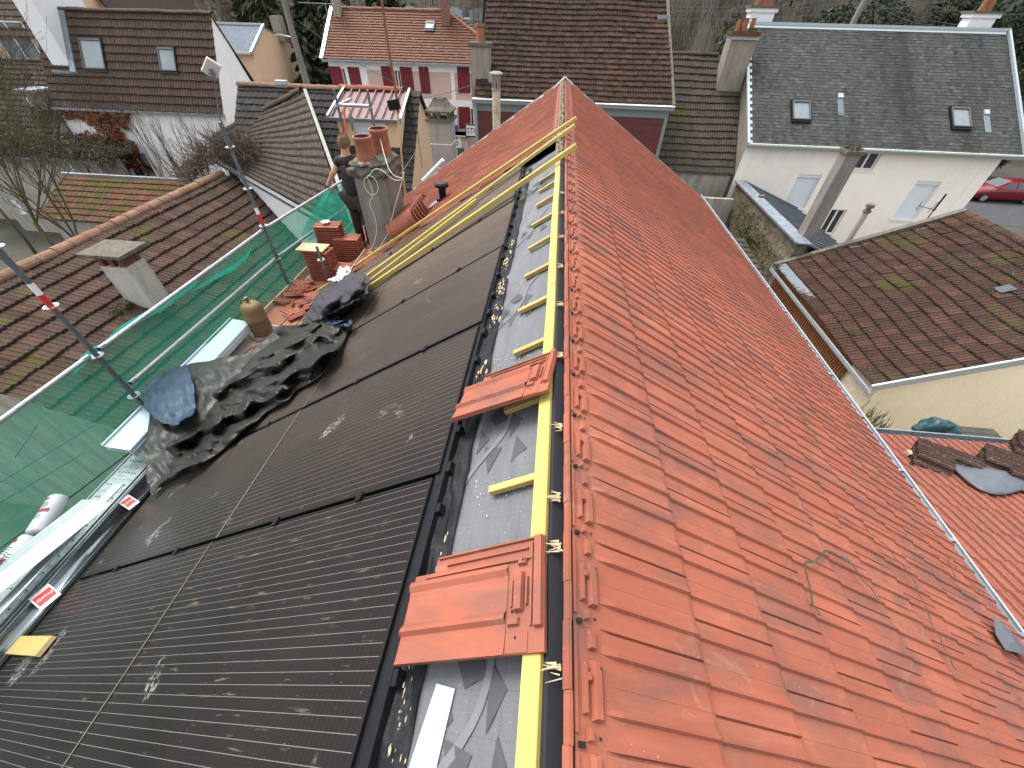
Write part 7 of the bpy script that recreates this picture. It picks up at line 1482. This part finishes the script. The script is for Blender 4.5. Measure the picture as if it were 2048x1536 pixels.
skin_mesh('trousers', M['trous'], man, [pel, hipL, knL, anL, hipR, knR, anR], [(0, 1), (1, 2), (2, 3), (0, 4), (4, 5), (5, 6)], [.19, .118, .092, .084, .118, .092, .084])
for a in (anL, anR): mb = MB(); mb.sphere(a + V((0, .05, -.045)), .075, 14, sq=(.72, 1.75, .75)); mb.cyl(a + V((0, 0, -.05)), a + V((0, -.01, .05)), .062, .056, 14); mb.build('boot', M['boot'], man, smooth=True)
mb = MB(); hc = hd + V((0, .012, .045))
def hr(u, v):
    a = u * 2 * math.pi; b_ = v * math.pi * .66; back = max(0, -math.sin(a)); b2 = v * math.pi * (.54 + .12 * back)
    r = .122 + .006 * noise.noise(V((a * 3, b_ * 6, 1))) + (.012 if v < .45 else 0) * (1 - v); return hc + V((math.sin(b2) * math.cos(a) * r * .86, math.sin(b2) * math.sin(a) * r * 1.02, math.cos(b2) * r * 1.06 + .004))
mb.grid(hr, 40, 18)
for _ in range(420):
    a, v = U(0, 6.283), U(0, .95); p = hr(a / 6.283, v); dn = (p - hc).normalized(); t_ = (dn + V((U(-.5, .5), U(-.5, .5), U(-.2, .6)))).normalized(); e = dn.cross(t_).normalized() * .004; mb.add([p - e, p + e, p + t_ * .022], [(0, 1, 2)])
mb.build('hair', M['hair'], man, smooth=True)
for s in (-1, 1): mb = MB(); mb.sphere(hd + V((s * .085, .0, .02)), .03, 10, sq=(.4, .8, 1.1)); mb.build('ear', M['skin'], man, smooth=True)

# ================================================================== red car on the road
M['carred'] = m_plain('car_paint', (0.15, 0.006, 0.012), 0.22, 0.1, 0.03, 2, 0, spec=.6); M['tyre'] = m_plain('tyre', (.015, .015, .016), .8, 0, .2, 9, 0); M['rim'] = m_plain('alloy', (.5, .5, .52), .3, .8, .05, 4, 0); M['lamp'] = m_plain('lamp_glass', (.6, .62, .65), .15, 0, .05, 4, 0)
fw_ = PZ(1955, 404, GZ + .02); rw = PZ(2030, 404, GZ + .02); cy = fw_.y; X0 = fw_.x - .85; car = thing('parked_car', 'small red hatchback car parked on the road at the right edge', 'car', (X0 + 2, cy + .8, GZ))
K = (rw.x - fw_.x) / 2.5
def PC(x, y, z): return V((X0 + x * K, cy + y, GZ + .02 + z))
st = [(0, .38, .62, .55, .62), (.12, .28, .72, .72, .62), (.5, .22, .86, .80, .8), (1.05, .2, .95, .84, .9), (1.25, .2, 1.0, .85, .95), (1.9, .2, 1.42, .85, .98), (2.3, .2, 1.47, .85, .99), (3.1, .2, 1.45, .85, 1.0), (3.65, .22, 1.30, .84, 1.02), (3.95, .28, 1.02, .80, 1.0), (4.05, .4, .75, .72, .7)]
vs = []; 
for (x, zb, zt, hw, zs) in st:
    cab = zt > 1.05; hwT = hw * (.70 if cab else .86)
    sec = [(-hw * .9, zb), (-hw, zb + .15), (-hw * 1.0, min(zs, zt - .04) * .8), (-hw * .96, min(zs, zt - .03)), (-hwT, zt - .05), (-hwT * .6, zt), (hwT * .6, zt), (hwT, zt - .05), (hw * .96, min(zs, zt - .03)), (hw, min(zs, zt - .04) * .8), (hw, zb + .15), (hw * .9, zb)]
    vs += [PC(x, y + .85, z) for y, z in sec]
n = 12; N_ = len(st); mb = MB(); mb.add(vs, [(i * n + k, i * n + (k + 1) % n, (i + 1) * n + (k + 1) % n, (i + 1) * n + k) for i in range(N_ - 1) for k in range(n)] + [tuple(range(n - 1, -1, -1)), tuple((N_ - 1) * n + k for k in range(n))]); mb.build('body', M['carred'], car, smooth=True, bevel=0.01)
def sidewin(pl, s): mb = MB(); mb.poly([PC(x, .85 + s * (y), z) for x, y, z in pl]); mb.build('side_window', M['glass'], car)
for s in (-1, 1):
    sidewin([(1.45, .855, 1.0), (2.25, .85, 1.02), (2.25, .63, 1.39), (1.95, .64, 1.36)], s); sidewin([(2.32, .85, 1.02), (3.1, .85, 1.04), (3.05, .63, 1.39), (2.32, .63, 1.40)], s); sidewin([(3.15, .85, 1.05), (3.5, .85, 1.06), (3.4, .66, 1.30), (3.12, .64, 1.38)], s)
    mb = MB(); mb.sphere(PC(.16, .85 + s * .62, .62), .12, 10, sq=(1.4, .7, .6)); mb.build('headlight', M['lamp'], car); mb = MB(); mb.sphere(PC(1.45, .85 + s * .93, 1.02), .09, 8, sq=(.8, 1, .8)); mb.build('mirror', M['carred'], car)
    for x in (.85, 3.35):
        w_ = MB(); w_.cyl(PC(x, .85 + s * .66, .31), PC(x, .85 + s * .87, .31), .31, n=24); wh = w_.build('wheel', M['tyre'], car); w_ = MB(); w_.cyl(PC(x, .85 + s * .80, .31), PC(x, .85 + s * .885, .31), .20, n=18)
        for q in range(5): a = q * 1.2566; w_.beam(PC(x, .85 + s * .888, .31), PC(x + .19 * math.cos(a), .85 + s * .888, .31 + .19 * math.sin(a)), .05, .02, up=(0, 1, 0))
        w_.build('rim', M['rim'], wh)
mb = MB(); mb.poly([PC(1.28, .2, 1.045), PC(1.28, 1.5, 1.045), PC(1.86, 1.4, 1.43), PC(1.86, .3, 1.43)]); mb.build('windscreen', M['glass'], car); mb = MB(); mb.poly([PC(3.70, .3, 1.30), PC(3.70, 1.4, 1.30), PC(3.98, 1.45, 1.03), PC(3.98, .25, 1.03)]); mb.build('rear_window', M['glass'], car)

# ================================================================== vegetation
M['needle'] = m_leaf('conifer_needles', (0.010, 0.018, 0.007), (0.030, 0.045, 0.016)); M['needle2'] = m_leaf('yellowish_needles', (0.016, 0.022, 0.008), (0.055, 0.065, 0.02)); M['hedge'] = m_leaf('hedge_leaves', (0.010, 0.020, 0.010), (0.035, 0.055, 0.025)); M['scrub'] = m_leaf('winter_scrub', (0.030, 0.025, 0.014), (0.075, 0.062, 0.036)); M['woodst'] = m_leaf('winter_wood', (0.026, 0.020, 0.011), (0.080, 0.062, 0.034))
for (x, y, H, r, mt, lab) in ((-25.0, 43, 13.5, 2.6, 'needle2', 'tall yellowish-green conifer right of the cream slate-roofed house'), (-22.0, 45, 15, 2.8, 'needle', 'dark conifer just left of the utility pole'), (-18.6, 42, 14, 3.0, 'needle', 'dark conifer right behind the utility pole'), (-16.0, 46, 15, 3.0, 'needle', 'blackish conifer beside the pink house gable'), (-28.6, 47, 15, 2.6, 'needle2', 'olive conifer behind the white house ridge'), (-20.5, 39, 9.5, 2.4, 'needle', 'shorter dark conifer at the foot of the utility pole')):
    conifer(lab, (x, y, GZ), H, r * 1.15, 15000, M[mt], size=.24)
def bush(name, label, c, rad, n, size, mat, cat='bush', group=None, up=.3):
    o = thing(name, label, cat, (c[0], c[1], GZ), group); t = MB(); 
    for k in range(5): t.tube([(c[0] + U(-.3, .3), c[1], GZ), (c[0] + U(-.6, .6) * rad[0], c[1] + U(-.5, .5) * rad[1], c[2])], [.07, .03], 5)
    t.build('trunk', M['bark'], o); m_ = MB()
    for k in range(7): cc = V(c) + V((U(-.6, .6) * rad[0], U(-.6, .6) * rad[1], U(-.5, .5) * rad[2])); leaves(m_, cc, [q * U(.4, .65) for q in rad], n // 7, size, .55)
    m_.build('foliage', mat, o); return o
bush('evergreen_hedge', 'dark evergreen hedge behind the red car', (34, 42, -8.0), (8, 1.6, 2.4), 14000, .14, M['hedge'], 'hedge'); bush('evergreen_bush', 'big dark evergreen right of the slate roof gable', (40, 38, -5.5), (3.5, 3, 4.5), 9000, .15, M['hedge'])
bush('evergreen_hedge', 'dark hedge beneath the overhanging slate roof corner', (25.5, 34, -8.2), (4, 1.2, 1.9), 9000, .12, M['hedge'], 'hedge')
for k, (x, y, z, r, mt, lab) in enumerate(((24, 48, -2.5, 5, 'hedge', 'dark evergreen behind the middle of the slate ridge'), (34, 50, -2, 6, 'hedge', 'dark evergreen behind the right end of the slate ridge'), (46, 52, -1, 7, 'hedge', 'dark evergreen at the far right corner of the view'), (22.5, 50, -4, 4.0, 'scrub', 'brown winter bush behind the left end of the slate ridge'), (29, 44, -4, 3.5, 'scrub', 'brown winter bush below the dark evergreens on the right'))):
    bush('hillside_bush', lab, (x, y, z), (r, 2.5, r * .75), 12000, .17, M[mt], group='bushes on the slope behind the houses')
def small_house(label, x, y, w_, d_, z1, rh, wallm, roofm, z0=None, wn=2, cat='house'):
    g = (hillz(x, y) if y > 55 else GZ) - .5; h = thing('distant_house', label, cat, (x, y, g), 'distant houses'); mb = MB()
    mb.add([(x - w_ / 2, y, g), (x + w_ / 2, y, g), (x + w_ / 2, y, z1), (x, y, z1 + rh), (x - w_ / 2, y, z1), (x - w_ / 2, y + d_, g), (x + w_ / 2, y + d_, g), (x + w_ / 2, y + d_, z1), (x, y + d_, z1 + rh), (x - w_ / 2, y + d_, z1)], [(0, 1, 2, 3, 4), (9, 8, 7, 6, 5), (1, 6, 7, 2), (5, 0, 4, 9)]); mb.build('wall', wallm, h)
    mb = MB(); slab_roof(mb, (x + w_ / 2 + .3, y - .3, z1 - .2), (x + w_ / 2 + .3, y + d_, z1 - .2), (x, y + d_, z1 + rh + .1), (x, y - .3, z1 + rh + .1), .15); slab_roof(mb, (x - w_ / 2 - .3, y + d_, z1 - .2), (x - w_ / 2 - .3, y - .3, z1 - .2), (x, y - .3, z1 + rh + .1), (x, y + d_, z1 + rh + .1), .15); mb.build('roof', roofm, h)
    for k in range(wn): xx = x + (k - (wn - 1) / 2) * w_ * .45; mb = MB(); mb.box((xx - .45, y - .04, z1 - 1.8), (xx + .45, y + .0, z1 - .5)); mb.build('window', M['glass'], h)
    mb = MB(); mb.box((x + w_ * .2, y + d_ * .5, z1), (x + w_ * .2 + .6, y + d_ * .5 + .6, z1 + rh + .9)); mb.build('chimney', wallm, h)
q = PY(1365, 82, 75); small_house('distant cream gabled house just above the lichen roof', q.x, 75, 6.5, 9, q.z - .5, 2.6, M['renderC'], M['tA'])
q = PY(1420, 85, 82); small_house('distant white gabled house beside the chimney stack', q.x + 1.5, 82, 5.5, 8, q.z, 3.2, M['renderB'], M['slate'])
q = PY(1400, 66, 92); small_house('farthest beige house with a pale roof on the valley side', q.x, 92, 13, 9, q.z - 1.2, 2.6, M['renderC'], m_plain('pale_roof', (.25, .21, .15), .8), wn=3)
q = PY(1335, 60, 84); small_house('distant grey-roofed house behind the dark mottled roof verge', q.x, 84, 12, 9, q.z - 1.8, 2.4, M['renderT'], M['slateblue'], wn=3)
q = PY(905, 30, 62); o = thing('white_hall', 'long low white building with a flat roof behind the pink house', 'building', (q.x, 62, GZ)); mb = MB(); mb.box((q.x - 8, 62, GZ), (q.x + 9, 70, q.z - .6)); mb.build('wall', M['white'], o); mb = MB(); mb.box((q.x - 8.3, 61.7, q.z - .6), (q.x + 9.3, 70.3, q.z - .3)); mb.build('roof', M['greytrim'], o)
for k in range(5): mb = MB(); mb.box((q.x - 6 + k * 3, 61.95, q.z - 3), (q.x - 4.4 + k * 3, 62, q.z - 1.4)); mb.build('window', M['glass'], o)
for k in range(5):
    x = q.x - 5.5 + k * 2.7; v = thing('roof_unit', 'grey box unit on the flat white building, number %s from the left' % ('first', 'second', 'third', 'fourth', 'fifth')[k], 'roof unit', (x, 64, q.z - .3), 'box units on the flat roof'); mb = MB(); mb.box((x - .9, 63.5, q.z - .3), (x + .9, 65, q.z + .45)); mb.box((x - .5, 63.7, q.z + .45), (x + .5, 64.6, q.z + .65)); mb.build('casing', M['greytrim'] if k % 2 else M['zinc'], v)
for k in range(7):                              # the near fringe of bare trees, each its own
    x, y = (-34, -30, 3, 9, 13, 19, -9)[k], (50, 54, 58, 52, 60, 56, 60)[k]
    bare_tree('bare_tree', ['bare tree above the peach gable at top left', 'bare tree left of the conifers at the top', 'bare tree behind the dark mottled roof, left one', 'bare tree above the distant cream house', 'bare tree between the dark roof and the slate ridge', 'bare tree behind the left chimney of the slate house', 'bare tree behind the pink house chimney'][k], (x, y, hillz(x, y) - .3), U(11, 14), .2, 4, mat=M['bark'], twig=M['twig'], group='bare trees on the slope', spread=.45, kids=(2, 4), up=.45)
def wood(x0, x1, y0, y1, n, name, label, mats, seed, H=(7, 13), dens=46, green=.12, wdt=.05):
    random.seed(seed); mb = MB()
    for k in range(n):
        x, y = U(x0, x1), U(y0, y1); g = hillz(x, y); h = U(*H); ev = rnd() < green; w_ = wdt * (y / 70)
        t = rnd(); mb.add([(x - w_, y, g - 1), (x + w_, y, g - 1), (x + w_ * .3 + U(-.4, .4), y, g + h)], [(0, 1, 2)], 0, t)
        cx = V((x, y, g + h * .62)); m_ = int(dens * (1.6 if ev else 1))
        for q in range(m_):
            d_ = V((random.gauss(0, 1), random.gauss(0, 1), random.gauss(0, 1))).normalized() * rnd() ** .5; p = cx + V((d_.x * h * .22, d_.y * h * .18, d_.z * h * .38))
            if ev: a = V((U(-1, 1), U(-1, 1), U(-1, 1))).normalized() * .5 * (y / 80); e = a.orthogonal().normalized() * .3 * (y / 80); mb.add([p - a, p - e, p + a, p + e], [(0, 1, 2, 3)], 1, rnd())
            else: a = V((U(-.5, .5), U(-.3, .3), 1)).normalized() * U(.6, 1.6); e = V((w_ * .7, 0, 0)); mb.add([p - e, p + e, p + a], [(0, 1, 2)], 0, rnd())
    tag(mb.build(name, mats), label, 'woodland', kind='stuff'); random.seed(seed + 1)
wood(-110, 130, 66, 150, 2600, 'winter_woodland', 'brown winter woodland covering the hillside behind the village', [M['woodst'], M['needle']], 91, dens=44, wdt=.035)
wood(-75, 85, 54, 70, 520, 'hillside_thicket', 'leafless thicket at the foot of the hillside', [M['scrub'], M['needle2']], 37, (4, 8), 60, .2, .035)
# foreground bare trees with lichen on the left
bt = [((-17.6, 12.6), 8.6, .09, 'nearest bare lichen-covered tree between the old roof and the mossy shed'), ((-19.8, 13.4), 9.4, .10, 'second bare lichen-covered tree at left, reddish trunk'), ((-22.0, 13.0), 8.6, .09, 'bare lichen-covered tree at the left edge'), ((-24.5, 15.5), 9.0, .08, 'farther bare tree against the stained lean-to')]
random.seed(5)
for (xy, H, r, lab) in bt: bare_tree('bare_tree', lab, (*xy, GZ), H, r, 5, lean=(U(-.06, .02), U(-.05, .05), 1), mat=M['barklichen'], group='bare trees at left', spread=.7, trunk_f=.40, kids=(2, 4), up=.10, shrink=.70)
random.seed(11)
def shrub(label, c, H, n, sp_, depth=2, mat=None, name='bare_shrub', r=.02):
    o = thing(name, label, 'shrub', c); mb = MB()
    for k in range(n): branch(mb, V(c) + V((U(-.5, .5) * sp_, U(-.4, .4) * sp_, 0)), V((U(-.5, .5), U(-.4, .4), 1)), H * U(.4, .6), r * U(.7, 1.2), depth, .35, .5, 4, 3, 0, .62, (3, 4))
    mb.build('twigs', mat or M['twig'], o); return o
q = PY(380, 345, 19.0); shrub('tall bare grey shrub in front of the white house wall', (q.x, 19.0, q.z - 1.2), 3.6, 16, 2.6, 3)
q = PY(1725, 880, 7.0); shrub('thin bare shrub between the gutter and the cream outbuilding', (q.x - .1, 7.3, q.z - .6), 1.5, 6, .5, 3, M['barklichen'], r=.012)
o = thing('tangled_vine', 'brown tangled leafless vine heaped over the end of the old roof', 'vine', PY(430, 330, 14.6)); mb = MB()
for k in range(1300):
    f = rnd(); c = PY(365 + 150 * f, 352 - 62 * math.sin(f * 2.4) + U(-22, 26), 14.4 + U(-.7, .7)); d_ = V((U(-1, 1), U(-1, 1), U(-.7, .9))).normalized(); L = U(.25, .8); b_ = V((U(-1, 1), U(-1, 1), U(-1, .6))) * .25
    mb.tube([c, c + d_ * L * .5 + b_ * .5, c + d_ * L], [.011, .009, .004], 3)
mb.build('stems', M['twig'], o)

bush('undergrowth', 'brown leafless undergrowth at the feet of the bare trees at left', (-19, 13.8, GZ + 1.0), (5.5, 1.6, 1.1), 9000, .07, M['scrub'], 'undergrowth')
# ================================================================== poles and wires
def upole(label, px, Y, r, lamp=False):
    b = PY(px[0], px[1], Y); t = PY(px[2], px[3], Y); k = (GZ - b.z) / (t.z - b.z); base = b + (t - b) * k; top = t + (t - b) * .25
    o = thing('utility_pole', label, 'utility pole', base, 'utility poles'); mb = MB(); mb.tube([base, b, top], [r * 1.2, r, r * .7], 10); mb.build('pole', M['concrete'], o)
    if lamp: a = PY(592, 76, Y); c = PY(560, 70, Y); mb = MB(); mb.tube([a, c], .025, 8); mb.obox(c - V((.3, .05, .02)), (.5, 0, 0), (0, .15, 0), (0, 0, .05)); mb.build('lamp_arm', M['zincwhite'], o)
    return top
upole('tall grey concrete pole with a lamp arm in front of the conifers', (615, 172, 568, 4), 27, .19, True); upole('slanting grey pole behind the slate roof ridge', (1704, 50, 1733, -8), 32, .15)
def wire(label, a, b, sag=.5, r=.012):
    mb = MB(); a, b = V(a), V(b); mb.tube([a.lerp(b, t / 14) - V((0, 0, sag * 4 * (t / 14) * (1 - t / 14))) for t in range(15)], r, 5); return tag(mb.build('overhead_wire', M['frame'] if False else M['galvdark']), label, 'wire', 'overhead wires')
wire('long wire from the top of the pole region down to the far chimney', PY(640, -20, 27), PY(945, 118, 24), .3); wire('wire running from the conifers to the pink house eaves', PY(595, 40, 27), PY(835, 185, 29), .3)
wire('wire from the pink house wall to the red-clad house', PY(835, 196, 28), PY(955, 165, 21), .1, .015); wire('wire along the cream gable towards the street', PY(800, 350, 10), PY(905, 160, 27), .2, .008)
for k, (a, b_) in enumerate((((1300, 9), (1700, -6)), ((1310, 21), (1760, -2)), ((1320, 38), (1900, 2)), ((1735, -4), (1950, 52)), ((1745, 0), (1870, 50)), ((1810, -4), (2050, 28)))): wire('thin overhead wire %s of the six crossing the sky side at top right' % ('first', 'second', 'third', 'fourth', 'fifth', 'sixth')[k], PY(*a, 34), PY(*b_, 33 + k), .25, .013)
o = thing('tv_aerial', 'fishbone television aerial above the left end of the pink house roof', 'aerial', PY(665, 60, 31.5)); mb = MB(); mb.cyl(PY(665, 62, 31.5), PY(650, 8, 31.5), .025, n=6); mb.cyl(PY(598, 5, 31.5), PY(668, 8, 31.5), .02, n=5)
for k in range(9): p = PY(600 + k * 8, 5 + k * .35, 31.5); mb.cyl(p - V((0, .3, 0)), p + V((0, .3, 0)), .012, n=4)
mb.build('antenna_rods', M['galv'], o)
# orange ratchet straps hanging in the far scaffold frame
mb = MB(); mb.tube([PY(688, 212, 8.8), PY(690, 250, 8.7), PY(692, 276, 8.7)], .022, 6); M['orangestrap'] = m_plain('orange_strap', (.45, .12, .06), .7, 0, .1, 9, 0); tag(mb.build('orange_strap', M['orangestrap']), 'faded orange strap hanging from the far scaffold frame', 'strap')
o = thing('pulley', 'small pulley hanging on straps from the far scaffold cross rail', 'pulley', PY(702, 235, 8.8)); mb = MB(); mb.tube([PY(697, 216, 8.8), PY(703, 228, 8.8), PY(703, 236, 8.8)], .012, 5); mb.build('strap', M['orangestrap'], o); mb = MB(); mb.cyl(PY(703, 240, 8.78), PY(703, 240, 8.85), .06, n=14); mb.tube([PY(703, 236, 8.8), PY(705, 262, 8.8)], .015, 6); mb.build('wheel', M['galvdark'], o)
